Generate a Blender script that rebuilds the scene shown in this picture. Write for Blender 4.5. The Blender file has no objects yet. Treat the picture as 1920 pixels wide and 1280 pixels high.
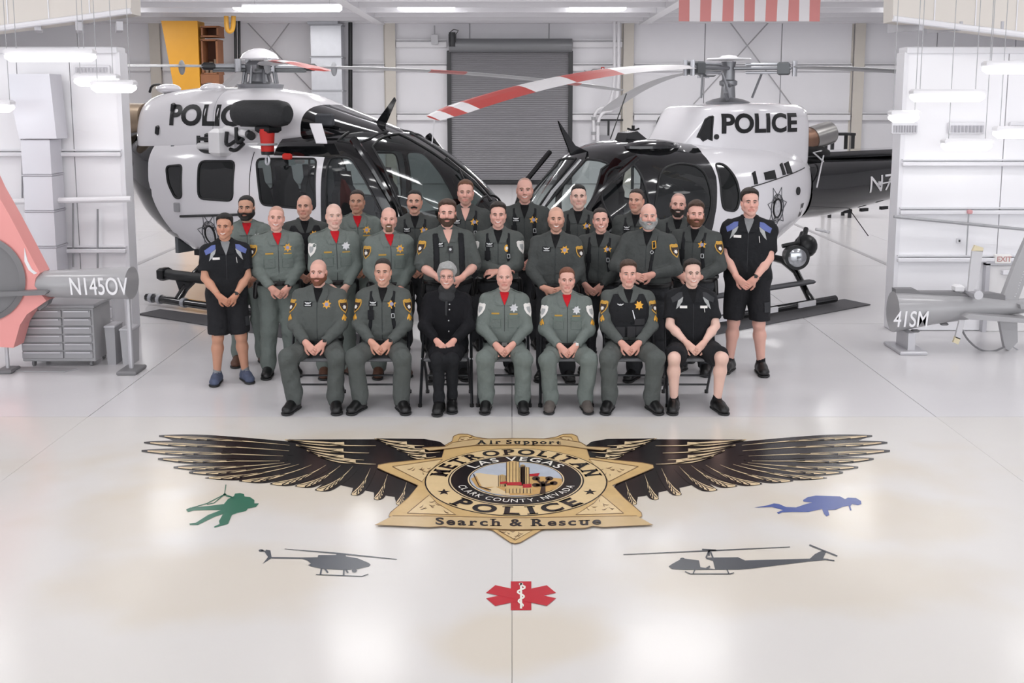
import bpy, bmesh, math, random
import numpy as np
from mathutils import Vector, Matrix
from mathutils.geometry import delaunay_2d_cdt

random.seed(7)
SC = bpy.context.scene
COL = SC.collection
PI = math.pi
def R(a): return math.radians(a)

# ------------------------------------------------------------------ camera, world, exposure
FPX, PCX, PCY, CAMH = 1900.0, 960.0, 440.0, 2.75
TH = math.atan(250 / FPX)
cd = bpy.data.cameras.new('camera')
cam = bpy.data.objects.new('camera', cd)
COL.objects.link(cam)
cam.location = (0, 0, CAMH)
cam.rotation_euler = (PI / 2 - TH, 0, 0)
cd.sensor_width = 36
cd.lens = 36 * FPX / 1920
cd.shift_y = -(640 - PCY) / 1920
cd.clip_end = 200
SC.camera = cam
SC.view_settings.view_transform = 'Standard'
SC.view_settings.look = 'None'
SC.view_settings.gamma = 1
SC.view_settings.use_curve_mapping = False
SC.view_settings.exposure = 0.12
LAMP_POWER = 13.0
W = bpy.data.worlds.new('daylight')
SC.world = W
W.use_nodes = True
W.node_tree.nodes['Background'].inputs[0].default_value = (0.95, 0.97, 1.0, 1)
W.node_tree.nodes['Background'].inputs[1].default_value = 2.3

_fw = np.array([0, math.cos(TH), -math.sin(TH)])
_up = np.array([0, math.sin(TH), math.cos(TH)])
_C = np.array([0, 0, CAMH])
def ray(px, py): return _fw * FPX + (px - PCX) * np.array([1., 0, 0]) - (py - PCY) * _up
def at(px, py, Y):                                   # photo pixel -> point at distance Y
    d = ray(px, py); return Vector(_C + d * (Y / d[1]))
def ground(px, py, z=0.0):                           # photo pixel -> point on the floor
    d = ray(px, py); return Vector(_C + d * ((z - CAMH) / d[2]))

# ------------------------------------------------------------------ materials
def lin(c):
    if isinstance(c, str):
        c = [int(c[i:i + 2], 16) / 255 for i in (1, 3, 5)]
    return tuple(x / 12.92 if x <= .04045 else ((x + .055) / 1.055) ** 2.4 for x in c[:3]) + (1,)
_M = {}
def mat(name, col, rough=.5, metal=0., coat=0., noise=0., nscale=20., bump=0., bscale=80., emit=None, spec=None):
    if name in _M: return _M[name]
    m = bpy.data.materials.new(name); m.use_nodes = True
    nt = m.node_tree; b = nt.nodes['Principled BSDF']
    c = lin(col)
    b.inputs['Base Color'].default_value = c
    b.inputs['Roughness'].default_value = rough
    b.inputs['Metallic'].default_value = metal
    if coat: b.inputs['Coat Weight'].default_value = coat; b.inputs['Coat Roughness'].default_value = .04
    if spec is not None: b.inputs['Specular IOR Level'].default_value = spec
    if emit:
        b.inputs['Emission Color'].default_value = (1, 1, 1, 1); b.inputs['Emission Strength'].default_value = emit
    if noise or bump:
        tc = nt.nodes.new('ShaderNodeTexCoord')
        if noise:
            n = nt.nodes.new('ShaderNodeTexNoise'); n.inputs['Scale'].default_value = nscale; n.inputs['Detail'].default_value = 5
            nt.links.new(tc.outputs['Object'], n.inputs['Vector'])
            mx = nt.nodes.new('ShaderNodeMix'); mx.data_type = 'RGBA'
            mx.inputs[6].default_value = tuple(max(0, v * (1 - noise)) for v in c[:3]) + (1,)
            mx.inputs[7].default_value = tuple(min(1, v * (1 + noise)) for v in c[:3]) + (1,)
            nt.links.new(n.outputs['Fac'], mx.inputs[0]); nt.links.new(mx.outputs[2], b.inputs['Base Color'])
        if bump:
            n2 = nt.nodes.new('ShaderNodeTexNoise'); n2.inputs['Scale'].default_value = bscale; n2.inputs['Detail'].default_value = 4
            nt.links.new(tc.outputs['Object'], n2.inputs['Vector'])
            bp = nt.nodes.new('ShaderNodeBump'); bp.inputs['Strength'].default_value = bump; bp.inputs['Distance'].default_value = .02
            nt.links.new(n2.outputs['Fac'], bp.inputs['Height']); nt.links.new(bp.outputs[0], b.inputs['Normal'])
    _M[name] = m
    return m
def vmat(name, rough=.5, spec=.4, bump=0.):          # colour from the mesh attribute "Col" (skin, lips, stubble)
    if name in _M: return _M[name]
    m = bpy.data.materials.new(name); m.use_nodes = True
    nt = m.node_tree; b = nt.nodes['Principled BSDF']
    a = nt.nodes.new('ShaderNodeVertexColor'); a.layer_name = 'Col'
    nt.links.new(a.outputs[0], b.inputs['Base Color'])
    b.inputs['Roughness'].default_value = rough; b.inputs['Specular IOR Level'].default_value = spec
    b.inputs['Subsurface Weight'].default_value = .08
    b.inputs['Subsurface Radius'].default_value = (.01, .004, .002)
    _M[name] = m
    return m
def glass(name, tint, alpha, rough=.02):
    if name in _M: return _M[name]
    m = bpy.data.materials.new(name); m.use_nodes = True
    nt = m.node_tree; nt.nodes.clear()
    o = nt.nodes.new('ShaderNodeOutputMaterial'); t = nt.nodes.new('ShaderNodeBsdfTransparent'); g = nt.nodes.new('ShaderNodeBsdfGlossy')
    lw = nt.nodes.new('ShaderNodeLayerWeight'); pw = nt.nodes.new('ShaderNodeMath'); pw.operation = 'POWER'; pw.inputs[1].default_value = 4.0; f = nt.nodes.new('ShaderNodeMath'); f.operation = 'MULTIPLY_ADD'; f.inputs[1].default_value = .8; f.inputs[2].default_value = .075
    nt.links.new(lw.outputs['Facing'], pw.inputs[0]); nt.links.new(pw.outputs[0], f.inputs[0])
    t.inputs[0].default_value = lin(tint); g.inputs['Roughness'].default_value = rough
    d = nt.nodes.new('ShaderNodeBsdfDiffuse'); d.inputs[0].default_value = (.012, .014, .014, 1)
    m1 = nt.nodes.new('ShaderNodeMixShader'); m1.inputs[0].default_value = alpha
    nt.links.new(t.outputs[0], m1.inputs[1]); nt.links.new(d.outputs[0], m1.inputs[2])
    mx = nt.nodes.new('ShaderNodeMixShader')
    nt.links.new(f.outputs[0], mx.inputs[0]); nt.links.new(m1.outputs[0], mx.inputs[1]); nt.links.new(g.outputs[0], mx.inputs[2])
    nt.links.new(mx.outputs[0], o.inputs[0])
    _M[name] = m
    return m

# ------------------------------------------------------------------ object helpers
def tag(o, label=None, cat=None, group=None, kind=None):
    if label: o['label'] = label
    if cat: o['category'] = cat
    if group: o['group'] = group
    if kind: o['kind'] = kind
    return o
def empty(name, loc=(0, 0, 0), rz=0., label=None, cat=None, group=None):
    o = bpy.data.objects.new(name, None); COL.objects.link(o)
    o.location = loc; o.rotation_euler = (0, 0, rz); o.empty_display_size = .1
    return tag(o, label, cat, group)
def link(name, me, m=None, parent=None, smooth=False, loc=None, rot=None):
    if m is not None:
        for x in (m if isinstance(m, (list, tuple)) else [m]): me.materials.append(x)
    if smooth: me.shade_smooth()
    o = bpy.data.objects.new(name, me); COL.objects.link(o)
    if parent: o.parent = parent
    if loc is not None: o.location = loc
    if rot is not None: o.rotation_euler = rot
    return o
def pyd(name, v, f, m=None, parent=None, smooth=False, mi=None):
    me = bpy.data.meshes.new(name)
    me.from_pydata([tuple(map(float, p)) for p in v], [], [tuple(map(int, q)) for q in f])
    if mi is not None: me.polygons.foreach_set('material_index', np.array(mi, dtype=np.int32))
    o = link(name, me, m, parent, smooth)
    return o
class MB:                                            # collects simple solids, builds ONE mesh object
    def __init__(s): s.v = []; s.f = []
    def add(s, v, f):
        n = len(s.v); s.v += [tuple(p) for p in v]; s.f += [tuple(i + n for i in q) for q in f]; return s
    def box(s, c, d, rot=None, taper=None, bev=0.):
        hx, hy, hz = d[0] / 2, d[1] / 2, d[2] / 2
        if bev:
            b = min(bev, hx * .9, hy * .9, hz * .9); vs = []
            for sz in (-1, 1):
                for (ix, iz) in ((b, 0), (0, b)) if sz < 0 else ((0, b), (b, 0)):
                    for (sx, sy) in ((-1, -1), (1, -1), (1, 1), (-1, 1)):
                        vs.append((sx * (hx - ix), sy * (hy - ix), sz * (hz - iz)))
            fs = [(3, 2, 1, 0), (12, 13, 14, 15)]
            for k in range(3):
                for j in range(4): fs.append((k * 4 + j, k * 4 + (j + 1) % 4, k * 4 + 4 + (j + 1) % 4, k * 4 + 4 + j))
        else:
            t = taper or (1, 1)
            vs = [(-hx, -hy, -hz), (hx, -hy, -hz), (hx, hy, -hz), (-hx, hy, -hz), (-hx * t[0], -hy * t[1], hz), (hx * t[0], -hy * t[1], hz), (hx * t[0], hy * t[1], hz), (-hx * t[0], hy * t[1], hz)]
            fs = [(3, 2, 1, 0), (4, 5, 6, 7), (0, 1, 5, 4), (1, 2, 6, 5), (2, 3, 7, 6), (3, 0, 4, 7)]
        c = Vector(c)
        M = rot if rot is not None else Matrix.Identity(3)
        return s.add([tuple(c + M @ Vector(p)) for p in vs], fs)
    def tube(s, pts, r, n=8, cap=True):
        pts = [Vector(p) for p in pts]; rr = r if isinstance(r, (list, tuple)) else [r] * len(pts)
        vs = []; fs = []; prev = None
        for i, p in enumerate(pts):
            t = (pts[min(i + 1, len(pts) - 1)] - pts[max(i - 1, 0)])
            t = t.normalized() if t.length > 1e-9 else Vector((0, 0, 1))
            if prev is None:
                a = t.orthogonal().normalized()
            else:
                a = prev - t * prev.dot(t); a = a.normalized() if a.length > 1e-6 else t.orthogonal().normalized()
            prev = a; b = t.cross(a)
            for k in range(n):
                q = 2 * PI * k / n; vs.append(tuple(p + (a * math.cos(q) + b * math.sin(q)) * rr[i]))
        for i in range(len(pts) - 1):
            for k in range(n): fs.append((i * n + k, i * n + (k + 1) % n, (i + 1) * n + (k + 1) % n, (i + 1) * n + k))
        if cap: fs.append(tuple(range(n - 1, -1, -1))); fs.append(tuple(range((len(pts) - 1) * n, len(pts) * n)))
        return s.add(vs, fs)
    def cyl(s, a, b, r, n=16, r2=None): return s.tube([a, b], [r, r if r2 is None else r2], n)
    def lathe(s, prof, c=(0, 0, 0), n=20, M=None):   # prof of (radius, z)
        vs = []; fs = []; c = Vector(c); M = M or Matrix.Identity(3)
        for (r, z) in prof:
            for k in range(n):
                q = 2 * PI * k / n; vs.append(tuple(c + M @ Vector((r * math.cos(q), r * math.sin(q), z))))
        for i in range(len(prof) - 1):
            for k in range(n): fs.append((i * n + k, i * n + (k + 1) % n, (i + 1) * n + (k + 1) % n, (i + 1) * n + k))
        fs.append(tuple(range(n - 1, -1, -1))); fs.append(tuple(range((len(prof) - 1) * n, len(prof) * n)))
        return s.add(vs, fs)
    def ell(s, c, r, n=14, M=None):
        prof = [(max(1e-4, math.cos(a)), math.sin(a)) for a in [R(-90 + 180 * i / (n // 2 + 1)) for i in range(n // 2 + 2)]]
        M = M or Matrix.Identity(3)
        return s.lathe(prof, c, n, M @ Matrix.Diagonal(Vector(r)))
    def prism(s, poly, n, d):                        # planar polygon (3D points) extruded by d along n
        poly = [Vector(p) for p in poly]; n = Vector(n) * d; k = len(poly)
        return s.add([tuple(p) for p in poly] + [tuple(p + n) for p in poly],
                     [tuple(range(k - 1, -1, -1)), tuple(range(k, 2 * k))] + [(i, (i + 1) % k, k + (i + 1) % k, k + i) for i in range(k)])
    def build(s, name, m, parent=None, smooth=False, auto=True):
        me = bpy.data.meshes.new(name); me.from_pydata(s.v, [], s.f)
        bm = bmesh.new(); bm.from_mesh(me); bmesh.ops.recalc_face_normals(bm, faces=bm.faces); bm.to_mesh(me); bm.free()
        if smooth:
            me.shade_smooth()
            if auto: me.set_sharp_from_angle(angle=R(38))
        return link(name, me, m, parent)
def rotz(a): return Matrix.Rotation(a, 3, 'Z')
def rotx(a): return Matrix.Rotation(a, 3, 'X')
def roty(a): return Matrix.Rotation(a, 3, 'Y')
def text_mesh(s, bold=0.0, shear=0.):                # letters as flat triangles, cap height about 0.7 x size 1
    cu = bpy.data.curves.new('letters', 'FONT'); cu.body = s; cu.size = 1; cu.offset = bold; cu.shear = shear; cu.resolution_u = 5
    o = bpy.data.objects.new('letters', cu); COL.objects.link(o)
    dg = bpy.context.evaluated_depsgraph_get(); dg.update()
    me = bpy.data.meshes.new_from_object(o.evaluated_get(dg))
    v = np.array([p.co[:2] for p in me.vertices]) if len(me.vertices) else np.zeros((0, 2)); f = [tuple(p.vertices) for p in me.polygons]
    bpy.data.objects.remove(o); bpy.data.curves.remove(cu); bpy.data.meshes.remove(me)
    return v, f
_GL = {}
def glyph(ch, bold=.02):
    if (ch, bold) not in _GL: _GL[(ch, bold)] = text_mesh(ch, bold)
    return _GL[(ch, bold)]
def smooth_poly(pts, it=2, closed=True):             # Chaikin corner rounding
    p = [np.array(q, float) for q in pts]
    for _ in range(it):
        q = []; n = len(p)
        for i in range(n if closed else n - 1):
            a, b = p[i], p[(i + 1) % n]; q += [a * .75 + b * .25, a * .25 + b * .75]
        if not closed: q = [p[0]] + q + [p[-1]]
        p = q
    return p
def round_corners(pts, r, k=4):                      # 2D polygon with rounded corners
    out = []; n = len(pts); P = [np.array(p, float) for p in pts]
    for i in range(n):
        a, b, c = P[i - 1], P[i], P[(i + 1) % n]
        u = (a - b); v = (c - b); lu, lv = np.linalg.norm(u), np.linalg.norm(v)
        d = min(r, lu * .45, lv * .45); p0 = b + u / lu * d; p1 = b + v / lv * d
        for t in np.linspace(0, 1, k + 1): out.append((1 - t) ** 2 * p0 + 2 * t * (1 - t) * b + t * t * p1)
    return out
# ------------------------------------------------------------------ common materials
WHITEWALL = mat('white_wall_panel', '#e6e5e9', .45, noise=.02, nscale=2)
WHITEMETAL = mat('white_painted_steel', '#e4e3e6', .4)
BEIGE = mat('beige_column_paint', '#cfc9c0', .5, noise=.04, nscale=3)
GALV = mat('galvanised_steel', '#c2c3c8', .32, .55, noise=.08, nscale=5)
DKGREY = mat('dark_grey_metal', '#3a3b3d', .45, .3)
BLACKM = mat('black_satin_metal', '#1d1e20', .35, .2)
BLKRUB = mat('black_rubber', '#1c1c1d', .75)
GREYPIPE = mat('grey_pipe', '#a9a9ac', .4, .3)
REDPAINT = mat('red_paint', '#c8281f', .4)
LAMPGLOW = mat('lamp_diffuser_glow', '#ffffff', .4, emit=9.0)

# ------------------------------------------------------------------ lamps (the room's own light)
def lamp(p, L, depth=.26, top=5.42, power=None, label=None, group='hanging strip lights', light=True, name='ceiling_light', glow=None):
    o = empty(name, p, 0, label, 'light', group)
    MB().box((0, 0, .075), (L, depth * .8, .07), bev=.02).build('housing', WHITEMETAL, o)
    m = MB(); n = 10
    prof = [(-depth / 2 * math.cos(PI * k / n), -.07 * math.sin(PI * k / n) ** .7) for k in range(n + 1)]
    vs = []; fs = []
    xs = [-L / 2, -L / 2 + .05, L / 2 - .05, L / 2]; sc = [.55, 1, 1, .55]
    for x, s in zip(xs, sc):
        for (y, z) in prof: vs.append((x, y * s, z * s + .04))
    k = n + 1
    for i in range(3):
        for j in range(n): fs.append((i * k + j, i * k + j + 1, (i + 1) * k + j + 1, (i + 1) * k + j))
    fs.append(tuple(range(k))); fs.append(tuple(range(3 * k, 4 * k))[::-1])
    m.add(vs, fs); m.build('diffuser', glow or LAMPGLOW, o, True)
    if top - p[2] > .2:
        for s in (-1, 1): MB().cyl((s * L * .38, 0, .1), (s * L * .38, 0, top - p[2]), .004, 6).build('hanger_rod', GREYPIPE, o)
    if light:
        ld = bpy.data.lights.new('lamp_light', 'AREA'); ld.shape = 'RECTANGLE'; ld.size = L * .95; ld.size_y = depth
        ld.energy = power or LAMP_POWER; ld.color = (1, .985, .96)
        lo = bpy.data.objects.new('lamp_light', ld); COL.objects.link(lo); lo.parent = o; lo.location = (0, 0, -.05)
    return o

CEIL = 5.45
for iy, y in enumerate((3.2, 6.2, 9.6, 14., 19., 24., 29.)):
    for ix, x in enumerate((-11.5, -7., -2.4, 2.4, 7., 11.5)):
        lamp((x, y, CEIL - .14), 1.6, .42, power=LAMP_POWER * (.3 if y < 5 else .6 if y < 8 else .9 if y < 12 else 1.7 if y < 20 else 4.2), label='white ceiling strip light, %s from the left in the %s row from the front' % (('first', 'second', 'third', 'fourth', 'fifth', 'sixth')[ix], ('first', 'second', 'third', 'fourth', 'fifth', 'sixth', 'last')[iy]), group='strip lights under the ceiling')

# ------------------------------------------------------------------ floor: base with separate epoxy slabs and recessed joints
def slab_mat(name, warm):
    m = mat(name, '#dfdcd8' if warm else '#dddbdd', .19, noise=.015, nscale=.8)
    nt = m.node_tree; b = nt.nodes['Principled BSDF']
    b.inputs['Specular IOR Level'].default_value = .5
    tc = nt.nodes.new('ShaderNodeTexCoord')
    n = nt.nodes.new('ShaderNodeTexNoise'); n.inputs['Scale'].default_value = 2.6; n.inputs['Detail'].default_value = 3
    nt.links.new(tc.outputs['Object'], n.inputs['Vector'])
    bp = nt.nodes.new('ShaderNodeBump'); bp.inputs['Strength'].default_value = .10; bp.inputs['Distance'].default_value = .02
    nt.links.new(n.outputs['Fac'], bp.inputs['Height']); nt.links.new(bp.outputs[0], b.inputs['Normal'])
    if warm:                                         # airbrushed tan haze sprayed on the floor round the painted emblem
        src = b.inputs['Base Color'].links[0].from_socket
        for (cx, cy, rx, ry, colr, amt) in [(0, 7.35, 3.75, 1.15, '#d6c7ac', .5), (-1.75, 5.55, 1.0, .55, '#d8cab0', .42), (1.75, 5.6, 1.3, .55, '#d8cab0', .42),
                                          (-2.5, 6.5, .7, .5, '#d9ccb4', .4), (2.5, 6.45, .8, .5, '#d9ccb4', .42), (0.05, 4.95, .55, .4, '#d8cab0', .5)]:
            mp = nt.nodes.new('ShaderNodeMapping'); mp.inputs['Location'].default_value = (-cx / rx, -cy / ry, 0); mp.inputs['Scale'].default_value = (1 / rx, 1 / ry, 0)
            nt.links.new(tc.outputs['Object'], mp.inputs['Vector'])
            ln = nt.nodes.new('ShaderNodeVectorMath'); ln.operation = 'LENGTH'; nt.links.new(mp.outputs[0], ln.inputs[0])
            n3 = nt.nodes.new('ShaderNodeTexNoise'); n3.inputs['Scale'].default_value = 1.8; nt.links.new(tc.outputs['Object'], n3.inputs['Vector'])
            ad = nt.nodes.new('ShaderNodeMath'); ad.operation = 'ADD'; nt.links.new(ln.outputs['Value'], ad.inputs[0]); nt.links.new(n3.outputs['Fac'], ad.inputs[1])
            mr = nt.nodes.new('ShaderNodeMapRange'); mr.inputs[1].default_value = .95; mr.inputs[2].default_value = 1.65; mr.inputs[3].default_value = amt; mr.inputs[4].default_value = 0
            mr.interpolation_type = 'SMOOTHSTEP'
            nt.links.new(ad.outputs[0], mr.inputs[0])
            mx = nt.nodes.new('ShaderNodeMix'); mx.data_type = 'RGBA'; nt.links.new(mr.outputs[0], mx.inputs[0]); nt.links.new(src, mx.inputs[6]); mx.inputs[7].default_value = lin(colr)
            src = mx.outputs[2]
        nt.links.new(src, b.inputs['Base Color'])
    return m
FLOOR = MB().box((0, 13, -.06), (44, 46, .1)).build('floor', mat('floor_joint_grey', '#8d8c90', .6)); tag(FLOOR, kind='structure')
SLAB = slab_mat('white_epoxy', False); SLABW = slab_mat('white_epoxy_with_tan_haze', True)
fx = [-21, -18.65, -14.92, -11.19, -7.46, -3.73, 0.0, 3.73, 7.46, 11.19, 14.92, 18.65, 21]; fy = [-9.5, 0, 8.63, 12.39, 16.9, 21.6, 26, 30, 35.2]
for i in range(len(fx) - 1):
    for j in range(len(fy) - 1):
        g = .004 if j > 1 else .0013
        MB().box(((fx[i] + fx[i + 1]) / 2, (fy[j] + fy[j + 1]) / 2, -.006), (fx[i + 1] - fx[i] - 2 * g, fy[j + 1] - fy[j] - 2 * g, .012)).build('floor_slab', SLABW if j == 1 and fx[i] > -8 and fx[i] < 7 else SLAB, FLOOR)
for s in (-1, 1):                                    # grey drain covers that run back along both sides
    o = MB().box((s * 6.38, 23.7, .003), (.09, 20, .006)).build('trim_1' if s < 0 else 'trim_2', mat('grey_drain_strip', '#a3a1a4', .5)); tag(o, kind='structure')

# ------------------------------------------------------------------ shell
YB = 33.9
WALLB = MB().box((0, YB + .25, 2.9), (42.4, .3, 5.8)).build('wall_back', mat('wall_seam_grey', '#b9b8bd', .7)); tag(WALLB, kind='structure')
xs = []
colx = [-19.5, -11.72, -4.0, 3.83, 11.42, 19.2]
for a, b in zip([-21] + colx, colx + [21]):
    nn = max(1, round((b - a) / 2.6)); xs += [a + (b - a) * k / nn for k in range(nn)]
xs.append(21); zs = [0, 2.25, 3.83, 5.6]
for i in range(len(xs) - 1):
    for j in range(3):
        MB().box(((xs[i] + xs[i + 1]) / 2, YB + .07, (zs[j] + zs[j + 1]) / 2), (xs[i + 1] - xs[i] - .03, .06, zs[j + 1] - zs[j] - .02), bev=.012).build('wall_panel', WHITEWALL, WALLB)
for x in colx:
    m = MB(); m.box((x, YB - .12, 2.75), (.34, .04, 5.5)); m.box((x, YB - .02, 2.75), (.05, .2, 5.5)); m.box((x - .2, YB + .02, 2.75), (.05, .05, 5.5))
    m.build('column', BEIGE, WALLB)
def girt(x0, x1, z, h=.19):
    m = MB(); m.box(((x0 + x1) / 2, YB - .06, z), (x1 - x0, .16, h), bev=.02); m.box(((x0 + x1) / 2, YB - .05, z + h / 2 + .05), (x1 - x0, .1, .03)); m.build('girt', WHITEMETAL, WALLB)
for a, b in [(-21, -11.9), (-11.5, -4.2), (-3.8, -2.15), (2.0, 3.6), (4.05, 11.2), (11.6, 21)]:
    girt(a, b, 3.83); girt(a, b, 2.22)
girt(-3.8, -2.15, 4.6); girt(2.0, 3.62, 4.6)
MB().box((0, YB - .15, 5.36), (42, .4, .16), bev=.02).build('eave_beam', WHITEMETAL, WALLB)
for (p, q) in [((452, 30), (606, 192)), ((552, 30), (490, 115)), ((1360, 30), (1486, 200)), ((1452, 30), (1296, 200))]:
    a = at(p[0], p[1], YB - .25); b = at(q[0], q[1], YB - .25); MB().cyl(a, b, .022, 6).build('brace_rod', GREYPIPE, WALLB)
for s, nm in ((-1, 'wall_left'), (1, 'wall_right')):
    o = MB().box((s * 21.15, 14, 2.9), (.3, 41, 5.8)).build(nm, WHITEWALL); tag(o, kind='structure')
CE = MB().box((0, 14.5, CEIL + .12), (42.4, 41, .2)).build('ceiling', mat('ceiling_insulation', '#d6d5d9', .7, noise=.04, nscale=1.2)); tag(CE, kind='structure')
for y in (20.2, 23, 26.4, 28, 29.6, 31.2, 32.6): MB().box((0, y, CEIL - .08), (42, .08, .2)).build('purlin', WHITEMETAL, CE)
for x in (-14, -4.3, 4.3, 14): MB().box((x, 27, CEIL - .12), (.3, 13.4, .2)).build('rafter', WHITEMETAL, CE)

# roll-up door
RD = empty('door_1', (0, 0, 0)); tag(RD, kind='structure')
DX0, DX1 = -2.0, 1.86
m = MB(); vs = []; fs = []; n = 62
for k in range(n * 3 + 1):
    z = .14 + 4.3 * k / (n * 3); y = YB - .1 - (.028 if k % 3 == 1 else .02 if k % 3 == 2 else 0)
    vs += [(DX0, y, z), (DX1, y, z)]
for k in range(n * 3): fs.append((2 * k, 2 * k + 1, 2 * k + 3, 2 * k + 2))
m.add(vs, fs); c = m.build('door_curtain', mat('grey_door_slats', '#8f8e92', .5, .1), RD); tag(c, kind='stuff')
for x in (DX0 - .07, DX1 + .07): MB().box((x, YB - .12, 2.2), (.14, .14, 4.4), bev=.02).build('guide_rail', DKGREY, RD)
MB().box(((DX0 + DX1) / 2, YB - .14, .08), (DX1 - DX0 + .1, .12, .14), bev=.02).build('bottom_bar', DKGREY, RD)
m = MB(); m.cyl((DX0 - .05, YB - .3, 4.56), (DX1 + .1, YB - .3, 4.56), .22, 24); m.build('door_hood', mat('grey_door_hood', '#7f8083', .4, .2), RD, True)
for k in range(2): MB().box((DX0 + .9 + 1.8 * k, YB - .215, .09), (.1, .03, .05)).build('latch', BLACKM, RD)
o = empty('door_motor', at(848, 76, YB - .45), 0, 'black motor unit at the top left corner of the grey roll-up door', 'motor')
MB().box((0, .1, .02), (.24, .3, .42), bev=.03).build('motor_case', BLACKM, o); MB().cyl((0, -.02, -.2), (0, -.02, .26), .11, 14).build('motor_can', DKGREY, o)
MB().tube([(.12, 0, .2), (.2, 0, .32), (.05, 0, .36), (-.1, .1, .25)], .015, 6).build('motor_cable', BLKRUB, o)
o = empty('control_box', at(815, 74, YB - .22), 0, 'small light grey electrical box on the girt left of the door motor', 'electrical box')
MB().box((0, 0, 0), (.22, .12, .34), bev=.02).build('box_case', mat('light_grey_box', '#c4c4c8', .4), o); MB().cyl((0, 0, .17), (0, 0, .45), .02).build('conduit', GREYPIPE, o)

# pipes and boxes on the back wall
o = empty('pipe_run', (0, 0, 0), 0, 'two white pipes that jog sideways down the back wall right of the door', 'pipe')
for (pts, w) in [([(1152, 40), (1152, 199), (1113, 203), (1113, 262)], .05), ([(1160, 40), (1160, 207), (1121, 210), (1121, 276)], .055)]:
    P = [at(p[0], p[1], YB - .55) for p in pts]; MB().tube(smooth_poly([tuple(p) for p in P], 2, False), w, 10).build('pipe', WHITEMETAL, o, True)
for p in ((1113, 222), (1121, 232), (1113, 250)): q = at(p[0], p[1], YB - .55); MB().cyl(q - Vector((0, 0, .05)), q + Vector((0, 0, .05)), .075, 12).build('pipe_collar', GREYPIPE, o)
o = empty('meter_box', at(1131, 266, YB - .2), 0, 'grey metal meter box below the white pipes on the back wall', 'electrical box')
MB().box((0, 0, 0), (.46, .3, .42), bev=.02).build('box_case', mat('meter_grey', '#a2a1a6', .45), o)
for x in (-.17, .17): MB().cyl((x, 0, .2), (x, 0, .72), .035).build('conduit', DKGREY, o)
MB().tube([(-.17, 0, .72), (.65, 0, .72)], .03, 6).build('conduit', DKGREY, o)
o = empty('wall_alarm', at(1130, 129, YB - .25), 0, 'small red alarm box on the back wall beside the white pipes', 'alarm')
MB().box((0, 0, 0), (.11, .08, .12), bev=.015).build('alarm_case', REDPAINT, o); MB().cyl((0, -.03, 0), (0, -.07, 0), .03, 10).build('alarm_lens', WHITEMETAL, o)
m = MB(); m.tube([at(1095, 132, YB - .2), at(1104, 136, YB - .2), at(1112, 130, YB - .2), at(1210, 130, YB - .2)], .02, 6); o = m.build('wall_conduit', GREYPIPE); tag(o, 'thin grey conduit running sideways from the red alarm box', 'pipe')
o = MB().cyl(at(657, 42, YB - .55), at(657, 250, YB - .55), .07, 10).build('standpipe', BLACKM); tag(o, 'black vertical pipe on the back wall right of the silver duct', 'pipe')
WN = empty('window_1', at(1248, 250, YB - .02)); tag(WN, kind='structure')
MB().box((0, .02, 0), (.6, .03, .5)).build('pane', mat('blue_grey_glass', '#6f7f9c', .1), WN)
for (c, d) in [((0, -.02, .28), (.76, .1, .08)), ((0, -.02, -.28), (.76, .1, .08)), ((-.34, -.02, 0), (.08, .1, .5)), ((.34, -.02, 0), (.08, .1, .5))]: MB().box(c, d).build('window_frame', WHITEMETAL, WN)
# silver air duct
o = empty('air_duct', at(615, 110, YB - .5), 0, 'silver rectangular air duct running down the back wall behind the left helicopter', 'duct')
for z, h in ((1.32, .5), (.55, 1.0), (-.5, 1.06), (-1.55, 1.0)): MB().box((-.1 if z > 1.2 else 0, 0, z), (.98, .62, h), bev=.02).build('duct_section', GALV, o)
for z in (1.06, .03, -1.04): MB().box((0, 0, z), (1.05, .68, .05)).build('duct_flange', mat('duct_flange', '#a6a7ac', .4, .4), o)
# yellow stand with wooden boxes
o = empty('yellow_stand', (at(345, 150, 31).x, 31, 0), 0, 'tall yellow panelled stand with open wooden boxes behind the left helicopter', 'stand')
YEL = mat('yellow_paint', '#d79a2b', .5, noise=.05, nscale=4); WOOD = mat('brown_plywood', '#8a5a3c', .65, noise=.15, nscale=8); WOODD = mat('dark_brown_box_inside', '#5a3524', .7)
pz = lambda px, py: at(px, py, 31) - o.location
m = MB(); m.prism([pz(302, 39), pz(370, 39), pz(375, 160), (pz(376, 345).x, 0, 0), (pz(335, 345).x, 0, 0), pz(327, 170)], (0, 1, 0), .7); m.build('side_panel', YEL, o)
for (y0, y1) in ((50, 68), (75, 138)):
    a, b = pz(378, y0), pz(408, y1); cx, cz = (a.x + b.x) / 2, (a.z + b.z) / 2; w, h = b.x - a.x, a.z - b.z
    MB().box((cx, .55, cz), (w, .04, h)).build('box_back', WOODD, o)
    for c, d in [((cx, .3, cz + h / 2), (w + .08, .6, .05)), ((cx, .3, cz - h / 2), (w + .08, .6, .05)), ((cx - w / 2, .3, cz), (.05, .6, h)), ((cx + w / 2, .3, cz), (.06, .6, h))]: MB().box(c, d).build('box_board', WOOD, o)
a, b = pz(376, 139), pz(411, 157); MB().box(((a.x + b.x) / 2, .25, (a.z + b.z) / 2), (b.x - a.x, .5, a.z - b.z)).build('lower_board', WOOD, o)
a = pz(394, 345); MB().box((a.x, .3, (a.z + pz(394, 157).z) / 2), (.5, .4, pz(394, 157).z - a.z)).build('post', WOOD, o)
for k in range(3):
    q = pz(384 + 9 * k, 128); MB().cyl(q + Vector((0, .2, -.15)), q + Vector((0, .2, .12 + .08 * k)), .06, 10).build('jar', mat('dull_tin', '#8d7a66', .5), o)
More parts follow.
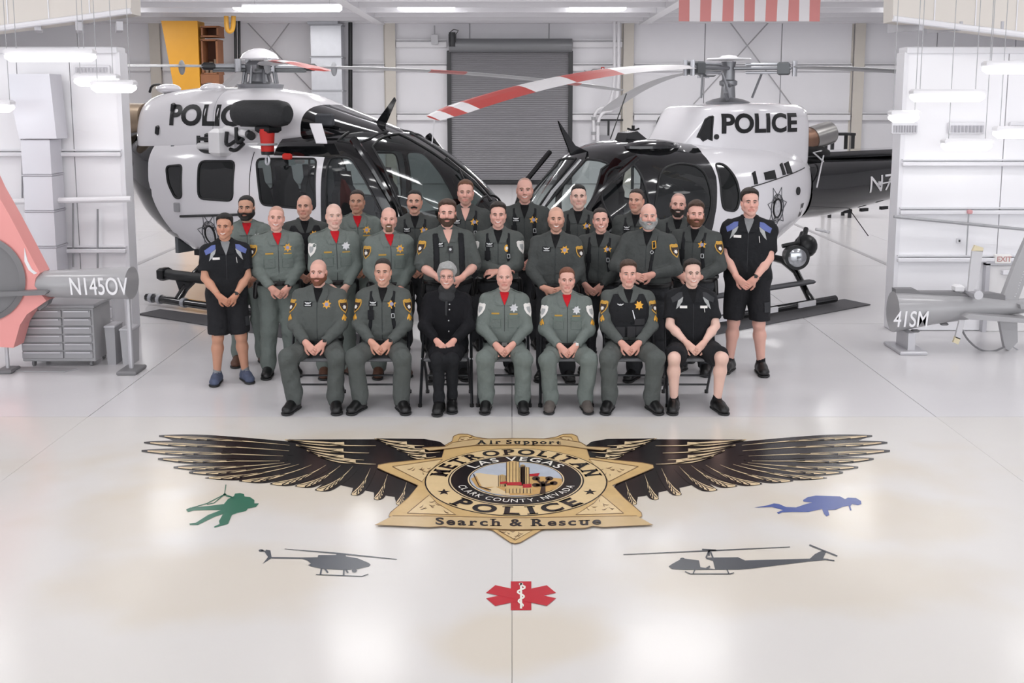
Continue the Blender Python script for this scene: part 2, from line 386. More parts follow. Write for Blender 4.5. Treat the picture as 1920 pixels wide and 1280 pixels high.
o = MB().tube(smooth_poly([tuple(at(p[0], p[1], 30.5)) for p in [(424, 30), (425, 55), (431, 60), (437, 55), (438, 30)]], 2, False), .07, 8).build('coiled_hose', mat('orange_hose', '#d9a13a', .5), None, True)
tag(o, 'orange and black looped hose hanging above the left rotor head', 'hose')
for x in (441, 448):
    o = MB().cyl(at(x, 30, YB - .4), at(x + 1, 135, YB - .4), .045, 8).build('drop_pipe', BLACKM); tag(o, ('left' if x < 445 else 'right') + ' one of two thin black wall pipes behind the left rotor head', 'pipe', 'paired drop pipes')
# rack at right
o = empty('storage_rack', (at(1590, 250, 24).x, 24, 0), 0, 'black slotted storage rack behind the right helicopter tail boom', 'rack')
RACKM = mat('black_rack_steel', '#2c2c2e', .5, .3)
for x in (-.36, .12):
    for y in (0, .5): MB().box((x, y, 1.0), (.07, .07, 2.02)).build('upright', RACKM, o)
for z in (.5, 1.2, 1.98): MB().box((-.12, .25, z), (.6, .55, .06)).build('shelf', RACKM, o)
MB().box((-.7, .25, 1.98), (.7, .06, .06)).build('arm', RACKM, o)
o2 = empty('coil_rack_item', (at(1187, 255, 32).x, 32, 0), 0, 'narrow black and white coat rack by the column right of the door', 'rack')
MB().cyl((0, 0, 0), (0, 0, 2.0), .05, 8).build('pole', BLACKM, o2)
for k in range(5): MB().tube([(-.18, 0, 1.9 - .22 * k), (0, -.1, 1.84 - .22 * k), (.18, 0, 1.9 - .22 * k)], .035, 6).build('hook', WHITEMETAL if k > 1 else BLACKM, o2)
o2.name = 'coat_rack'

# hanging flag
FL = empty('striped_flag', at(1405, 40, 22), 0, 'red and white vertically hung striped flag under the ceiling at top right', 'flag')
FR = mat('flag_red_cloth', '#d78f8c', .8); FW = mat('flag_white_cloth', '#e9e6e8', .8)
w = (at(1538, 40, 22).x - at(1272, 40, 22).x) / 13
for k in range(13):
    vs = []; fs = []
    for j in range(9):
        for i in range(4):
            x = (k - 6.5 + i / 3) * w; vs.append((x, .04 * math.sin(x * 5 + j * .2), j * .12))
    for j in range(8):
        for i in range(3): fs.append((j * 4 + i, j * 4 + i + 1, j * 4 + i + 5, j * 4 + i + 4))
    pyd('red_stripe' if k % 2 == 0 else 'white_stripe', vs, fs, FR if k % 2 == 0 else FW, FL, True)
MB().cyl((-6.7 * w, 0, .97), (6.7 * w, 0, .97), .03, 8).build('hanging_pole', WHITEMETAL, FL)

# ------------------------------------------------------------------ partition walls left and right of the bay
YP = 12.0
PW = mat('pale_partition_panel', '#f2f1f4', .5); PJ = mat('partition_seam', '#c9c8cd', .6); PT = mat('partition_rail', '#e6e5e9', .45)
def wp(px, py, dy=0.): return at(px, py, YP - dy)
PWL = MB().box((-8.3, YP + .12, 1.66), (7.42, .16, 3.32)).build('wall_front_left', PJ); tag(PWL, kind='structure')
PWR = MB().box((8.3, YP + .12, 1.66), (7.42, .16, 3.32)).build('wall_front_right', PJ); tag(PWR, kind='structure')
def pieces(par, xs, zs):
    for i in range(len(xs) - 1):
        for j in range(len(zs) - 1):
            MB().box(((xs[i] + xs[i + 1]) / 2, YP + .02, (zs[j] + zs[j + 1]) / 2), (xs[i + 1] - xs[i] - .012, .04, zs[j + 1] - zs[j] - .012), bev=.006).build('wall_panel', PW, par)
zl = [0, wp(0, 472).z, wp(0, 290).z, 3.32]
pieces(PWL, [-12, -9.6, -7.6, wp(42, 300).x, wp(140, 300).x, -4.6], zl)
zr = [0, wp(0, 486).z, wp(0, 308).z, 3.32]
pieces(PWR, [4.6, wp(1880, 300).x, 7.6, 9.6, 12], zr)
for par, x0, x1, rows in ((PWL, -12, -4.6, (289, 469)), (PWR, 4.6, 12, (307, 397, 486))):
    for r_ in rows:
        z = wp(0, r_).z; m = MB(); m.box(((x0 + x1) / 2, YP - .04, z), (x1 - x0, .08, .05), bev=.01); m.box(((x0 + x1) / 2, YP - .03, z + .05), (x1 - x0, .06, .015)); m.build('wall_rail', PT, par)
    MB().box(((x0 + x1) / 2, YP + .1, 3.34), (x1 - x0, .26, .08), bev=.01).build('top_cap', PT, par)
    xe = x1 if x0 < 0 else x0
    MB().box((xe, YP + .1, 1.66), (.05, .24, 3.32), bev=.01).build('end_cap', PT, par)
# beige soffits that hang from the ceiling above the two partition walls
SOF = mat('beige_soffit_panel', '#d8d2cb', .6, noise=.03, nscale=2)
for sg, nm, P in ((-1, 'trim_3', [(-60, 66), (246, 26), (246, -130), (-60, -130)]), (1, 'trim_4', [(1674, 40), (1980, 78), (1980, -130), (1674, -130)])):
    q = [at(a, c, 11.72) for a, c in P]
    for k in (2, 3): q[k].z = CEIL + .01
    o = MB().prism([tuple(p) for p in q], (0, 1, 0), .3).build(nm, SOF); tag(o, kind='structure')
    for k in range(1, 4):
        x = q[0].x + (q[1].x - q[0].x) * k / 4; zb = q[0].z + (q[1].z - q[0].z) * k / 4; MB().box((x, 11.715, (zb + CEIL) / 2), (.012, .012, CEIL - zb)).build('soffit_seam', PT, o)
    d = (q[1] - q[0]).normalized(); MB().cyl(q[0] + Vector((0, -.01, .03)), q[1] + Vector((0, -.01, .03)), .035, 8).build('soffit_edge', PT, o)
    for k in range(4):
        x = q[0].x + (q[1].x - q[0].x) * (k + .5) / 4; MB().box((x, 11.95, 3.6), (.07, .5, .1), rotz(.4)).build('soffit_bracket', mat('soffit_bracket_grey', '#bdbcc1', .5), o)
# left: duct, conduits
o = empty('wall_duct', wp(98, 258), 0, 'pale silver duct running down the left partition wall', 'duct')
PD = mat('pale_duct', '#d6d5db', .35, .3); PD2 = mat('pale_duct_seam', '#bdbcc2', .4, .3)
a, b = wp(65, 258) - o.location, wp(133, 520) - o.location
hh = (a.z - b.z)
for k in range(4): MB().box(((a.x + b.x) / 2, -.2, a.z - hh * (k + .5) / 4), (b.x - a.x, .3, hh / 4 - .012), bev=.01).build('duct_section', PD, o)
for k in range(1, 4): MB().box(((a.x + b.x) / 2, -.2, a.z - hh * k / 4), (b.x - a.x + .02, .32, .018)).build('duct_flange', PD2, o)
el = [wp(65, 258), wp(133, 258), wp(126, 195), wp(120, 140), wp(45, 140), wp(50, 190)]
MB().prism([p - o.location + Vector((0, -.38, 0)) for p in el], (0, 1, 0), .3).build('duct_elbow', PD, o)
o = MB().cyl(wp(-60, 379, .2), wp(246, 373, .2), .035, 10).build('blade_tube', mat('pale_tube', '#efeef1', .4)); tag(o, 'long pale rotor blade built as a tube, running level along the left partition wall', 'pipe')  # plain tube in place of a rotor blade
for px, (y0, y1) in ((42, (140, 372)), (183, (392, 505)), (137, (380, 500))):
    o = MB().cyl(wp(px, y0, .06), wp(px, y1, .06), .012, 6).build('wall_conduit', GREYPIPE); tag(o, {42: 'thin grey conduit beside the left end of the partition wall duct', 183: 'short grey conduit on the left wall above the black tail boom', 137: 'grey conduit hugging the right side of the wall duct'}[px], 'pipe')
# right: door, exit sign, vents, switch, alarm, slanted rotor blade
DR = empty('door_2', (wp(1884, 620).x, YP - .02, 0)); tag(DR, kind='structure')
dw = (wp(1926, 500).x - wp(1846, 500).x); dh = wp(1880, 496).z
MB().box((0, 0, dh / 2), (dw, .05, dh), bev=.01).build('door_leaf', mat('pale_door', '#e6e4e4', .45), DR)
for c, d in [((-dw / 2 - .03, -.01, dh / 2), (.05, .1, dh + .05)), ((dw / 2 + .03, -.01, dh / 2), (.05, .1, dh + .05)), ((0, -.01, dh + .03), (dw + .11, .1, .05))]: MB().box(c, d).build('door_frame', mat('door_frame_grey', '#bcbbc0', .5), DR)
MB().box((-.02, -.06, dh - .08), (.2, .07, .06), bev=.01).build('door_closer', PT, DR); MB().cyl((-dw / 2 + .07, -.03, dh * .45), (-dw / 2 + .07, -.09, dh * .45), .03).build('door_handle', GALV, DR)
o = empty('exit_sign', wp(1879, 485, .06), 0, 'white exit sign above the door at far right', 'sign')
MB().box((0, 0, 0), (.19, .06, .11), bev=.01).build('sign_case', mat('exit_sign_white', '#f3f1ee', .4), o)
v, f = text_mesh('EXIT', .03); v = v * .085; v[:, 0] -= v[:, 0].mean(); pyd('sign_letters', [(p[0], -.033, p[1] - .028) for p in v], f, mat('exit_letter_red', '#c79a96', .5), o)
for px, w_, lab in ((1812, 64, 'louvred air vent on the right wall below the strip light'), (1696, 46, 'louvred air vent at the near end of the right wall'), (1916, 44, 'louvred air vent at the far right edge')):
    o = empty('air_vent', wp(px, 240, .04), 0, lab, 'vent', 'right wall vents')
    W_ = w_ * 12.3 / 1900
    MB().box((0, .01, 0), (W_, .04, .14), bev=.01).build('vent_frame', PT, o)
    nb = 9
    for k in range(nb): MB().box((-W_ * .42 + W_ * .84 * k / (nb - 1), -.02, -.01), (W_ * .05, .03, .08), rotz(.5)).build('vent_slat', PJ, o)
o = empty('air_vent', wp(172, 131, .04), 0, 'louvred air vent high on the left wall', 'vent')
MB().box((0, .01, 0), (.42, .04, .11), bev=.01).build('vent_frame', PT, o)
for k in range(9): MB().box((-.17 + .34 * k / 8, -.02, 0), (.02, .03, .06), rotz(.5)).build('vent_slat', PJ, o)
o = empty('light_switch', wp(1798, 451, .02), 0, 'small grey light switch plate on the right wall', 'switch'); MB().box((0, 0, 0), (.045, .02, .06), bev=.005).build('plate', PT, o); MB().box((0, -.015, 0), (.015, .015, .025)).build('toggle', DKGREY, o)
o = empty('wall_alarm', wp(1818, 397, .1), 0, 'pale red alarm on the right wall rail', 'alarm'); MB().box((0, 0, 0), (.05, .05, .05), bev=.01).build('alarm_case', mat('pale_red', '#d69c9f', .5), o); MB().cyl((0, .02, -.02), (0, .02, -.52), .008, 6).build('conduit', GREYPIPE, o)
o = MB().cyl(wp(1676, 406, .15), wp(1960, 434, .15), .018, 8).build('blade_tube', GREYPIPE); tag(o, 'thin grey rotor blade built as a tube, sloping down along the right partition wall', 'pipe')  # tube stands in for a drooping rotor blade
# hanging lamps in front of the partition walls and in the bay
for (px, py, w_, Y, lab) in [(95, 111, 160, 10.9, 'large hanging strip light at the upper left'), (182, 157, 78, 11.5, 'smaller hanging strip light in front of the left wall vent'), (214, 169, 78, 11.2, 'hanging strip light at the right end of the left wall'),
                             (2, 206, 44, 11.3, 'strip light cut off by the left edge of the photo'), (548, 19, 178, 20., 'hanging strip light at the top above the silver duct'),
                             (1776, 186, 132, 11.2, 'wide hanging strip light in front of the right wall'), (1902, 134, 112, 10.7, 'large strip light at the upper right edge'),
                             (1694, 225, 52, 11.3, 'short strip light beside the near end of the right wall'), (1812, 278, 88, 11.5, 'lowest hanging strip light below the right wall vent'), (1906, 255, 82, 11.3, 'strip light at the right edge below the wide one')]:
    p = at(px, py, Y); L = w_ * (Y + .3) / 1900
    lamp(p, L, .16 if Y < 15 else .3, power=LAMP_POWER * .022 * (1 if Y < 15 else 25), label=lab, glow=mat('small_lamp_glow', '#ffffff', .4, emit=1.6) if Y < 15 else None)
# ------------------------------------------------------------------ paintings on the floor (flat paint, laid in thin layers)
PB = mat('emblem_black_paint', '#1b1518', .22); PG = mat('emblem_gold_paint', '#d3b27a', .25, noise=.14, nscale=9); PGL = mat('emblem_light_gold_paint', '#e2c797', .25, noise=.08, nscale=14)
PC = mat('emblem_cream_paint', '#e0c9a2', .25); PLINE = mat('emblem_brown_line', '#7a5b36', .3); PWHT = mat('emblem_white_paint', '#f0ece2', .25)
PRED = mat('emblem_red_paint', '#b5212b', .25); PSKY = mat('emblem_sky_paint', '#b9c0cc', .25, noise=.15, nscale=12); PTAN = mat('emblem_tan_paint', '#cda468', .25, noise=.2, nscale=20)
c3 = lambda x, y: (240 + .375 * x, 780 + .375 * y)
c4 = lambda x, y: (960 + .375 * x, 780 + .375 * y)
ce = lambda x, y: (700 + .276 * x, 790 + .276 * y)
X0 = .03
def fl(pts, lay, mir=False, conv=c3):
    out = []
    for p in pts:
        g = ground(*conv(*p)); out.append(((2 * X0 - g.x) if mir else g.x, g.y, .0012 + .0007 * lay))
    return out
class FP(MB):
    def poly(s, pts, lay, mir=False, conv=c3): q = fl(pts, lay, mir, conv); return s.add(q, [tuple(range(len(q)))])
    def line(s, pts, w, lay, mir=False, conv=c3, wz=None):   # tapered stroke; widths in crop units
        P = [np.array(p, float) for p in pts]; n = len(P); L = []; Rr = []
        ws = w if isinstance(w, (list, tuple)) else [w] * n
        for i in range(n):
            t = P[min(i + 1, n - 1)] - P[max(i - 1, 0)]; t = t / (np.linalg.norm(t) + 1e-9); nn = np.array([-t[1], t[0]])
            L.append(P[i] + nn * ws[i] / 2); Rr.append(P[i] - nn * ws[i] / 2)
        q = fl(L + Rr, lay, mir, conv); return s.add(q, [(i, i + 1, n + i + 1, n + i) for i in range(n - 1)])
    def disc(s, c, rx, ry, lay, conv=c3, n=24, mir=False): return s.poly([(c[0] + rx * math.cos(2 * PI * k / n), c[1] + ry * math.sin(2 * PI * k / n)) for k in range(n)], lay, mir, conv)
def bez(a, b, c, n=9): return [np.array(a) * (1 - t) ** 2 + 2 * np.array(b) * t * (1 - t) + np.array(c) * t * t for t in np.linspace(0, 1, n)]
def leaf(a, ctrl, b, w, n=12, p0=.55):               # feather outline: tip a, root b
    mid = bez(a, ctrl, b, n); up = []; dn = []
    for i in range(n):
        t = i / (n - 1); d = mid[min(i + 1, n - 1)] - mid[max(i - 1, 0)]; d /= np.linalg.norm(d) + 1e-9; nn = np.array([-d[1], d[0]])
        ww = w * math.sin(min(1, t / p0) * PI / 2) ** .8 * (1 - .35 * max(0, t - p0)); up.append(mid[i] + nn * ww / 2); dn.append(mid[i] - nn * ww / 2)
    return up + dn[::-1]
EMB = empty('floor_emblem', (0, 7.2, 0), 0, 'large winged gold star police emblem painted on the floor before the group', 'emblem')
def eb(m, name, mt): o = m.build(name, mt); o.parent = EMB; o.matrix_parent_inverse = Matrix.Translation((0, -7.2, 0)); return o
FEA = [((155, 100), (830, 150), 30), ((80, 133), (830, 178), 32), ((68, 175), (800, 203), 34), ((150, 215), (780, 225), 34), ((228, 257), (800, 232), 32), ((305, 283), (830, 236), 32), ((385, 310), (870, 238), 34), ((555, 325), (930, 240), 38),
       ((710, 340), (1000, 240), 42), ((835, 350), (1070, 242), 44), ((935, 370), (1130, 246), 46), ((1115, 393), (1215, 255), 50), ((1230, 415), (1300, 285), 52), ((1340, 440), (1395, 325), 54)]
for mir in (False, True):
    wng = FP(); wng.poly([(165, 101), (300, 114), (560, 126), (800, 127), (790, 117), (1240, 116), (1230, 111), (1480, 114), (1560, 128), (1590, 150), (1600, 215), (1250, 262), (1440, 340), (1460, 365), (1400, 425), (1345, 405), (1300, 400), (1200, 375), (1080, 350), (950, 310), (800, 290), (560, 270), (420, 245), (350, 215), (330, 180), (300, 150)], 0, mir)
    cr = FP(); bl = FP()
    for i, (tp, rt_, w) in enumerate(FEA):
        k = np.array([(tp[0] * .45 + rt_[0] * .55), tp[1] * .75 + rt_[1] * .25 + (14 if i > 2 else 6)])
        mid = np.array(bez(tp, k, rt_, 28)); nr = np.gradient(mid, axis=0); nr = np.stack([-nr[:, 1], nr[:, 0]], 1) / (np.linalg.norm(nr, axis=1, keepdims=True) + 1e-9); nr *= np.where(nr[:, 1:] < 0, -1, 1)
        tt = np.linspace(0, 1, 28); wd = (w + 9) * np.sin(np.minimum(1, (tt + .03) / .42) * PI / 2) ** (.75 if i < 6 else 1.25)
        bk = lambda c, q: [tuple(p) for p in np.concatenate([mid[:c] + nr[:c] * q[0][:c, None], (mid[:c] + nr[:c] * q[1][:c, None])[::-1]])]
        wng.poly(bk(28, (wd * .5, -wd * .5)), 1 + i % 3, mir)
        L = 17 if i < 8 else 20
        w1 = (w - 7) * np.sin(np.minimum(1, tt / .3) * PI / 2) ** .8 * np.clip(1.25 - tt * (1.25 / tt[L]), 0, 1) ** .55
        cr.poly([tuple(p) for p in np.concatenate([mid[1:L] + nr[1:L] * (w1[1:L] * .48)[:, None], (mid[1:L] - nr[1:L] * (w1[1:L] * .2)[:, None])[::-1]])], 5, mir)
        cr.line([tuple(p) for p in mid[L - 3:27]], [4.5, 4.5, 4, 4, 3.5, 3.5, 3, 3, 2.5, 2, 1.5, 1, 1][:30 - L] if L == 17 else [5, 5, 4.5, 4, 3.5, 3, 2, 1, 1, 1][:30 - L], 5, mir)
        bl.line([tuple(p) for p in mid[2:L - 2:2]], [1] + [w * .07] * (len(mid[2:L - 2:2]) - 2) + [1], 6, mir)
        for q in ((.16, .26, .36) if i < 8 else (.2, .32, .44, .55)):
            a = int(q * 27); s0 = mid[a] + nr[a] * w1[a] * .44; e0 = mid[min(27, a + 4)]; bl.line([tuple(s0), tuple((s0 + e0) / 2), tuple(e0)], [w * .16, w * .09, 1], 6, mir)
    for (tx, ty), ends in [((785, 120), [(1240, 150), (1205, 187), (1180, 222), (1240, 243)]), ((1235, 114), [(1480, 150), (1510, 165), (1560, 182), (1540, 205), (1500, 218)])]:
        for q, e in enumerate(ends):
            a = np.array([tx + 55 * q, ty + 27 * q]); e = np.array(e, float)
            cr.poly(leaf(a, (a + e) / 2 + np.array([-20, 14]), a * .35 + e * .65, 20), 6, mir); cr.line(bez(a, (a + e) / 2 + np.array([-10, 20]), e, 8), [5, 6, 6, 5, 5, 4, 3, 1], 6, mir)
            bl.line(bez(a + 6, (a + e) / 2 + np.array([-16, 14]), a * .45 + e * .55, 7), [1, 4, 5, 5, 4, 3, 1], 7, mir)
    eb(wng, 'wing', PB); eb(cr, 'wing_feather_highlight', PC); tag(eb(bl, 'feather_vane_line', PB), kind='stuff'); [tag(o_, kind='stuff') for o_ in EMB.children if o_.name.startswith('wing_feather')]
# seven pointed star
star = [(965, 150), (1235, 112), (1290, 92), (1350, 90), (1385, 105), (1395, 140), (1440, 165), (1470, 250), (1830, 285), (1900, 300), (1905, 320), (1850, 345), (1625, 440), (1700, 520), (1820, 625), (1825, 650), (1780, 668), (1400, 690), (1140, 745), (1000, 828), (965, 836), (930, 828), (810, 745), (560, 690), (150, 668), (105, 650), (115, 625), (240, 520), (305, 440), (80, 345), (28, 320), (32, 300), (110, 285), (465, 250), (490, 165), (535, 140), (545, 105), (580, 90), (640, 92), (700, 112)]
m = FP(); m.poly(star, 8, False, ce); eb(m, 'star', PG)
m = FP(); m2 = FP()
for tri in [[(130, 312), (470, 262), (390, 340), (330, 415)], [(1800, 312), (1465, 262), (1540, 340), (1600, 415)], [(230, 630), (380, 505), (430, 560), (560, 640)], [(1700, 630), (1550, 505), (1500, 560), (1375, 640)], [(590, 112), (640, 108), (760, 150), (560, 170)], [(1345, 112), (1290, 108), (1180, 150), (1370, 170)], [(850, 748), (1080, 748), (965, 812)]]:
    m = FP(); m.poly(tri, 9, False, ce); eb(m, 'star_facet', PGL)
    c = np.mean(np.array(tri, float), 0)
    m2.line(tri + [tri[0]], 4.5, 10, False, ce)
    rr = random.Random(int(c[0]))
    for k in range(9):
        a = np.array(tri[k % len(tri)], float) * .3 + c * .7 + np.array([rr.uniform(-40, 40), rr.uniform(-14, 14)]); d = np.array([rr.uniform(-50, 50), rr.uniform(-20, 20)])
        m2.line(bez(a, a + d * .6 + np.array([0, 16]), a + d, 6), [1, 4, 6, 6, 4, 1], 10, False, ce)
m2.line(star + [star[0]], 4, 9, False, ce)
tag(eb(m2, 'star_scroll_lines', PLINE), kind='stuff')
CC = ground(967.5, 900); RR = ground(1139, 903).x - CC.x
def disc(r, mt, lay, name, r0=None):
    n = 72; z = .0012 + .0007 * lay; m = MB()
    if r0 is None: m.add([(CC.x + r * RR * math.cos(2 * PI * k / n), CC.y + r * RR * math.sin(2 * PI * k / n), z) for k in range(n)], [tuple(range(n))])
    else:
        m.add([(CC.x + q * RR * math.cos(2 * PI * k / n), CC.y + q * RR * math.sin(2 * PI * k / n), z) for q in (r0, r) for k in range(n)], [(k, (k + 1) % n, n + (k + 1) % n, n + k) for k in range(n)])
    return eb(m, name, mt)
disc(1.0, PB, 10, 'outer_ring_line'); disc(.985, PGL, 11, 'outer_ring'); disc(.745, PB, 12, 'ring_line'); disc(.73, PC, 13, 'ring_line'); disc(.715, PB, 14, 'black_ring'); disc(.53, PC, 15, 'ring_line'); disc(.515, PB, 16, 'ring_line'); disc(.505, PSKY, 17, 'seal_sky')
def serif_glyph(ch, bold, ser):
    v, f = glyph(ch, bold)
    if not len(v): return v, f
    v = v.copy(); f = list(f)
    if ser:
        y0, y1 = (v[:, 1].min(), v[:, 1].max())
        cnt = {}
        for q in f:
            for i in range(len(q)):
                e = tuple(sorted((q[i], q[(i + 1) % len(q)]))); cnt[e] = cnt.get(e, 0) + 1
        for yl, s in ((y0, 1), (y1, -1)):
            for (a, b), c in cnt.items():
                if c == 1 and abs(v[a, 1] - yl) < .004 and abs(v[b, 1] - yl) < .004 and abs(v[a, 0] - v[b, 0]) > .06:
                    xa, xb = sorted((v[a, 0], v[b, 0])); e = .085 if xb - xa < .3 else .03
                    n = len(v); v = np.vstack([v, [(xa - e, yl), (xb + e, yl), (xb + e, yl + s * .075), (xa - e, yl + s * .075)]]); f.append((n, n + 1, n + 2, n + 3))
    return v, f
def arc_text(txt, r, h, a0, a1, lay, mt, name, bottom=False, bold=.02, ser=True, wx=1.0):
    ws = []; gs = []
    for ch in txt:
        v, f = serif_glyph(ch, bold, ser); gs.append((v, f)); ws.append((v[:, 0].max() - v[:, 0].min() + .16) if len(v) else .3)
    tot = sum(ws); m = MB(); acc = 0; sc = h / .7
    for (v, f), w in zip(gs, ws):
        ang = R(a0 + (a1 - a0) * (acc + w / 2) / tot); acc += w
        if not len(v): continue
        cx = (v[:, 0].max() + v[:, 0].min()) / 2
        z = .0012 + .0007 * lay; pts = []
        fit = abs(R(a1 - a0)) * r * RR / tot / (sc * 1.0)
        for x, y in v:
            u = (x - cx) * sc * min(fit, wx * 1.35); q = (y - .36) * sc
            if bottom: pr = r * RR - q; pts.append((CC.x + pr * math.cos(ang) - u * math.sin(ang), CC.y + pr * math.sin(ang) + u * math.cos(ang), z))
            else: pr = r * RR + q; pts.append((CC.x + pr * math.cos(ang) + u * math.sin(ang), CC.y + pr * math.sin(ang) - u * math.cos(ang), z))
        m.add(pts, f)
    return eb(m, name, mt)
arc_text('METROPOLITAN', .865, .18 * RR, 176, 4, 14, PB, 'ring_lettering', bold=.035)
arc_text('POLICE', .865, .19 * RR, 222, 318, 14, PB, 'ring_lettering', True, bold=.04)
arc_text('LAS VEGAS', .622, .13 * RR, 147, 33, 18, PWHT, 'ring_lettering', bold=.012, ser=False)
arc_text('CLARK COUNTY, NEVADA', .622, .085 * RR, 198, 342, 18, PWHT, 'ring_lettering', True, bold=.004, ser=False)
for sx in (480, 1472):
    m = FP(); m.poly([(sx + (48 if k % 2 == 0 else 19) * math.sin(PI * k / 5), 487 - (22 if k % 2 == 0 else 9) * math.cos(PI * k / 5)) for k in range(10)], 13, False, ce); eb(m, 'ring_star', PB)
# landscape in the middle of the seal
m = FP(); m.poly([(662, 400), (700, 380), (860, 400), (1060, 385), (1150, 385), (1280, 400), (1283, 430), (1240, 470), (1150, 500), (1060, 515), (900, 515), (780, 490), (700, 455)], 18, False, ce); eb(m, 'seal_land', PTAN)
m = FP(); m.poly([(690, 365), (720, 362), (840, 378), (870, 380), (850, 455), (740, 460)], 19, False, ce); m.poly([(780, 470), (830, 455), (920, 500), (930, 515), (800, 500)], 19, False, ce); eb(m, 'seal_dam', PC)
m = FP(); ml = FP()
for (x0, x1, y0, y1) in [(850, 900, 380, 455), (905, 990, 287, 440), (990, 1058, 325, 450), (1000, 1030, 310, 440)]:
    m.poly([(x0, y1), (x0, y0), ((x0 + x1) / 2, y0 - 8), (x1, y0), (x1, y1)], 20, False, ce)
    for k in range(5): x = x0 + (x1 - x0) * k / 4; ml.line([(x, y1), (x, y0)], 4, 21, False, ce)
m.poly([(890, 440), (1080, 440), (1080, 500), (900, 500)], 20, False, ce)
for k in range(8): ml.line([(900 + 24 * k, 500), (900 + 24 * k, 470)], 5, 21, False, ce)
eb(m, 'seal_buildings', PG); 
m = FP()
for q in [[(860, 425), (910, 420), (910, 435), (860, 440)], [(905, 428), (1005, 425), (1010, 448), (905, 448)], [(1015, 440), (1075, 437), (1075, 462), (1015, 465)], [(1060, 370), (1130, 365), (1120, 385), (1062, 385)]]: m.poly(q, 22, False, ce)
eb(m, 'seal_red_awnings', PRED)
ml.line([(1150, 505), (1155, 450), (1150, 420)], [40, 26, 20], 22, False, ce)
for c in [(1105, 400), (1195, 400), (1105, 445), (1225, 432)]: ml.disc(c, 27, 13, 22, ce); ml.line([c, (1155, 450)], 14, 22, False, ce)
ml.line([(680, 370), (720, 455), (800, 480)], 7, 22, False, ce)
eb(ml, 'seal_dark_lines', mat('emblem_dark_line', '#3a2418', .3))
# banners
m = FP(); up = [(330, 185), (490, 178), (540, 150), (690, 128), (980, 122), (1270, 128), (1410, 150), (1450, 178), (1610, 185)]; dn = [(1560, 205), (1440, 192), (1300, 172), (980, 166), (690, 170), (510, 192), (380, 207)]
m.poly(up + dn, 13, False, ce); BAN = mat('emblem_banner_paint', '#cdb285', .25, noise=.06, nscale=12); eb(m, 'banner', BAN); m = FP()
up2 = [(130, 650), (400, 652), (980, 664), (1500, 655), (1790, 650)]; dn2 = [(1900, 712), (1560, 728), (1490, 720), (1440, 735), (970, 745), (520, 728), (480, 722), (380, 728), (10, 712)]
m.poly(up2 + dn2, 13, False, ce); eb(m, 'banner', BAN)
m = FP(); m.line(up, 4, 14, False, ce); m.line(dn, 4, 14, False, ce); m.line(up2, 4, 14, False, ce); m.line(dn2, 4, 14, False, ce); tag(eb(m, 'banner_edge', PLINE), kind='stuff')
def banner_text(txt, x0, x1, yb, h, bow, name):
    gs = [serif_glyph(c, .03, True) for c in txt]; ws = [(g[0][:, 0].max() - g[0][:, 0].min() + .13) if len(g[0]) else .3 for g in gs]; tot = sum(ws); acc = 0; m = MB()
    for (v, f), w in zip(gs, ws):
        if len(v):
            x = x0 + (x1 - x0) * (acc + .065 + (v[:, 0] - v[:, 0].min())) / tot; y = yb - h * v[:, 1] / .7 - bow * (((x - (x0 + x1) / 2) / ((x1 - x0) / 2)) ** 2)
            m.add(fl(list(zip(x, y)), 15, False, ce), f)
        acc += w
    return eb(m, name, PB)
banner_text('Air Support', 690, 1280, 160, 26, -4, 'banner_lettering'); banner_text('Search & Rescue', 415, 1555, 720, 46, 12, 'banner_lettering')

def silhouette(name, label, mt, build):
    m = FP(); build(m); o = m.build(name, mt); o.data.transform(Matrix.Identity(4))
    c = sum((v.co for v in o.data.vertices), Vector()) / len(o.data.vertices); c.z = 0; o.data.transform(Matrix.Translation(-c)); o.location = c
    return tag(o, label, 'painted silhouette')
def b1(m):
    m.poly([(530, 400), (535, 388), (560, 385), (580, 390), (583, 402), (610, 405), (632, 420), (632, 437), (655, 437), (640, 455), (600, 462), (590, 475), (545, 485), (520, 495), (500, 540), (470, 548), (432, 558), (430, 553), (458, 540), (455, 525), (475, 490), (430, 505), (350, 545), (310, 545), (306, 538), (340, 533), (400, 495), (465, 470), (380, 470), (330, 472), (300, 480), (290, 468), (310, 458), (400, 450), (480, 440), (500, 415)], 1)
    m.line([(490, 343), (483, 390), (478, 395)], 4, 2); m.disc((484, 393), 8, 6, 2)
    for q in [[(483, 392), (430, 435), (395, 442)], [(483, 392), (395, 437), (300, 465)], [(483, 392), (540, 412)], [(490, 400), (530, 410)]]: m.line(q, 4, 2)
silhouette('rescuer_silhouette', 'green painted silhouette of a rescuer hanging in a hoist harness', mat('silhouette_green', '#2f6f58', .25), b1)
def b2(m):
    m.poly([(900, 745), (915, 752), (975, 765), (1090, 770), (1150, 765), (1205, 752), (1213, 744), (1205, 735), (1150, 712), (1090, 702), (1085, 690), (1060, 686), (1045, 688), (1040, 695), (952, 695), (948, 706), (870, 707), (718, 705), (712, 672), (690, 668), (684, 680), (700, 705), (682, 728), (672, 740), (715, 712), (870, 714), (897, 722), (915, 738)], 1)
    m.line([(783, 665), (1060, 688), (1345, 717)], [2, 7, 3], 2); m.disc((666, 673), 13, 6, 2); m.line([(666, 673), (690, 678)], 5, 2)
    m.line([(940, 793), (1170, 802), (1202, 791)], 4, 2)
    for q in [[(968, 762), (962, 794)], [(1080, 766), (1078, 798)], [(985, 764), (1000, 785)], [(1090, 768), (1100, 785)]]: m.line(q, 9, 2)
    m.disc((1132, 773), 13, 10, 2)
silhouette('helicopter_silhouette', 'grey painted silhouette of a small helicopter left of the red medical star', mat('silhouette_grey', '#4f545b', .25), b2)
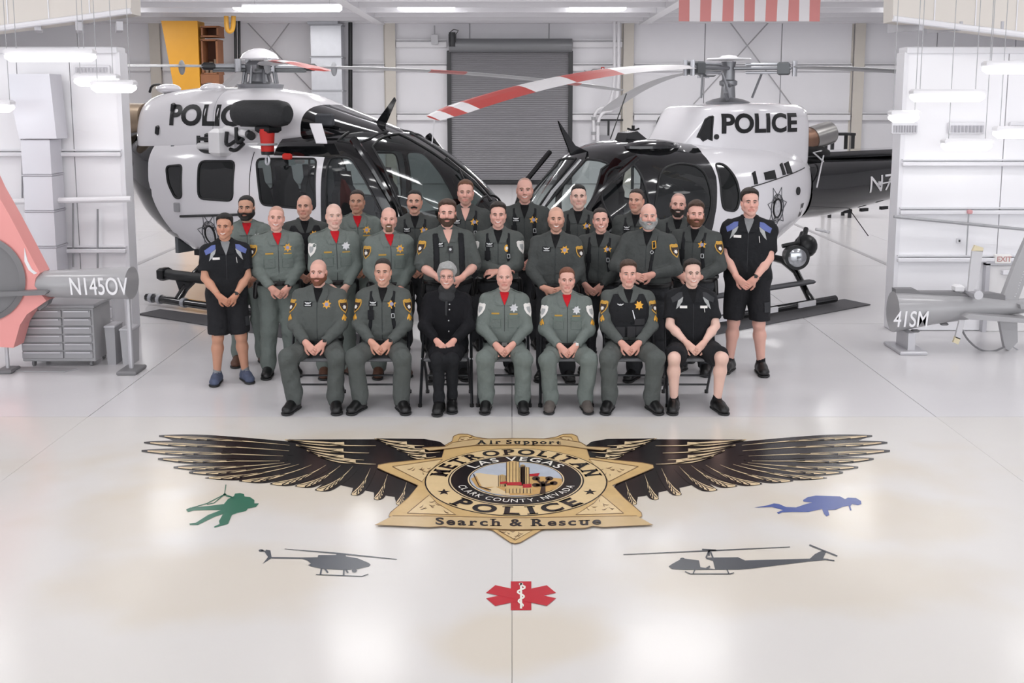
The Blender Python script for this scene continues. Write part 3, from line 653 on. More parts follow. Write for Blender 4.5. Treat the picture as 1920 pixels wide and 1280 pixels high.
def b3(m):
    m.poly([(783, 752), (800, 740), (840, 718), (865, 713), (935, 722), (942, 756), (1015, 766), (1005, 724), (970, 714), (972, 708), (1130, 706), (1165, 722), (1490, 713), (1515, 690), (1555, 670), (1570, 680), (1556, 712), (1582, 714), (1580, 719), (1480, 728), (1180, 765), (1130, 768), (860, 769), (800, 766)], 1, False, c4)
    m.line([(557, 693), (985, 674), (1390, 655)], [3, 6, 3], 2, False, c4); m.line([(1487, 645), (1627, 701)], 7, 2, False, c4)
    for q in [[(970, 710), (985, 674)], [(1005, 710), (990, 674)], [(950, 668), (1020, 672)], [(985, 700), (985, 672)]]: m.line(q, 8, 2, False, c4)
    m.line([(865, 778), (892, 790), (1090, 790), (1110, 784)], 5, 2, False, c4)
    for q in [[(915, 768), (905, 790)], [(1075, 768), (1085, 790)], [(1560, 716), (1612, 724)]]: m.line(q, 6, 2, False, c4)
    m.line([(990, 752), (970, 765)], 10, 2, False, c4); m.disc((852, 716), 12, 7, 2, c4)
silhouette('helicopter_silhouette', 'dark grey painted silhouette of a long-tailed helicopter with open door at right', mat('silhouette_dark_grey', '#43474d', .25), b3)
def b4(m):
    m.poly([(1210, 458), (1280, 446), (1310, 437), (1335, 440), (1370, 455), (1420, 457), (1470, 440), (1500, 433), (1457, 428), (1455, 420), (1480, 405), (1520, 398), (1640, 402), (1665, 415), (1680, 408), (1720, 410), (1745, 425), (1747, 440), (1730, 446), (1700, 440), (1692, 450), (1698, 472), (1690, 472), (1682, 448), (1650, 455), (1620, 468), (1580, 470), (1587, 495), (1572, 502), (1560, 490), (1550, 465), (1480, 480), (1400, 480), (1350, 482), (1332, 490), (1324, 482), (1355, 470), (1300, 455)], 1, False, c4)
silhouette('diver_silhouette', 'blue painted silhouette of a swimming scuba diver', mat('silhouette_blue', '#3f559b', .25), b4)
MS = empty('medical_star', ground(977, 1117), 0, 'red six-armed medical star with white snake and staff painted on the floor', 'painted star')
m = FP(); idn = lambda x, y: (x, y)
for i, a in enumerate((90, 27, -27)):
    ca, sa = math.cos(R(a)), math.sin(R(a)); h = .30
    L = 1.0
    m.poly([(977 + 64 * (sx * L * ca - sy * h * sa) * 1.0, 1117 - 27 * (sx * L * sa + sy * h * ca)) for (sx, sy) in ((-1, -1), (1, -1), (1, 1), (-1, 1))], 1 + i, False, idn)
o = m.build('star_arms', mat('medical_red', '#c02532', .25)); o.parent = MS; o.matrix_parent_inverse = Matrix.Translation(-MS.location)
m = FP(); m.line([(977, 1094), (977, 1142)], 4, 5, False, idn); m.disc((977, 1096), 4, 2.5, 5, idn)
m.line([(977 + 8 * (1 - .5 * k / 24) * math.sin(k * .62), 1098 + 1.7 * k) for k in range(25)], [1.5] + [3.2] * 22 + [2, 1], 6, False, idn)
o = m.build('snake_and_staff', PWHT); o.parent = MS; o.matrix_parent_inverse = Matrix.Translation(-MS.location)
# ------------------------------------------------------------------ helicopter tools
BLKGLOSS = mat('black_gloss_paint', '#111214', .08, coat=.6); WHTGLOSS = mat('white_gloss_paint', '#eceaee', .14, coat=.4)
SEALM = mat('window_seal', '#1f2022', .5); GLS = glass('tinted_glass', '#a5b0b0', .3); GLSD = glass('dark_tinted_glass', '#2c3236', .86); GLSC = glass('windscreen_glass', '#a9b4b2', .2); GLSR = glass('clear_windscreen_glass', '#dfe6e4', .05)
SEATM = mat('seat_fabric', '#33343a', .8); PANELM = mat('instrument_panel', '#232427', .6); ROTM = mat('rotor_head_metal', '#8f9094', .35, .5); BLADEW = mat('blade_white', '#e2e0e2', .3); BLADEG = mat('blade_grey', '#a2a3a6', .35); BLADER = mat('blade_red', '#b5413b', .4)
INTER = mat('cabin_lining', '#6f7377', .7)
class Loft:
    def __init__(s, st):                             # stations: x, half width, bottom, top, centre fraction, exponent
        s.x = np.array([a[0] for a in st], float); s.d = np.array([a[1:] for a in st], float)
        h = np.diff(s.x); dl = np.diff(s.d, axis=0) / h[:, None]; m = np.zeros_like(s.d)
        m[0] = dl[0]; m[-1] = dl[-1]
        for i in range(1, len(s.x) - 1):
            a, b = dl[i - 1], dl[i]; w1, w2 = 2 * h[i] + h[i - 1], h[i] + 2 * h[i - 1]
            with np.errstate(divide='ignore', invalid='ignore'): v = (w1 + w2) / (w1 / a + w2 / b)
            m[i] = np.where(a * b > 0, v, 0)
        s.m = m
    def par(s, x):
        x = np.clip(np.asarray(x, float), s.x[0], s.x[-1]); i = np.clip(np.searchsorted(s.x, x) - 1, 0, len(s.x) - 2)
        h = s.x[i + 1] - s.x[i]; t = ((x - s.x[i]) / h)[..., None]; h = h[..., None]
        return (2 * t ** 3 - 3 * t ** 2 + 1) * s.d[i] + (t ** 3 - 2 * t ** 2 + t) * h * s.m[i] + (-2 * t ** 3 + 3 * t ** 2) * s.d[i + 1] + (t ** 3 - t ** 2) * h * s.m[i + 1]
    def P(s, x, phi, side, off=0.):                  # phi in degrees from -90 (belly) to 90 (roof)
        x = np.asarray(x, float); phi = np.asarray(phi, float); q = s.par(x); w, zb, zt, cf, n = [q[..., k] for k in range(5)]
        zc = zb + cf * (zt - zb); c = np.cos(np.radians(phi)); sn = np.sin(np.radians(phi)); hh = np.where(sn > 0, zt - zc, zc - zb)
        y = (w) * np.abs(c) ** (2 / n); z = zc + hh * np.sign(sn) * np.abs(sn) ** (2 / n)
        p = np.stack([x, side * y, z], -1)
        if off:
            e = 1e-3
            N = s.normal(x, phi, side); p = p + N * off
        return p
    def normal(s, x, phi, side):
        e = .01; a = s.P(np.asarray(x) + e, phi, 1) - s.P(np.asarray(x) - e, phi, 1); b = s.P(x, np.minimum(np.asarray(phi) + .5, 89.9), 1) - s.P(x, np.asarray(phi) - .5, 1)
        N = np.cross(a, b); N /= np.linalg.norm(N, axis=-1, keepdims=True) + 1e-12
        q = s.P(x, phi, 1); sg = np.where((N[..., 1] + N[..., 2] * np.sign(np.asarray(phi) + 1e-6)) < 0, -1., 1.)
        N = N * sg[..., None]; N = N.copy(); N[..., 1] *= side
        return N
    def phi(s, x, z):
        q = s.par(x); w, zb, zt, cf, n = [q[..., k] for k in range(5)]; zc = zb + cf * (zt - zb); z = np.asarray(z, float)
        up = z > zc; t = np.clip(np.where(up, (z - zc) / (zt - zc), (zc - z) / (zc - zb)), 0, 1) ** (n / 2)
        return np.where(up, 1, -1) * np.degrees(np.arcsin(np.clip(t, 0, 1)))
    def xz(s, pts): a = np.array(pts, float); return np.stack([a[:, 0], s.phi(a[:, 0], a[:, 1])], 1)
def inpoly(P, poly):
    x, y = P[:, 0], P[:, 1]; r = np.zeros(len(P), bool); n = len(poly)
    for i in range(n):
        (x0, y0), (x1, y1) = poly[i], poly[(i + 1) % n]
        c = ((y0 > y) != (y1 > y)); 
        if c.any(): r ^= c & (x < (x1 - x0) * (y - y0) / (y1 - y0 + 1e-15) + x0)
    return r
def dens(poly, d=.05, closed=True):
    out = []; n = len(poly)
    for i in range(n if closed else n - 1):
        a, b = np.array(poly[i], float), np.array(poly[(i + 1) % n], float); L = math.hypot(b[0] - a[0], (b[1] - a[1]) / 60); k = max(1, int(L / d))
        for j in range(k): out.append(a + (b - a) * j / k)
    return out
def shell(L, name, parent, paint, mats, windows, sides=(-1, 1), dx=.09, dphi=6., seal=.014, clear=None):
    """hull from a loft. paint: function (x, phi, z) -> material index; windows: list of (name, polygon in (x, phi), material). Returns hull."""
    x0, x1 = L.x[0], L.x[-1]; pts = []; edges = []
    gx = np.linspace(x0, x1, int((x1 - x0) / dx) + 1); gp = np.linspace(-90, 90, int(180 / dphi) + 1)
    wp_ = [(nm, dens(p), mt) for nm, p, mt in windows]
    for a in gx:
        for b in gp: pts.append((a, b / 60))
    for nm, p, mt in wp_:
        k = len(pts); pts += [(q[0], q[1] / 60) for q in p]; edges += [(k + i, k + (i + 1) % len(p)) for i in range(len(p))]
    for bl in paint[1]:
        p = dens(bl, .05, False) + [np.array(bl[-1], float)]; k = len(pts); pts += [(min(max(q[0], x0), x1), min(max(q[1], -90), 90) / 60) for q in p]; edges += [(k + i, k + i + 1) for i in range(len(p) - 1)]
    v, e, f, *_ = delaunay_2d_cdt([Vector(p) for p in pts], edges, [], 0, 1e-5)
    V = np.array([(q[0], q[1] * 60) for q in v]); T = np.array([t for t in f if len(t) == 3]); cen = V[T].mean(1)
    wid = np.full(len(T), -1)
    for i, (nm, p, mt) in enumerate(wp_): wid[inpoly(cen, p)] = i
    pz = L.P(cen[:, 0], cen[:, 1], 1)[:, 2]; mi = paint[0](cen[:, 0], cen[:, 1], pz)
    AV = []; AF = []; AM = []
    for sd in sides:
        P3 = L.P(V[:, 0], V[:, 1], sd); n = sum(len(a) for a in AV); AV.append(P3); keep = wid < 0
        t = T[keep] if sd < 0 else T[keep][:, ::-1]; AF.append(t + n); AM.append(mi[keep])
    me = bpy.data.meshes.new(name); me.from_pydata(np.concatenate(AV).tolist(), [], np.concatenate(AF).tolist())
    me.polygons.foreach_set('material_index', np.concatenate(AM).astype(np.int32))
    bm = bmesh.new(); bm.from_mesh(me); bmesh.ops.remove_doubles(bm, verts=bm.verts, dist=.0008); bmesh.ops.recalc_face_normals(bm, faces=bm.faces); bm.to_mesh(me); bm.free()
    hull = link(name, me, mats, parent, True)
    for i, (nm, p, mt) in enumerate(wp_):
        tt = T[wid == i]
        if not len(tt): continue
        used, inv = np.unique(tt, return_inverse=True); tt = inv.reshape(tt.shape)
        for sd in sides:
            P3 = L.P(V[used, 0], V[used, 1], sd, -.004); o = pyd(nm, P3, tt if sd > 0 else tt[:, ::-1], GLSR if sd == clear and mt in (GLS, GLSD) else mt, parent, True)
            a = np.array(p); ring = L.P(a[:, 0], np.minimum(a[:, 1], 89.5), sd, .002)
            if seal: MB().tube([tuple(q) for q in ring] + [tuple(ring[0])], seal, 6, False).build('window_seal', SEALM, o, True)
    return hull
def on_loft(L, side, x0, z0, w, h, txt, mt, name, parent, flip, bold=.03, sx=1.0, slope=0.):   # lettering laid on the hull
    v, f = text_mesh(txt, bold); me = bpy.data.meshes.new(name); me.from_pydata([(a[0], a[1], 0) for a in v], [], f)
    bm = bmesh.new(); bm.from_mesh(me)
    for _ in range(2): bmesh.ops.subdivide_edges(bm, edges=[e for e in bm.edges if e.calc_length() > .12], cuts=1)
    bm.to_mesh(me); bm.free()
    a = np.array([p.co[:2] for p in me.vertices]); lo, hi = a.min(0), a.max(0); a = (a - lo) / (hi - lo)
    xx = x0 + (w * (1 - a[:, 0]) if flip else w * a[:, 0]); zz = z0 + h * a[:, 1] + slope * (xx - x0)
    P3 = L.P(xx, L.phi(xx, zz), side, .006)
    for p, q in zip(me.vertices, P3): p.co = q
    return link(name, me, mt, parent)
def blade(parent, root, ang, r0, r1, droop, chord, bands, rootmat=None, cone=0., pitch=.12, name='rotor_blade'):
    """one rotor blade; bands = list of (r_start, material)"""
    n = 26; ms = []; vs = []; fs = []; mi = []
    for m_ in [b[1] for b in bands]:
        if m_ not in ms: ms.append(m_)
    for i in range(n + 1):
        t = i / n; r = r0 + (r1 - r0) * t; c = chord * (1.0 if t < .93 else 1 - (t - .93) * 4.5) * (.7 + .3 * min(1, t * 6)); z = cone * t - droop * t * t; th = .016 * (1 if t < .9 else .6)
        for (yy, zz) in ((-.5, 0), (-.3, 1), (0, 1.1), (.5, .1), (.2, -.8), (-.25, -.9)):
            vs.append((r, yy * c, z + zz * th - yy * c * pitch))
    for i in range(n):
        rm = r0 + (r1 - r0) * (i + .5) / n; mb = [b for b in bands if b[0] <= rm][-1][1]
        for k in range(6): fs.append((i * 6 + k, i * 6 + (k + 1) % 6, (i + 1) * 6 + (k + 1) % 6, (i + 1) * 6 + k)); mi.append(ms.index(mb))
    fs += [tuple(range(6)), tuple(range(n * 6, n * 6 + 6))[::-1]]; mi += [0, len(ms) - 1]
    a = ang; M = Matrix.Rotation(a, 3, 'Z'); vs = [tuple(M @ Vector(p) + Vector(root)) for p in vs]
    return pyd(name, vs, fs, ms, parent, False, mi)
def hsvec(p): return Vector(p)

# ------------------------------------------------------------------ right helicopter (single engine, black nose, white body)
yawB = math.atan2(-.574, -.819)
HB = empty('helicopter', (2.99, 13.9, 0), yawB, 'black and white police helicopter at right, nose pointing left, number on its black tail', 'helicopter', 'police helicopters')
LB = Loft([(-1.3, .36, 1.12, 2.02, .5, 2.3), (-1.05, .52, 1.0, 2.1, .5, 2.4), (-.7, .66, .87, 2.16, .5, 2.5), (-.16, .8, .7, 2.2, .48, 2.7), (.5, .9, .6, 2.22, .46, 2.8), (1.2, .94, .55, 2.24, .45, 2.8), (2.0, .93, .53, 2.27, .45, 2.7), (2.45, .88, .54, 2.18, .45, 2.6), (2.7, .83, .55, 1.98, .45, 2.5), (3.05, .72, .6, 1.66, .46, 2.4), (3.25, .54, .69, 1.45, .48, 2.3), (3.36, .36, .8, 1.26, .5, 2.2), (3.42, .06, .92, 1.05, .5, 2)])
def pB(x, phi, z):
    mi = np.zeros(len(x), int)                       # 0 white 1 black
    xb = np.interp(z, [.5, 1.15, 1.45, 1.82, 2.1, 2.16, 2.3], [1.38, 1.31, 1.23, 1.18, 1.21, 1.16, 1.08]); mi[x > xb] = 1
    mi[x < -1.16] = 1
    return mi
bline = [(float(a), float(LB.phi(np.array([a]), np.array([z]))[0])) for a, z in [(1.42, .56), (1.38, .7), (1.31, 1.15), (1.23, 1.45), (1.18, 1.82), (1.21, 2.1), (1.18, 2.14), (1.15, 2.17), (1.12, 2.2)]] + [(1.08, 90)]
Bx = lambda p, r=.1: LB.xz(round_corners(p, r))
winB = [('rear_door_pane', Bx([(1.12, 1.99), (.95, 1.97), (.83, 1.8), (.79, 1.55), (.86, 1.38), (1.12, 1.42), (1.15, 1.6)], .12), GLSD),
        ('door_pane', Bx([(2.1, 1.93), (1.72, 2.02), (1.36, 1.95), (1.3, 1.5), (1.42, 1.2), (2.2, 1.2), (2.24, 1.5)], .16), GLSD),
        ('front_door_pane', Bx([(2.36, 2.04), (2.3, 1.5), (2.36, 1.12), (2.75, 1.1), (2.86, 1.62), (2.62, 1.96)], .1), GLSR),
        ('windscreen_pane', [(2.62, 86), (2.58, 62), (2.66, float(LB.phi(np.array([2.72]), np.array([1.9]))[0])), (2.95, float(LB.phi(np.array([2.95]), np.array([1.58]))[0])), (3.1, float(LB.phi(np.array([3.1]), np.array([1.2]))[0])), (3.2, 5), (3.28, 40), (3.28, 86)], GLSR),
        ('chin_pane', Bx([(2.55, .98), (2.6, .74), (3.0, .8), (3.15, .95), (3.0, 1.05)], .1), GLS)]
shell(LB, 'fuselage', HB, (pB, [bline, [(-1.16, -90), (-1.16, 90)]]), [WHTGLOSS, BLKGLOSS], winB, clear=-1)
# white engine cowling
LC = Loft([(-1.22, .3, 1.8, 2.3, .4, 3), (-1.14, .4, 1.75, 2.6, .4, 4), (-1.02, .47, 1.75, 2.71, .4, 5), (0, .52, 1.75, 2.73, .4, 6), (.5, .52, 1.85, 2.71, .4, 6), (.76, .5, 1.9, 2.7, .4, 6), (.9, .46, 2.0, 2.67, .4, 5), (1.0, .43, 2.0, 2.56, .4, 4), (1.14, .38, 2.05, 2.4, .4, 3.4), (1.28, .34, 2.1, 2.22, .5, 2.6)])
cow = shell(LC, 'engine_cowling', HB, (lambda x, p, z: np.zeros(len(x), int), []), [WHTGLOSS], [('intake_screen', LC.xz([(.84, 2.56), (.94, 2.52), (1.06, 2.3), (.98, 2.25), (.86, 2.25)]), mat('intake_dark', '#1a1b1d', .7))], seal=.012)
on_loft(LC, 1, -.76, 2.335, 1.48, .26, 'POLICE', mat('black_lettering', '#17181a', .35), 'lettering', cow, True, .035); on_loft(LC, -1, -.76, 2.335, 1.48, .26, 'POLICE', _M['black_lettering'], 'lettering', cow, False, .035)
# rear fairing that widens from the cowling into the body
LF = Loft([(-1.14, .34, 1.5, 2.12, .3, 2.2), (-.9, .54, 1.5, 2.2, .3, 2.2), (-.3, .66, 1.5, 2.27, .3, 2.2), (.4, .7, 1.5, 2.28, .3, 2.2), (.85, .66, 1.6, 2.25, .3, 2.2), (1.05, .5, 1.7, 2.2, .3, 2.2)])
shell(LF, 'shoulder_fairing', HB, (lambda x, p, z: np.zeros(len(x), int), []), [WHTGLOSS], [])
for s in (-1, 1):
    for (x, z, w, h) in [(.12, 1.79, .24, .09), (-.37, 1.86, .12, .13), (.46, 1.77, .06, .14), (-.22, 1.85, .06, .13)]:
        q = np.array([(x + w / 2, z + h / 2), (x - w / 2, z + h / 2 + .02), (x - w / 2, z - h / 2), (x + w / 2, z - h / 2)]); L_ = LB
        P3 = L_.P(q[:, 0], L_.phi(q[:, 0], q[:, 1]), s, .02); c = P3.mean(0); n = L_.normal(np.array([x]), L_.phi(np.array([x]), np.array([z])), s)[0]
        MB().prism([tuple(p) for p in P3], tuple(-n), .04).build('vent_slot', _M['intake_dark'], HB)
    a = np.array([[.56 - .05 * k, 1.67 + .006 * k] for k in range(30)]); P3 = LB.P(a[:, 0], LB.phi(a[:, 0], a[:, 1]), s, .004); MB().tube([tuple(p) for p in P3], .007, 5).build('panel_seam', SEALM, HB)
    a = np.array([[1.06 + .0 * k, 2.1 - .05 * k] for k in range(2)])
    for (x, z, r, mt) in [(-.58, 1.55, .055, PANELM), (.8, 2.3, .035, BLACKM)]:
        LL = LB if z < 2 else LC; p = LL.P(np.array([x]), LL.phi(np.array([x]), np.array([z])), s, .004)[0]; n = LL.normal(np.array([x]), LL.phi(np.array([x]), np.array([z])), s)[0]
        MB().cyl(p - n * .02, p + n * .012, r, 14).build('round_cap', mt, HB)
    q = np.array([(-.72, 1.36), (-.82, 1.37), (-.82, 1.19), (-.72, 1.18)]); pyd('access_panel', LB.P(q[:, 0], LB.phi(q[:, 0], q[:, 1]), s, .006), [(0, 1, 2, 3)], BLACKM, HB)
def star_decal(L, s, x, z, r, parent):
    SD = mat('decal_grey_line', '#5d5e63', .4)
    def mp(pts, off): a = np.array(pts); return L.P(a[:, 0], L.phi(a[:, 0], a[:, 1]), s, off)
    st = [(x + (r if k % 2 == 0 else r * .55) * math.sin(PI * k / 7) * .8, z + (r if k % 2 == 0 else r * .55) * math.cos(PI * k / 7 + PI)) for k in range(14)]
    o = MB().tube([tuple(p) for p in mp(dens(st, .03) + [st[0]], .004)], .006, 4).build('star_decal', SD, parent)
    for rr in (.62, .4): MB().tube([tuple(p) for p in mp([(x + r * rr * .8 * math.sin(2 * PI * k / 32), z + r * rr * math.cos(2 * PI * k / 32)) for k in range(33)], .005)], .007 if rr > .5 else .013, 4).build('decal_ring', SD if rr > .5 else BLACKM, o)
    for txt, a0, a1 in (('METROPOLITAN', 150, 30), ('POLICE', 235, 305)):
        for i, ch in enumerate(txt):
            v, f = glyph(ch, .02); a = R(a0 + (a1 - a0) * (i + .5) / len(txt)); bt = a0 > 200; k = .2 * r; cx = v[:, 0].mean(); sg = -1 if s > 0 else 1
            rad = r * .5; pts = []
            for u, w in v:
                u = (u - cx) * k; w = (w - .35) * k; rr = rad - w if bt else rad + w; t = (u if not bt else -u); X = rr * math.cos(a) + t * math.sin(a); Z = rr * math.sin(a) - t * math.cos(a); pts.append((x + sg * X * .8, z + Z))
            pyd('decal_letter', mp(pts, .007), f, BLACKM, o)
    q = [(x + r * .3 * .8 * math.sin(2 * PI * k / 20), z + r * .3 * math.cos(2 * PI * k / 20)) for k in range(20)]; pyd('decal_seal', mp(q, .004), [tuple(range(20))], mat('decal_seal_grey', '#c6c6ca', .4, noise=.5, nscale=30), o)
star_decal(LB, 1, -.02, 1.36, .3, HB); star_decal(LB, -1, -.02, 1.36, .3, HB)
# tail boom and exhaust
tb = Loft([(-5.6, .2, 1.48, 1.9, .5, 2.2), (-3.8, .27, 1.24, 1.93, .5, 2.3), (-2.6, .34, 1.12, 1.95, .5, 2.4), (-1.8, .38, 1.06, 1.96, .5, 2.4), (-1.25, .41, 1.06, 1.98, .5, 2.4)])
bo = shell(tb, 'tail_boom', HB, (lambda x, p, z: np.zeros(len(x), int), []), [BLKGLOSS], [])
on_loft(tb, 1, -4.42, 1.44, 1.75, .25, 'N741SM', mat('white_lettering', '#f1f0f2', .35), 'lettering', bo, True, .0, slope=-.03)
m = MB(); m.prism([(-5.2, -.18, 1.9), (-5.75, -.18, 2.75), (-6.0, -.18, 2.75), (-5.75, -.18, 1.9)], (0, 1, 0), .0); 
MB().box((-2.6, 0, 1.97), (2.6, .5, .1), bev=.04).build('drive_shaft_cover', BLKGLOSS, HB)
ex = MB().tube([(-1.05, .14, 2.18), (-1.35, .16, 2.2), (-1.7, .18, 2.26)], [.17, .17, .15], 18).build('exhaust_pipe', mat('scorched_exhaust', '#8a6a58', .4, .6, noise=.3, nscale=6), HB, True)
MB().tube([(-1.46, .17, 2.22), (-1.85, .19, 2.3)], [.172, .168], 18).build('exhaust_sleeve', mat('exhaust_steel', '#9a9896', .3, .7, noise=.15, nscale=5), ex, True)
MB().tube([(-1.06, .2, 2.12), (-1.5, .22, 2.06), (-1.8, .2, 2.0)], [.1, .1, .06], 10).build('oil_cooler_hose', BLKRUB, HB, True)
MB().tube([(-1.5, .38, 1.9), (-1.2, .44, 2.04), (-1.55, .3, 2.05)], .012, 6).build('strut_wire', WHITEMETAL, HB)
MB().tube([(-1.25, .48, 1.55), (-1.6, .3, 1.98)], .012, 6).build('strut_wire', WHITEMETAL, HB)
for (x, z) in ((-2.9, 1.52), (-3.2, 1.55)): MB().cyl((x, .3, z), (x, .36, z), .035, 10).build('antenna_foot', WHITEMETAL, HB)
MB().tube([(-2.9, .37, 1.52), (-3.18, .4, 1.55)], .01, 6).build('wire_antenna', WHITEMETAL, HB)
for x in (-2.5, -2.9, -3.4): MB().box((x, .08, 1.1), (.16, .05, .05)).build('belly_fin', BLACKM, HB)
MB().cyl((-2.55, .1, 1.1), (-2.8, .25, .72), .008, 5).build('whip_antenna', BLACKM, HB)
# roof fittings, wire cutter
MB().prism([(2.52, -.012, 2.14), (2.72, -.012, 2.22), (2.98, -.012, 2.52), (2.94, -.012, 2.42), (2.78, -.012, 2.1)], (0, 1, 0), .024).build('wire_cutter', BLKGLOSS, HB)
MB().prism([(2.0, -.1, 2.26), (1.95, -.1, 2.36), (1.8, -.1, 2.38), (1.62, -.1, 2.27)], (0, 1, 0), .2).build('roof_fairing', BLKGLOSS, HB)
MB().cyl((1.9, -.3, 2.27), (1.62, -.32, 2.85), .008, 5).build('whip_antenna', BLACKM, HB)
o = MB().ell((1.85, .42, 2.2), (.42, .24, .09), 16).build('roof_bulge', BLKGLOSS, HB, True)
q = np.array([(2.35, 2.06), (2.75, 1.5), (2.72, 1.1)])
# interior
def seat(parent, x, y, mt=SEATM, h=1.0, z0=.85):
    o = MB().box((x, y, z0 + .08), (.5, .46, .16), bev=.06).build('seat', mt, parent)
    m = MB(); m.add([(x - .2 - .05 * (z > .3) - .14 * z, y + sy * w, z0 + .12 + z) for z, w in ((0, .22), (.35, .23), (.62, .2), (.72, .12), (.9, .11)) for sy in (-1, 1)] + [(x - .3 - .05 * (z > .3) - .14 * z, y + sy * w, z0 + .12 + z) for z, w in ((0, .22), (.35, .23), (.62, .2), (.72, .12), (.9, .11)) for sy in (-1, 1)],
          [(2 * i, 2 * i + 1, 2 * i + 3, 2 * i + 2) for i in range(4)] + [(10 + 2 * i + 2, 10 + 2 * i + 3, 10 + 2 * i + 1, 10 + 2 * i) for i in range(4)] + [(2 * i, 2 * i + 2, 12 + 2 * i, 10 + 2 * i) for i in range(4)] + [(2 * i + 3, 2 * i + 1, 11 + 2 * i, 13 + 2 * i) for i in range(4)] + [(8, 9, 19, 18)])
    m.build('seat_back', mt, o)
for y in (-.42, .42): seat(HB, 2.15, y)
for y in (-.5, 0, .5): seat(HB, 1.0, y)
MB().box((1.9, 0, .72), (2.6, 1.5, .08)).build('cabin_floor', PANELM, HB); MB().box((.62, 0, 1.32), (.06, 1.3, 1.2)).build('cabin_bulkhead', PANELM, HB)
m = MB(); m.box((3.0, -.1, 1.22), (.4, .8, .22), rotz(0), bev=.05); m.box((2.8, 0, .95), (.4, .3, .5), bev=.04); m.build('instrument_console', PANELM, HB)
for s in (-1, 1): MB().tube([(2.46, s * .845, 2.1), (2.95, s * .74, 1.72), (3.2, s * .63, 1.3)], .035, 8).build('door_post', BLKGLOSS, HB, True)
MB().tube([(2.62, 0, 2.03), (3.05, 0, 1.67), (3.3, 0, 1.38)], .03, 8).build('centre_post', mat('bright_post', '#c9cbcd', .15, .6), HB, True)
# landing gear
for s in (-1, 1):
    sk = MB().tube([(-.95, s * 1.09, .09), (1.9, s * 1.09, .09), (2.35, s * 1.09, .12), (2.6, s * 1.09, .24)], .05, 10).build('skid', BLKGLOSS, HB, True)
    for x in (-.45, 1.75):
        MB().tube([(x, s * .35, .62), (x, s * .6, .6), (x, s * .82, .48), (x - .02, s * 1.0, .2), (x - .02, s * 1.09, .1)], [.05, .055, .05, .045, .06], 10).build('skid_leg', BLKGLOSS, sk, True)
    st_ = MB().box((.55, s * 1.02, .36), (2.2, .12, .05), bev=.02).build('boarding_step', mat('grey_step', '#4a4b4f', .5), sk)
    for k in range(3): MB().box((-.3 + .75 * k, s * 1.145, .1), (.34, .02, .07)).build('skid_band', WHITEMETAL, sk)
MB().tube([(-.9, .6, 1.0), (-.72, .72, .9), (-.68, .78, .84)], .035, 8).build('light_arm', BLACKM, HB, True)
sl = MB().lathe([(.02, -.16), (.13, -.15), (.155, 0), (.16, .1), (.165, .13)], (-.34, .88, .7), 20, Matrix.Rotation(R(-90), 3, 'X') @ Matrix.Rotation(R(35), 3, 'Y')).build('search_light', BLACKM, HB, True)
d = (Matrix.Rotation(R(-90), 3, 'X') @ Matrix.Rotation(R(35), 3, 'Y')) @ Vector((0, 0, 1)); c = Vector((-.34, .88, .7)) + d * .132
MB().lathe([(.148, 0), (.15, .004), (.1, .03), (.03, .04)], c - d * .02, 20, Matrix.Rotation(R(-90), 3, 'X') @ Matrix.Rotation(R(35), 3, 'Y')).build('search_light_lens', mat('lens_chrome', '#b9bcc0', .12, .8, noise=.4, nscale=25), sl, True)
MB().ell((-.68, .78, .8), (.16, .16, .16), 16).build('camera_ball', BLACKM, HB, True); MB().tube([(-.3, .7, .82), (-.5, .8, .86), (-.75, .66, .96)], .03, 8).build('light_bracket', BLACKM, HB, True)
MB().tube([(-.85, .8, 1.02), (-1.0, .92, .98), (-.92, .95, 1.0)], .02, 6).build('tow_ring', WHITEMETAL, HB, True)
# rotor
hb_ = (.08, 0, 3.16)
MB().lathe([(.28, 2.68), (.3, 2.74), (.2, 2.78), (.1, 2.8), (.09, 2.95), (.12, 2.97), (.12, 3.02), (.085, 3.04), (.085, 3.2), (.1, 3.28)], (.08, 0, 0), 20).build('rotor_mast', ROTM, HB, True)
MB().lathe([(.29, 3.3), (.3, 3.31), (.29, 3.325), (.13, 3.335), (.09, 3.36), (.02, 3.37)], (.08, 0, 0), 24).build('hub_cap_disc', WHITEMETAL, HB, True)
for a0 in (222.3, 342.3, 102.3):
    a = R(a0) - yawB; ca, sa = math.cos(a), math.sin(a); D = lambda r, t, z: (hb_[0] + ca * r - sa * t, hb_[1] + sa * r + ca * t, z)
    ar = MB().box(D(.45, 0, 3.19), (.75, .16, .05), rotz(a), bev=.015).build('star_arm', ROTM, HB); 
    for z in (3.24, 3.13): MB().box(D(.5, 0, z), (.55, .12, .035), rotz(a), bev=.012).build('sleeve_plate', GALV, ar)
    MB().box(D(.72, 0, 3.18), (.16, .2, .17), rotz(a), bev=.02).build('grip_block', mat('dark_hub_metal', '#66696b', .4, .4), ar)
    for t in (-.06, .06): MB().cyl(D(.86, t, 3.08), D(.86, t, 3.28), .03, 8).build('blade_pin', GALV, ar)
    MB().tube([D(.3, .26, 2.8), D(.42, .2, 3.12)], .018, 6).build('pitch_rod', ROTM, ar)
    wb = [(0, BLADEG), (.75, BLADEW), (2.25, BLADER), (3.15, BLADEW), (3.75, BLADER), (4.52, BLADEW), (4.7, BLADER), (4.95, BLADEW)]
    blade(HB, (hb_[0], hb_[1], 3.19), a, .85, 5.05 if a0 > 200 and a0 < 300 else 5.35, .55, .35, wb if a0 > 200 and a0 < 300 else [(0, BLADEG)], cone=-.06, pitch=.2 if a0 < 300 and a0 > 200 else .12)
MB().tube([(.2, .14, 2.96), (.36, .22, 3.0), (.4, .26, 2.86), (.3, .2, 2.78)], .03, 6).build('scissor_link', ROTM, HB)

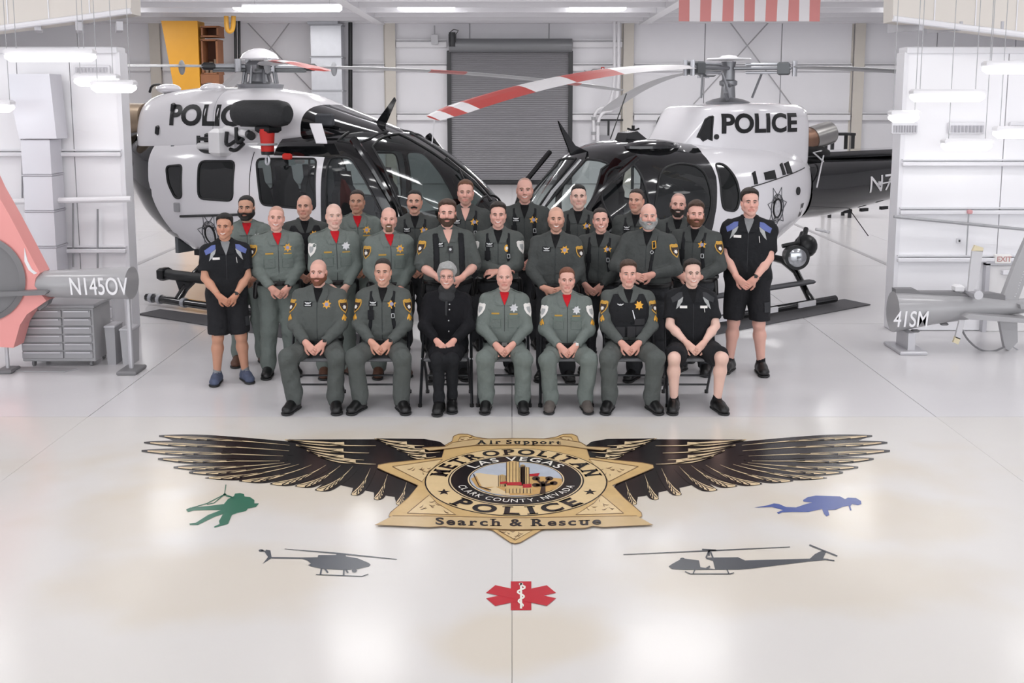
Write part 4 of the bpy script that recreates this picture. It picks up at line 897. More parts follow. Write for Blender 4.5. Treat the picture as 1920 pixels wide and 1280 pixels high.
# ------------------------------------------------------------------ left helicopter (twin engine, white body, black glazed nose)
yawA = math.atan2(-.51, .86)
HA = empty('helicopter', (-3.55, 14.15, 0), yawA, 'white and black police helicopter at left, nose pointing right, rescue hoist on its side', 'helicopter', 'police helicopters')
LA = Loft([(-2.5, .12, 1.75, 2.0, .5, 2.2), (-2.3, .35, 1.5, 2.2, .5, 2.3), (-1.9, .6, 1.2, 2.3, .5, 2.5), (-1.45, .77, .92, 2.33, .48, 2.8), (-.9, .85, .68, 2.35, .46, 3.0), (-.3, .88, .55, 2.36, .45, 3.2), (.6, .89, .5, 2.38, .45, 3.2), (1.5, .89, .48, 2.4, .45, 3.2), (2.1, .87, .48, 2.42, .45, 3.0), (2.5, .83, .49, 2.36, .45, 2.8), (2.9, .77, .51, 2.2, .45, 2.6), (3.3, .67, .55, 1.98, .45, 2.5), (3.6, .54, .63, 1.78, .46, 2.4), (3.82, .38, .74, 1.6, .47, 2.3), (3.94, .24, .84, 1.42, .48, 2.2), (4.0, .04, .98, 1.2, .5, 2)])
rear = [(-1.25, 2.36), (-1.3, 2.2), (-1.33, 1.95), (-1.3, 1.65), (-1.16, 1.32), (-.91, 1.01), (-.45, .56), (-.3, .4)]
fx_ = [1.07, 1.09, 1.9, 1.92]
def pA(x, phi, z):
    mi = np.zeros(len(x), int); rz_ = [p[1] for p in rear][::-1]; rx_ = [p[0] for p in rear][::-1]
    mi[x < np.interp(z, rz_, rx_)] = 1
    mi[(x > 1.07) & (z > 2.07)] = 1; mi[x > 1.91] = 1
    return mi
L2 = lambda pts: [tuple(q) for q in LA.xz(pts)]
linesA = [L2(rear), L2([(1.07, 2.39), (1.07, 2.07), (1.2, 2.07), (1.4, 2.07), (1.6, 2.07), (1.91, 2.07), (1.91, 1.6), (1.91, 1.1), (1.91, .5)])]
Ax = lambda p, r=.07: LA.xz(round_corners(p, r))
f1 = lambda x, z: (x, float(LA.phi(np.array([x]), np.array([z]))[0]))
winA = [('rear_pane', Ax([(-.9, 1.87), (-.57, 1.9), (-.56, 1.45), (-.7, 1.44), (-.84, 1.63)]), GLSD), ('cabin_pane', Ax([(-.24, 1.96), (.43, 1.98), (.42, 1.46), (-.23, 1.46)], .1), GLSD),
        ('door_pane', Ax([(.8, 2.02), (1.8, 2.05), (1.83, 1.42), (.92, 1.44)], .08), GLS),
        ('cockpit_door_pane', Ax([(1.98, 2.07), (2.3, 2.07), (2.55, 1.8), (2.8, 1.42), (2.85, 1.0), (2.0, 1.0)], .1), GLSC),
        ('windscreen_pane', [(2.55, 86), (2.5, 64), f1(2.5, 2.2), f1(2.75, 1.95), f1(2.95, 1.65), f1(3.08, 1.35), f1(3.25, 1.1), (3.6, 8), (3.8, 45), (3.8, 86)], GLSC),
        ('roof_pane', [(2.05, 84), (2.0, 52), (2.28, 50), (2.4, 62), (2.42, 84)], GLS), ('chin_pane', Ax([(3.1, .95), (3.2, .72), (3.5, .8), (3.65, .95), (3.4, 1.02)], .08), GLS)]
shell(LA, 'fuselage', HA, (pA, linesA), [WHTGLOSS, BLKGLOSS], winA, clear=1)
LD = Loft([(-2.05, .12, 2.0, 2.5, .4, 2.4), (-1.98, .34, 1.9, 2.7, .4, 2.6), (-1.8, .54, 1.85, 2.82, .35, 2.8), (-1.3, .66, 1.85, 2.91, .3, 3.0), (-.6, .7, 1.9, 2.95, .3, 3.2), (.2, .7, 2.0, 2.94, .3, 3.2), (.8, .68, 2.1, 2.87, .3, 3.0), (1.25, .62, 2.2, 2.74, .3, 2.8), (1.8, .52, 2.25, 2.58, .3, 2.5), (2.3, .38, 2.25, 2.43, .3, 2.3), (2.65, .2, 2.2, 2.3, .4, 2.2)])
cwA = shell(LD, 'engine_cowling', HA, (lambda x, p, z: (x > 1.36).astype(int), [[(1.36, -90), (1.36, 90)]]), [WHTGLOSS, BLKGLOSS], [])
on_loft(LD, -1, -.96, 2.42, 1.6, .29, 'POLICE', _M['black_lettering'], 'lettering', cwA, False, .04); on_loft(LD, 1, -.96, 2.42, 1.6, .29, 'POLICE', _M['black_lettering'], 'lettering', cwA, True, .04)
star_decal(LA, -1, -.05, .98, .3, HA)
for s in (-1, 1):
    a = np.array([[-.6 + .05 * k, 1.2 + .004 * k] for k in range(26)]); P3 = LA.P(a[:, 0], LA.phi(a[:, 0], a[:, 1]), s, .01); MB().tube([tuple(p) for p in P3], .018, 6).build('door_rail', DKGREY, HA)
    a = np.array([[.72, 2.1 - .06 * k] for k in range(24)]); P3 = LA.P(a[:, 0], LA.phi(a[:, 0], a[:, 1]), s, .003); MB().tube([tuple(p) for p in P3], .005, 4).build('door_seam', SEALM, HA)
    a = np.array([[-.1, 2.9 - .03 * k] for k in range(30)]); P3 = LD.P(a[:, 0], LD.phi(a[:, 0], a[:, 1]), s, .002); MB().tube([tuple(p) for p in P3], .004, 4).build('panel_seam', mat('seam_grey', '#b9b9bd', .5), HA)
    for (x, z, LL) in [(-1.22, 2.35, LD), (.0, 2.25, LD), (-.22, 2.26, LD), (-.92, 2.66, LD)]:
        p = LL.P(np.array([x]), LL.phi(np.array([x]), np.array([z])), s, 0)[0]; n = LL.normal(np.array([x]), LL.phi(np.array([x]), np.array([z])), s)[0]
        MB().box(p, (.06, .05, .14), Matrix.Rotation(.2, 3, 'Y'), bev=.02).build('cowl_vent', BLACKM, HA)
# top of the cowl: lumps, boom and exhaust behind
for x in (-1.45, -.55): MB().ell((x, -.25, 2.93), (.2, .16, .07), 14).build('cowl_bump', WHTGLOSS, HA, True)
for x in (-1.75, -.7): MB().tube(smooth_poly([(x - .1, -.25, 2.88), (x - .05, -.25, 2.98), (x + .15, -.25, 3.0), (x + .2, -.25, 2.9)], 2, False), .018, 6).build('grab_handle', BLACKM, HA, True)
tA = Loft([(-6.0, .16, 1.75, 2.1, .5, 2.2), (-4.0, .22, 1.66, 2.24, .5, 2.3), (-2.7, .3, 1.5, 2.35, .5, 2.3), (-2.1, .4, 1.35, 2.38, .5, 2.4)])
shell(tA, 'tail_boom', HA, (lambda x, p, z: np.zeros(len(x), int), []), [BLKGLOSS], [])
MB().tube([(-1.85, -.34, 2.52), (-2.3, -.46, 2.5), (-2.7, -.56, 2.48)], [.2, .23, .24], 16).build('exhaust_pipe', mat('tan_exhaust', '#a3907b', .45, .4), HA, True)
# rescue hoist
HO = MB(); prof = [(.01, -.47), (.1, -.455), (.15, -.4), (.168, -.3), (.168, .3), (.15, .4), (.1, .455), (.01, .47)]
ho = MB().lathe(prof, (1.06, -.98, 2.6), 20, Matrix.Rotation(R(90), 3, 'Y') @ Matrix.Diagonal(Vector((1, 1, .98)))).build('rescue_hoist', mat('hoist_black_cover', '#2a2b2d', .75, bump=.3, bscale=30), HA, True)
MB().box((1.17, -.98, 2.41), (.24, .22, .1), bev=.03).build('hoist_drum', BLACKM, ho)
WA = mat('white_arm', '#e9e8ea', .35)
MB().tube([(.3, -.84, 2.38), (.6, -.92, 2.35), (.92, -.98, 2.34)], .06, 12).build('hoist_arm', WA, ho, True); MB().cyl((.86, -1.0, 2.34), (.98, -1.08, 2.32), .055, 12).build('arm_end', BLACKM, ho)
MB().box((.24, -.88, 2.22), (.2, .26, .36), bev=.05).build('hoist_mount', WA, ho); MB().tube([(-.15, -.9, 2.16), (.2, -.92, 2.18)], .05, 12).build('mount_tube', WA, ho, True)
for p in [[(-.16, -.9, 2.3), (-.17, -.9, 2.1), (.2, -.95, 2.09)], [(.42, -.95, 2.36), (.44, -1.0, 2.16), (.62, -.98, 2.26), (.72, -.95, 2.33)], [(.62, -.98, 2.42), (.66, -1.02, 2.2), (.76, -1.0, 2.28)], [(-.1, -.95, 2.26), (.2, -.98, 2.27)], [(.5, -.98, 2.14), (.62, -1.0, 2.12), (.74, -.98, 2.22)]]: MB().tube(smooth_poly(p, 2, False), .026, 7).build('hoist_bracket', BLACKM, ho, True)
m = MB(); m.lathe([(.075, -.13), (.08, -.12), (.085, 0), (.095, .12), (.1, .16)], (1.17, -1.0, 2.25), 14); m.build('hook_bumper', mat('red_hoist_bag', '#c62a24', .6), ho, True)
MB().lathe([(.12, -.012), (.125, 0), (.12, .012)], (1.17, -1.0, 2.22), 16).build('hook_guard_ring', GREYPIPE, ho, True); MB().lathe([(.08, -.02), (.085, .02)], (1.17, -1.0, 2.11), 12).build('hook_base', BLACKM, ho, True)
MB().tube(smooth_poly([(1.17, -1.0, 2.09), (1.2, -1.0, 2.03), (1.18, -1.0, 1.96), (1.13, -1.0, 1.98), (1.14, -1.0, 2.05)], 2, False), .016, 7).build('hook', GALV, ho, True)
m = MB(); m.box((1.42, -.92, 2.07), (.13, .04, .08), bev=.02); m.build('door_flag', REDPAINT, HA)
MB().prism([(1.62, -.72, 2.46), (1.8, -.7, 2.46), (2.02, -.86, 2.24), (1.86, -.88, 2.24)], (0, 0, 1), .02).build('white_footplate', WHTGLOSS, HA)
MB().box((1.75, -.58, 2.52), (.26, .06, .16), bev=.02).build('roof_lamp', mat('smoked_lens', '#4a4c50', .1), HA)
MB().prism([(1.85, -.012, 2.54), (2.12, -.012, 2.5), (2.4, -.012, 2.8), (2.42, -.012, 2.76), (2.22, -.012, 2.4)], (0, 1, 0), .024).build('wire_cutter', BLKGLOSS, HA)
MB().tube([(3.2, -.03, 2.05), (3.6, -.03, 1.79), (3.85, -.03, 1.56)], .025, 6).build('centre_post', BLACKM, HA)
MB().tube([(3.45, -.12, 1.93), (3.75, -.3, 1.62)], .015, 6).build('wiper_arm', BLACKM, HA); MB().cyl((2.9, .1, 2.22), (2.95, .1, 2.6), .008, 5).build('whip_antenna', WHITEMETAL, HA)
for s in (-1, 1): MB().tube([(2.36, s * .78, 2.3), (2.68, s * .8, 1.95), (2.95, s * .73, 1.5), (3.05, s * .7, 1.1)], .05, 8).build('door_post', BLKGLOSS, HA, True)
MB().cyl((.7, -.9, 1.42), (.7, -.935, 1.42), .1, 16).build('fuel_cap', mat('orange_cap', '#d98b2b', .4), HA)
MB().box((-.66, -.875, 1.32), (.1, .03, .13), bev=.01).build('latch_plate', GREYPIPE, HA)
for y in (-.42, .42): seat(HA, 2.3, y)
for y in (-.55, 0, .55): seat(HA, .9, y, mat('grey_cabin_seat', '#54575c', .8))
MB().box((1.3, 0, .7), (3.6, 1.5, .08)).build('cabin_floor', PANELM, HA); MB().box((-.9, 0, 1.4), (.06, 1.4, 1.5)).build('cabin_bulkhead', INTER, HA)
m = MB(); m.box((3.25, 0, 1.3), (.35, 1.05, .26), bev=.06); m.box((3.0, 0, .98), (.5, .3, .5), bev=.04); m.build('instrument_console', PANELM, HA)
MB().tube([(1.5, -.6, 2.2), (1.5, -.62, 1.7), (1.55, -.6, 1.6), (1.62, -.6, 1.7), (1.6, -.6, 2.2)], .014, 6).build('headset_cord', BLKRUB, HA)
for s in (-1, 1):
    sk = MB().tube([(-.95, s * 1.2, .1), (1.9, s * 1.2, .1), (2.4, s * 1.2, .14), (2.7, s * 1.2, .28)], .055, 10).build('skid', BLKGLOSS, HA, True)
    for x in (-.35, 1.7): MB().tube([(x, s * .3, .62), (x, s * .62, .6), (x, s * .95, .38), (x, s * 1.2, .12)], .055, 10).build('skid_leg', BLKGLOSS, sk, True)
    for x in (-.88, -.72, -.25): MB().cyl((x, s * 1.2, .1), (x + .06, s * 1.2, .1), .066, 12).build('skid_collar', GALV, sk)
    b_ = MB().tube([(-.75, s * 1.06, .42), (2.0, s * 1.06, .42)], .07, 10).build('boarding_bar', mat('black_step_bar', '#2d2f30', .5), sk, True)
    MB().box((-.75, s * 1.06, .42), (.12, .17, .17), bev=.03).build('bar_end', BLACKM, b_)
    for x in (-.35, 1.7): MB().prism([(x - .2, s * 1.06, .38), (x + .2, s * 1.06, .38), (x + .04, s * 1.12, .22), (x - .05, s * 1.12, .22)], (0, 1, 0), .05).build('bar_bracket', BLACKM, b_)
MB().tube(smooth_poly([(.12, -.75, .75), (.16, -.82, .6), (.3, -.82, .52), (.5, -.8, .5)], 2, False), .012, 6).build('cable', BLACKM, HA, True)
# rotor
hA = (.1, 0, 3.22)
MB().lathe([(.3, 2.92), (.32, 2.98), (.2, 3.0), (.16, 3.02), (.14, 3.12), (.2, 3.14), (.22, 3.24), (.15, 3.3)], (.1, 0, 0), 20).build('rotor_mast', ROTM, HA, True)
MB().lathe([(.25, 3.31), (.265, 3.33), (.23, 3.39), (.15, 3.44), (.07, 3.465), (.01, 3.47)], (.1, 0, 0), 24).build('hub_dome', WHTGLOSS, HA, True)
for k in range(8):
    a = PI * k / 4 + .2; MB().cyl((.1 + .24 * math.cos(a), .24 * math.sin(a), 2.99), (.1 + .2 * math.cos(a), .2 * math.sin(a), 3.24), .018, 6).build('pitch_rod', ROTM, HA)
for a0 in (20, 110, 200, 289):
    a = R(a0) - yawA; ca, sa = math.cos(a), math.sin(a); D = lambda r, t, z: (hA[0] + ca * r - sa * t, hA[1] + sa * r + ca * t, z)
    ar = MB().box(D(.42, 0, 3.22), (.5, .13, .07), rotz(a), bev=.02).build('hub_arm', ROTM, HA)
    for t_ in (-.07, .07): MB().cyl(D(.2, t_, 3.17), D(.62, t_, 3.17), .022, 8).build('arm_rod', mat('dark_hub_metal', '#66696b', .4, .4), ar)
    MB().cyl(D(.3, .12, 3.15), D(.3, .12, 3.32), .045, 8).build('damper', GALV, ar); MB().box(D(.68, 0, 3.22), (.18, .17, .1), rotz(a), bev=.03).build('blade_clamp', BLACKM, ar)
    MB().ell(D(1.02, 0, 3.2), (.045, .045, .1), 12).build('blade_weight', BLADEG, ar, True)
    bands = {20: [(0, BLADEG), (2.35, BLADER), (3.0, BLADEG), (4.2, BLADER), (4.75, BLADEG)], 289: [(0, BLADEW), (2.6, BLADER), (3.4, BLADEW), (4.2, BLADER)]}.get(a0, [(0, BLADEG)])
    blade(HA, (hA[0], hA[1], 3.22), a, .75, 5.5, .2 if a0 != 20 else .3, .3, bands, pitch=.1)
# mats under the near skids
def floor_mat(P, label):
    g = [ground(*p) for p in P]; o = MB().prism([(q.x, q.y, .002) for q in g], (0, 0, 1), .012).build('floor_mat', mat('grey_floor_mat', '#5a595c', .8, noise=.1, nscale=30)); c = sum((Vector(q) for q in g), Vector()) / len(g); c.z = 0
    o.data.transform(Matrix.Translation(-c)); o.location = c; return tag(o, label, 'floor mat', 'mats under the skids')
floor_mat([(258, 590), (300, 581), (700, 632), (660, 655)], 'dark grey floor mat under the near skid of the left helicopter')
floor_mat([(1632, 572), (1583, 562), (1270, 612), (1300, 636)], 'dark grey floor mat under the near skid of the right helicopter')
# ------------------------------------------------------------------ tail sections parked in front of the partition walls
FADE = mat('washed_out_black', '#a7a6a8', .3, coat=.3); FADED = mat('washed_out_dark_grey', '#7d7c7e', .5); FRED = mat('washed_out_red', '#f0a09b', .4, coat=.2); FWHITE = mat('pale_lettering', '#efeef0', .4); FGREY = mat('pale_steel', '#c4c3c7', .35, .3)  # washed-out haze put into the colours: black and red paled, not worn
TY = 11.05
def tl(px, py, dy=0.): return at(px, py, TY + dy)
def boom(name, parent, secs, m, o):
    vs = []; fs = []; n = 20
    for (px, yt, yb, w) in secs:
        a, b = tl(px, yt), tl(px, yb)
        for k in range(n):
            q = 2 * PI * k / n; vs.append(((a.x + b.x) / 2 - o.x, TY - o.y + w * math.cos(q), (a.z + b.z) / 2 - o.z + (a.z - b.z) / 2 * math.sin(q)))
    for i in range(len(secs) - 1):
        for k in range(n): fs.append((i * n + k, i * n + (k + 1) % n, (i + 1) * n + (k + 1) % n, (i + 1) * n + k))
    fs += [tuple(range(n)), tuple(range((len(secs) - 1) * n, len(secs) * n))]
    mb = MB(); mb.add(vs, fs); return mb.build(name, m, parent, True)
def plate(name, parent, pts, m, o, th=.06, dy=0.):
    return MB().prism([tuple(tl(*p, dy) - o + Vector((0, -th / 2, 0))) for p in pts], (0, 1, 0), th).build(name, m, parent)
def flat_text(txt, parent, o, x0, x1, y0, y1, m, dy, slant=0.):
    v, f = text_mesh(txt, .01); lo, hi = v.min(0), v.max(0); pts = []
    for a in v:
        u = (a - lo) / (hi - lo); px = x0 + (x1 - x0) * u[0] + slant * u[1]; py = y1 + (y0 - y1) * u[1]; p = tl(px, py, dy) - o; pts.append(tuple(p))
    return pyd('lettering', pts, f, m, parent)
# right: black tail with number, tail rotor and fins
o = Vector((tl(1790, 600).x, TY, 0)); T = empty('tail_boom_section', o, 0, 'grey-black helicopter tail boom with fins and two-bladed tail rotor at the right edge', 'tail boom')
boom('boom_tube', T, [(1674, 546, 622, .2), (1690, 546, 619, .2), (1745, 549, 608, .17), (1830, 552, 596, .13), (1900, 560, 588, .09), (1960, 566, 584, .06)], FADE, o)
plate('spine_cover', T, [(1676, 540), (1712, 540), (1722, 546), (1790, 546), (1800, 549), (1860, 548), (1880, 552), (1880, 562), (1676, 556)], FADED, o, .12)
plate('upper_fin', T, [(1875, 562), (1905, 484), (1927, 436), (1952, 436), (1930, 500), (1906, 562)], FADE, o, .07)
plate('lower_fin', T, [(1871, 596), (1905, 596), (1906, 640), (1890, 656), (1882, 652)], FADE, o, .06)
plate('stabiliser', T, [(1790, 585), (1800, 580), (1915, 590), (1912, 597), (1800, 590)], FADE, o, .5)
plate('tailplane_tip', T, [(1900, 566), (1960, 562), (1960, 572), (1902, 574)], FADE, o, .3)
YTIP = mat('pale_yellow_tip', '#dcd0b0', .5)
plate('tail_rotor_blade', T, [(1814, 545), (1817, 510), (1822, 470), (1842, 470), (1838, 500), (1826, 545)], mat('pale_blade', '#c9c8cb', .4), o, .03, -.22); plate('blade_tip', T, [(1822, 470), (1827, 459), (1843, 464), (1842, 471)], YTIP, o, .03, -.22)
plate('tail_rotor_blade', T, [(1798, 600), (1808, 600), (1800, 636), (1790, 632)], _M['pale_blade'], o, .03, -.22); plate('blade_tip', T, [(1790, 630), (1800, 634), (1796, 645), (1786, 641)], YTIP, o, .03, -.22)
q = tl(1815, 545, 0) - o; MB().cyl(q + Vector((0, .0, 0)), q + Vector((0, -.26, 0)), .05, 12).build('rotor_gearbox', FGREY, T); MB().box(tl(1796, 540) - o, (.1, .1, .08), bev=.02).build('gear_cover', FWHITE, T)
MB().tube(smooth_poly([tuple(tl(*p, -.05) - o) for p in [(1798, 600), (1808, 630), (1832, 654), (1858, 661), (1884, 650)]], 2, False), .011, 8).build('tail_guard', FADED, T, True)
for k in range(11): p = tl(1903 + 1.9 * k, 556 - 5.2 * k, -.04) - o; MB().ell(p, (.006, .006, .006), 6).build('rivet', FWHITE, T)
for (a, b) in ((1770, 607), (1716, 620)): MB().box(tl(a, b) - o, (.08, .05, .03), bev=.01).build('belly_lump', FADED, T)
flat_text('41SM', T, o, 1674, 1738, 583, 613, FWHITE, -.2, 4)
MB().tube([tl(1900, 650) - o, tl(1960, 690) - o], .008, 6).build('cable', FGREY, T)
cr = MB(); g0 = tl(1700, 618).z
cr.box((tl(1700, 600).x - o.x, 0, g0 / 2), (.08, .34, g0), bev=.01); cr.build('cradle_post', FGREY, T); MB().box((tl(1700, 600).x - o.x, 0, .02), (.3, .5, .04), bev=.01).build('cradle_foot', FGREY, T)
# left: red fin with shrouded fan
TY = 10.13
o = Vector((tl(20, 600).x, TY, 0)); T = empty('tail_boom_section', o, 0, 'pale red helicopter tail fin with shrouded fan and grey numbered boom at the left edge', 'tail boom')
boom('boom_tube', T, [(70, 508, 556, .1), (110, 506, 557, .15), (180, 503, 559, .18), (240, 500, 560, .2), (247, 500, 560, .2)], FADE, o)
# fan duct: red body plate with a round opening
C_ = tl(-22, 518) - o; rad = 66 * 11.3 / 1900; nn = 40
outer = [tl(*p) - o for p in [(-90, 200), (-52, 240), (0, 352), (30, 405), (60, 462), (84, 508), (76, 518), (74, 532), (96, 560), (60, 585), (47, 605), (35, 647), (0, 645), (-60, 640), (-110, 600), (-120, 520), (-110, 420)]]
v = [Vector((p.x, p.z)) for p in outer] + [Vector((C_.x + rad * math.cos(2 * PI * k / nn), C_.z + rad * math.sin(2 * PI * k / nn))) for k in range(nn)]
ed = [(i, (i + 1) % len(outer)) for i in range(len(outer))] + [(len(outer) + k, len(outer) + (k + 1) % nn) for k in range(nn)]
vo, eo, fo, *_ = delaunay_2d_cdt(v, ed, [], 0, 1e-5); P2 = np.array([(p.x, p.y) for p in vo]); F2 = [f for f in fo if len(f) == 3]
cn = np.array([P2[list(f)].mean(0) for f in F2]); keep = inpoly(cn, [(p.x, p.z) for p in outer]) & (np.hypot(cn[:, 0] - C_.x, cn[:, 1] - C_.z) > rad * .99)
mb = MB(); n0 = len(P2); V3 = [(p[0], -.11, p[1]) for p in P2] + [(p[0], .11, p[1]) for p in P2]; F3 = [tuple(f) for f, k in zip(F2, keep) if k]; bc = {}
for f in F3:
    for i in range(3): e = tuple(sorted((f[i], f[(i + 1) % 3]))); bc[e] = bc.get(e, 0) + 1
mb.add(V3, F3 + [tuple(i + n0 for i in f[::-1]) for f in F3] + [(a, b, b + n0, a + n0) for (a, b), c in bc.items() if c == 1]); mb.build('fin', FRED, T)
MB().lathe([(rad * 1.12, -.13), (rad * 1.0, -.16), (rad * .94, -.1), (rad * .94, .1), (rad * 1.0, .14)], (C_.x, 0, C_.z), 40, rotx(R(-90)).to_3x3()).build('fan_shroud', FADED, T, True)
MB().cyl((C_.x, -.1, C_.z), (C_.x, .05, C_.z), rad * .3, 16).build('fan_hub', FADED, T)
for k in range(10):
    a = 2 * PI * k / 10; MB().box((C_.x + rad * .62 * math.cos(a), 0, C_.z + rad * .62 * math.sin(a)), (rad * .62, .02, .05), Matrix.Rotation(-a, 3, 'Y') @ rotx(.6)).build('fan_blade', FGREY, T)
plate('stabiliser', T, [(-60, 543), (100, 538), (105, 541), (100, 546), (-60, 552)], FADED, o, .4); plate('fin_highlight', T, [(46, 465), (52, 490), (60, 505), (70, 512), (64, 514), (54, 506), (46, 490)], FWHITE, o, .01, -.115)
plate('skid_fairing', T, [(96, 560), (60, 560), (78, 580), (92, 570)], FADED, o, .1)
flat_text('N145OV', T, o, 133, 242, 520, 553, FWHITE, -.21, -4)
p = tl(12, 646) - o; MB().cyl((p.x, -.0, 0), (p.x, 0, p.z + .03), .02, 8).build('stand_post', FGREY, T); MB().box((p.x, 0, .02), (.16, .2, .04), bev=.01).build('stand_foot', FADED, T)
p = tl(240, 560) - o; MB().cyl((p.x, 0, 0), (p.x, 0, p.z), .025, 8).build('stand_post', FGREY, T); MB().box((p.x, 0, .02), (.2, .3, .04), bev=.01).build('stand_foot', FADED, T)
# tool chest, bins, mat
g = ground(112, 688); CH = empty('tool_chest', (g.x, g.y + .22, 0), 0, 'grey rolling tool chest with wide drawers under the red tail fin', 'tool chest')
px2m = (g.y + .1) / 1900; Wd = 138 * px2m; Hh = 104 * px2m; CHM = mat('chest_grey', '#adacae', .5); CHD = mat('chest_drawer_grey', '#a3a2a5', .5)  # chest greys carry the same washed-out paling in their colour
MB().box((0, 0, .06 + Hh / 2), (Wd, .44, Hh), bev=.01).build('chest_body', CHM, CH); MB().box((0, 0, .075 + Hh), (Wd + .04, .48, .04), bev=.012).build('chest_top', CHD, CH)
for col_ in range(2):
    for k in range(6):
        w_ = Wd * (.56 if col_ == 0 else .38); x = -Wd * .21 if col_ == 0 else Wd * .285; h_ = Hh * .92 / 6
        d = MB().box((x, -.23, .09 + h_ * (k + .5)), (w_, .03, h_ - .012), bev=.005).build('drawer', CHD, CH); MB().box((x, -.252, .09 + h_ * (k + .82)), (w_ * .9, .014, .012)).build('drawer_handle', FGREY, d)
for x in (-.4, .4):
    for y in (-.16, .16): MB().cyl((x * Wd, y, .03), (x * Wd + .025, y, .03), .03, 12).build('caster', FADED, CH)
for (px, w_, y0, lab, cm) in ((206, 20, 612, 'slim grey bin standing right beside the tool chest', '#a3a2a5'), (236, 24, 618, 'light grey waste bin next to the slim bin', '#b1b0b3')):
    g = ground(px, 686); b_ = empty('waste_bin', (g.x, g.y + .15, 0), 0, lab, 'bin'); w_ *= px2m; h_ = (686 - y0) * px2m * .98
    MB().box((0, 0, h_ / 2), (w_ * .8, .18, h_), taper=(1.2, 1.2)).build('bin_body', mat('bin_' + cm[1:], cm, .55), b_); MB().box((0, 0, h_ + .012), (w_ * 1.05, .23, .025), bev=.008).build('bin_rim', FGREY, b_)
g = [ground(*p) for p in ((20, 697), (40, 689), (150, 692), (120, 698))]; o_ = MB().prism([(q.x, q.y, .002) for q in g], (0, 0, 1), .01).build('floor_mat', mat('pale_mat', '#a9a8aa', .8)); tag(o_, 'small grey mat on the floor in front of the tool chest', 'floor mat')
CA = empty('drawer_cabinet', (at(185, 600, 11.55).x, 11.55, 0), 0, 'pale drawer cabinet behind the tool chest', 'cabinet'); h_ = at(178, 556, 11.3).z
MB().box((0, 0, h_ / 2), (.5, .3, h_), bev=.01).build('cabinet_body', mat('pale_cabinet', '#d9d8dc', .5), CA)
for k in range(4): MB().box((0, -.16, h_ * (k + .5) / 4), (.46, .03, h_ / 4 - .02), bev=.006).build('drawer', mat('pale_drawer', '#cfced2', .5), CA)

# ------------------------------------------------------------------ folding chairs
CHF = mat('chair_frame_charcoal', '#2b2c2f', .35, .3); CHS = mat('chair_seat_grey', '#6f7073', .45, .2)
def folding_chair(loc, rz, label):
    o = empty('folding_chair', loc, rz, label, 'chair', 'folding chairs in the front row')
    for s in (-1, 1):
        MB().tube([(s * .235, -.2, .0), (s * .225, -.02, .4), (s * .215, .17, .82)], .0135, 8).build('front_leg', CHF, o, True)
        MB().tube([(s * .205, .25, .0), (s * .2, .06, .25), (s * .2, -.15, .43)], .0125, 8).build('rear_leg', CHF, o, True)
        for (x, y) in ((.235, -.2), (.205, .25)): MB().cyl((s * x, y, 0), (s * x, y, .03), .018, 8).build('foot_cap', BLKRUB, o)
        MB().cyl((s * .19, -.02, .4), (s * .24, -.02, .4), .012, 8).build('pivot', GALV, o)
    for (a, b) in (((-.2, .235, .06), (.2, .235, .06)),) if 0 else (): pass
    MB().tube([(-.205, .19, .10), (.205, .19, .10)], .01, 7).build('cross_bar', CHF, o, True); MB().tube([(-.2, .11, .21), (.2, .11, .21)], .01, 7).build('cross_bar', CHF, o, True)
    MB().tube([(-.215, .17, .82), (-.19, .19, .85), (.19, .19, .85), (.215, .17, .82)], .0135, 8).build('top_rail', CHF, o, True)
    vs = []; fs = []; n = 8
    for j in range(2):
        for i in range(n + 1):
            t = i / n - .5
            for k in range(2): vs.append((t * .42, .15 + .035 * math.cos(t * 2.6) + .03 * j + .012 * k, .64 + .16 * j))
    for i in range(n):
        a = 2 * i; b = 2 * (n + 1) + 2 * i; fs += [(a, a + 2, b + 2, b), (a + 1, b + 1, b + 3, a + 3), (b, b + 2, b + 3, b + 1), (a, a + 1, a + 3, a + 2)]
    fs += [(0, 2 * (n + 1), 2 * (n + 1) + 1, 1), (2 * n, 2 * n + 1, 4 * n + 3, 4 * n + 2)]
    m = MB(); m.add(vs, fs); m.build('backrest', CHS, o)
    m = MB(); m.box((0, -.01, .435), (.39, .4, .03), bev=.012); m.build('seat', CHS, o)
    return o
CHAIRS = [(593, 'leftmost folding chair, under the bald bearded seated man', .0), (720, 'folding chair under the smiling seated man with dark hair', 0.), (838, 'folding chair under the seated woman in black', 0.), (945, 'folding chair under the bald seated man with red undershirt', 0.),
          (1060, 'folding chair under the seated man in grey hiking shoes', 0.), (1180, 'folding chair under the seated man wearing a black vest', 0.), (1295, 'rightmost folding chair, under the seated man in shorts', 0.)]
CH_Y = 9.12
for px, lab, rz in CHAIRS: folding_chair((at(px, 650, CH_Y).x, CH_Y, 0), rz, lab)
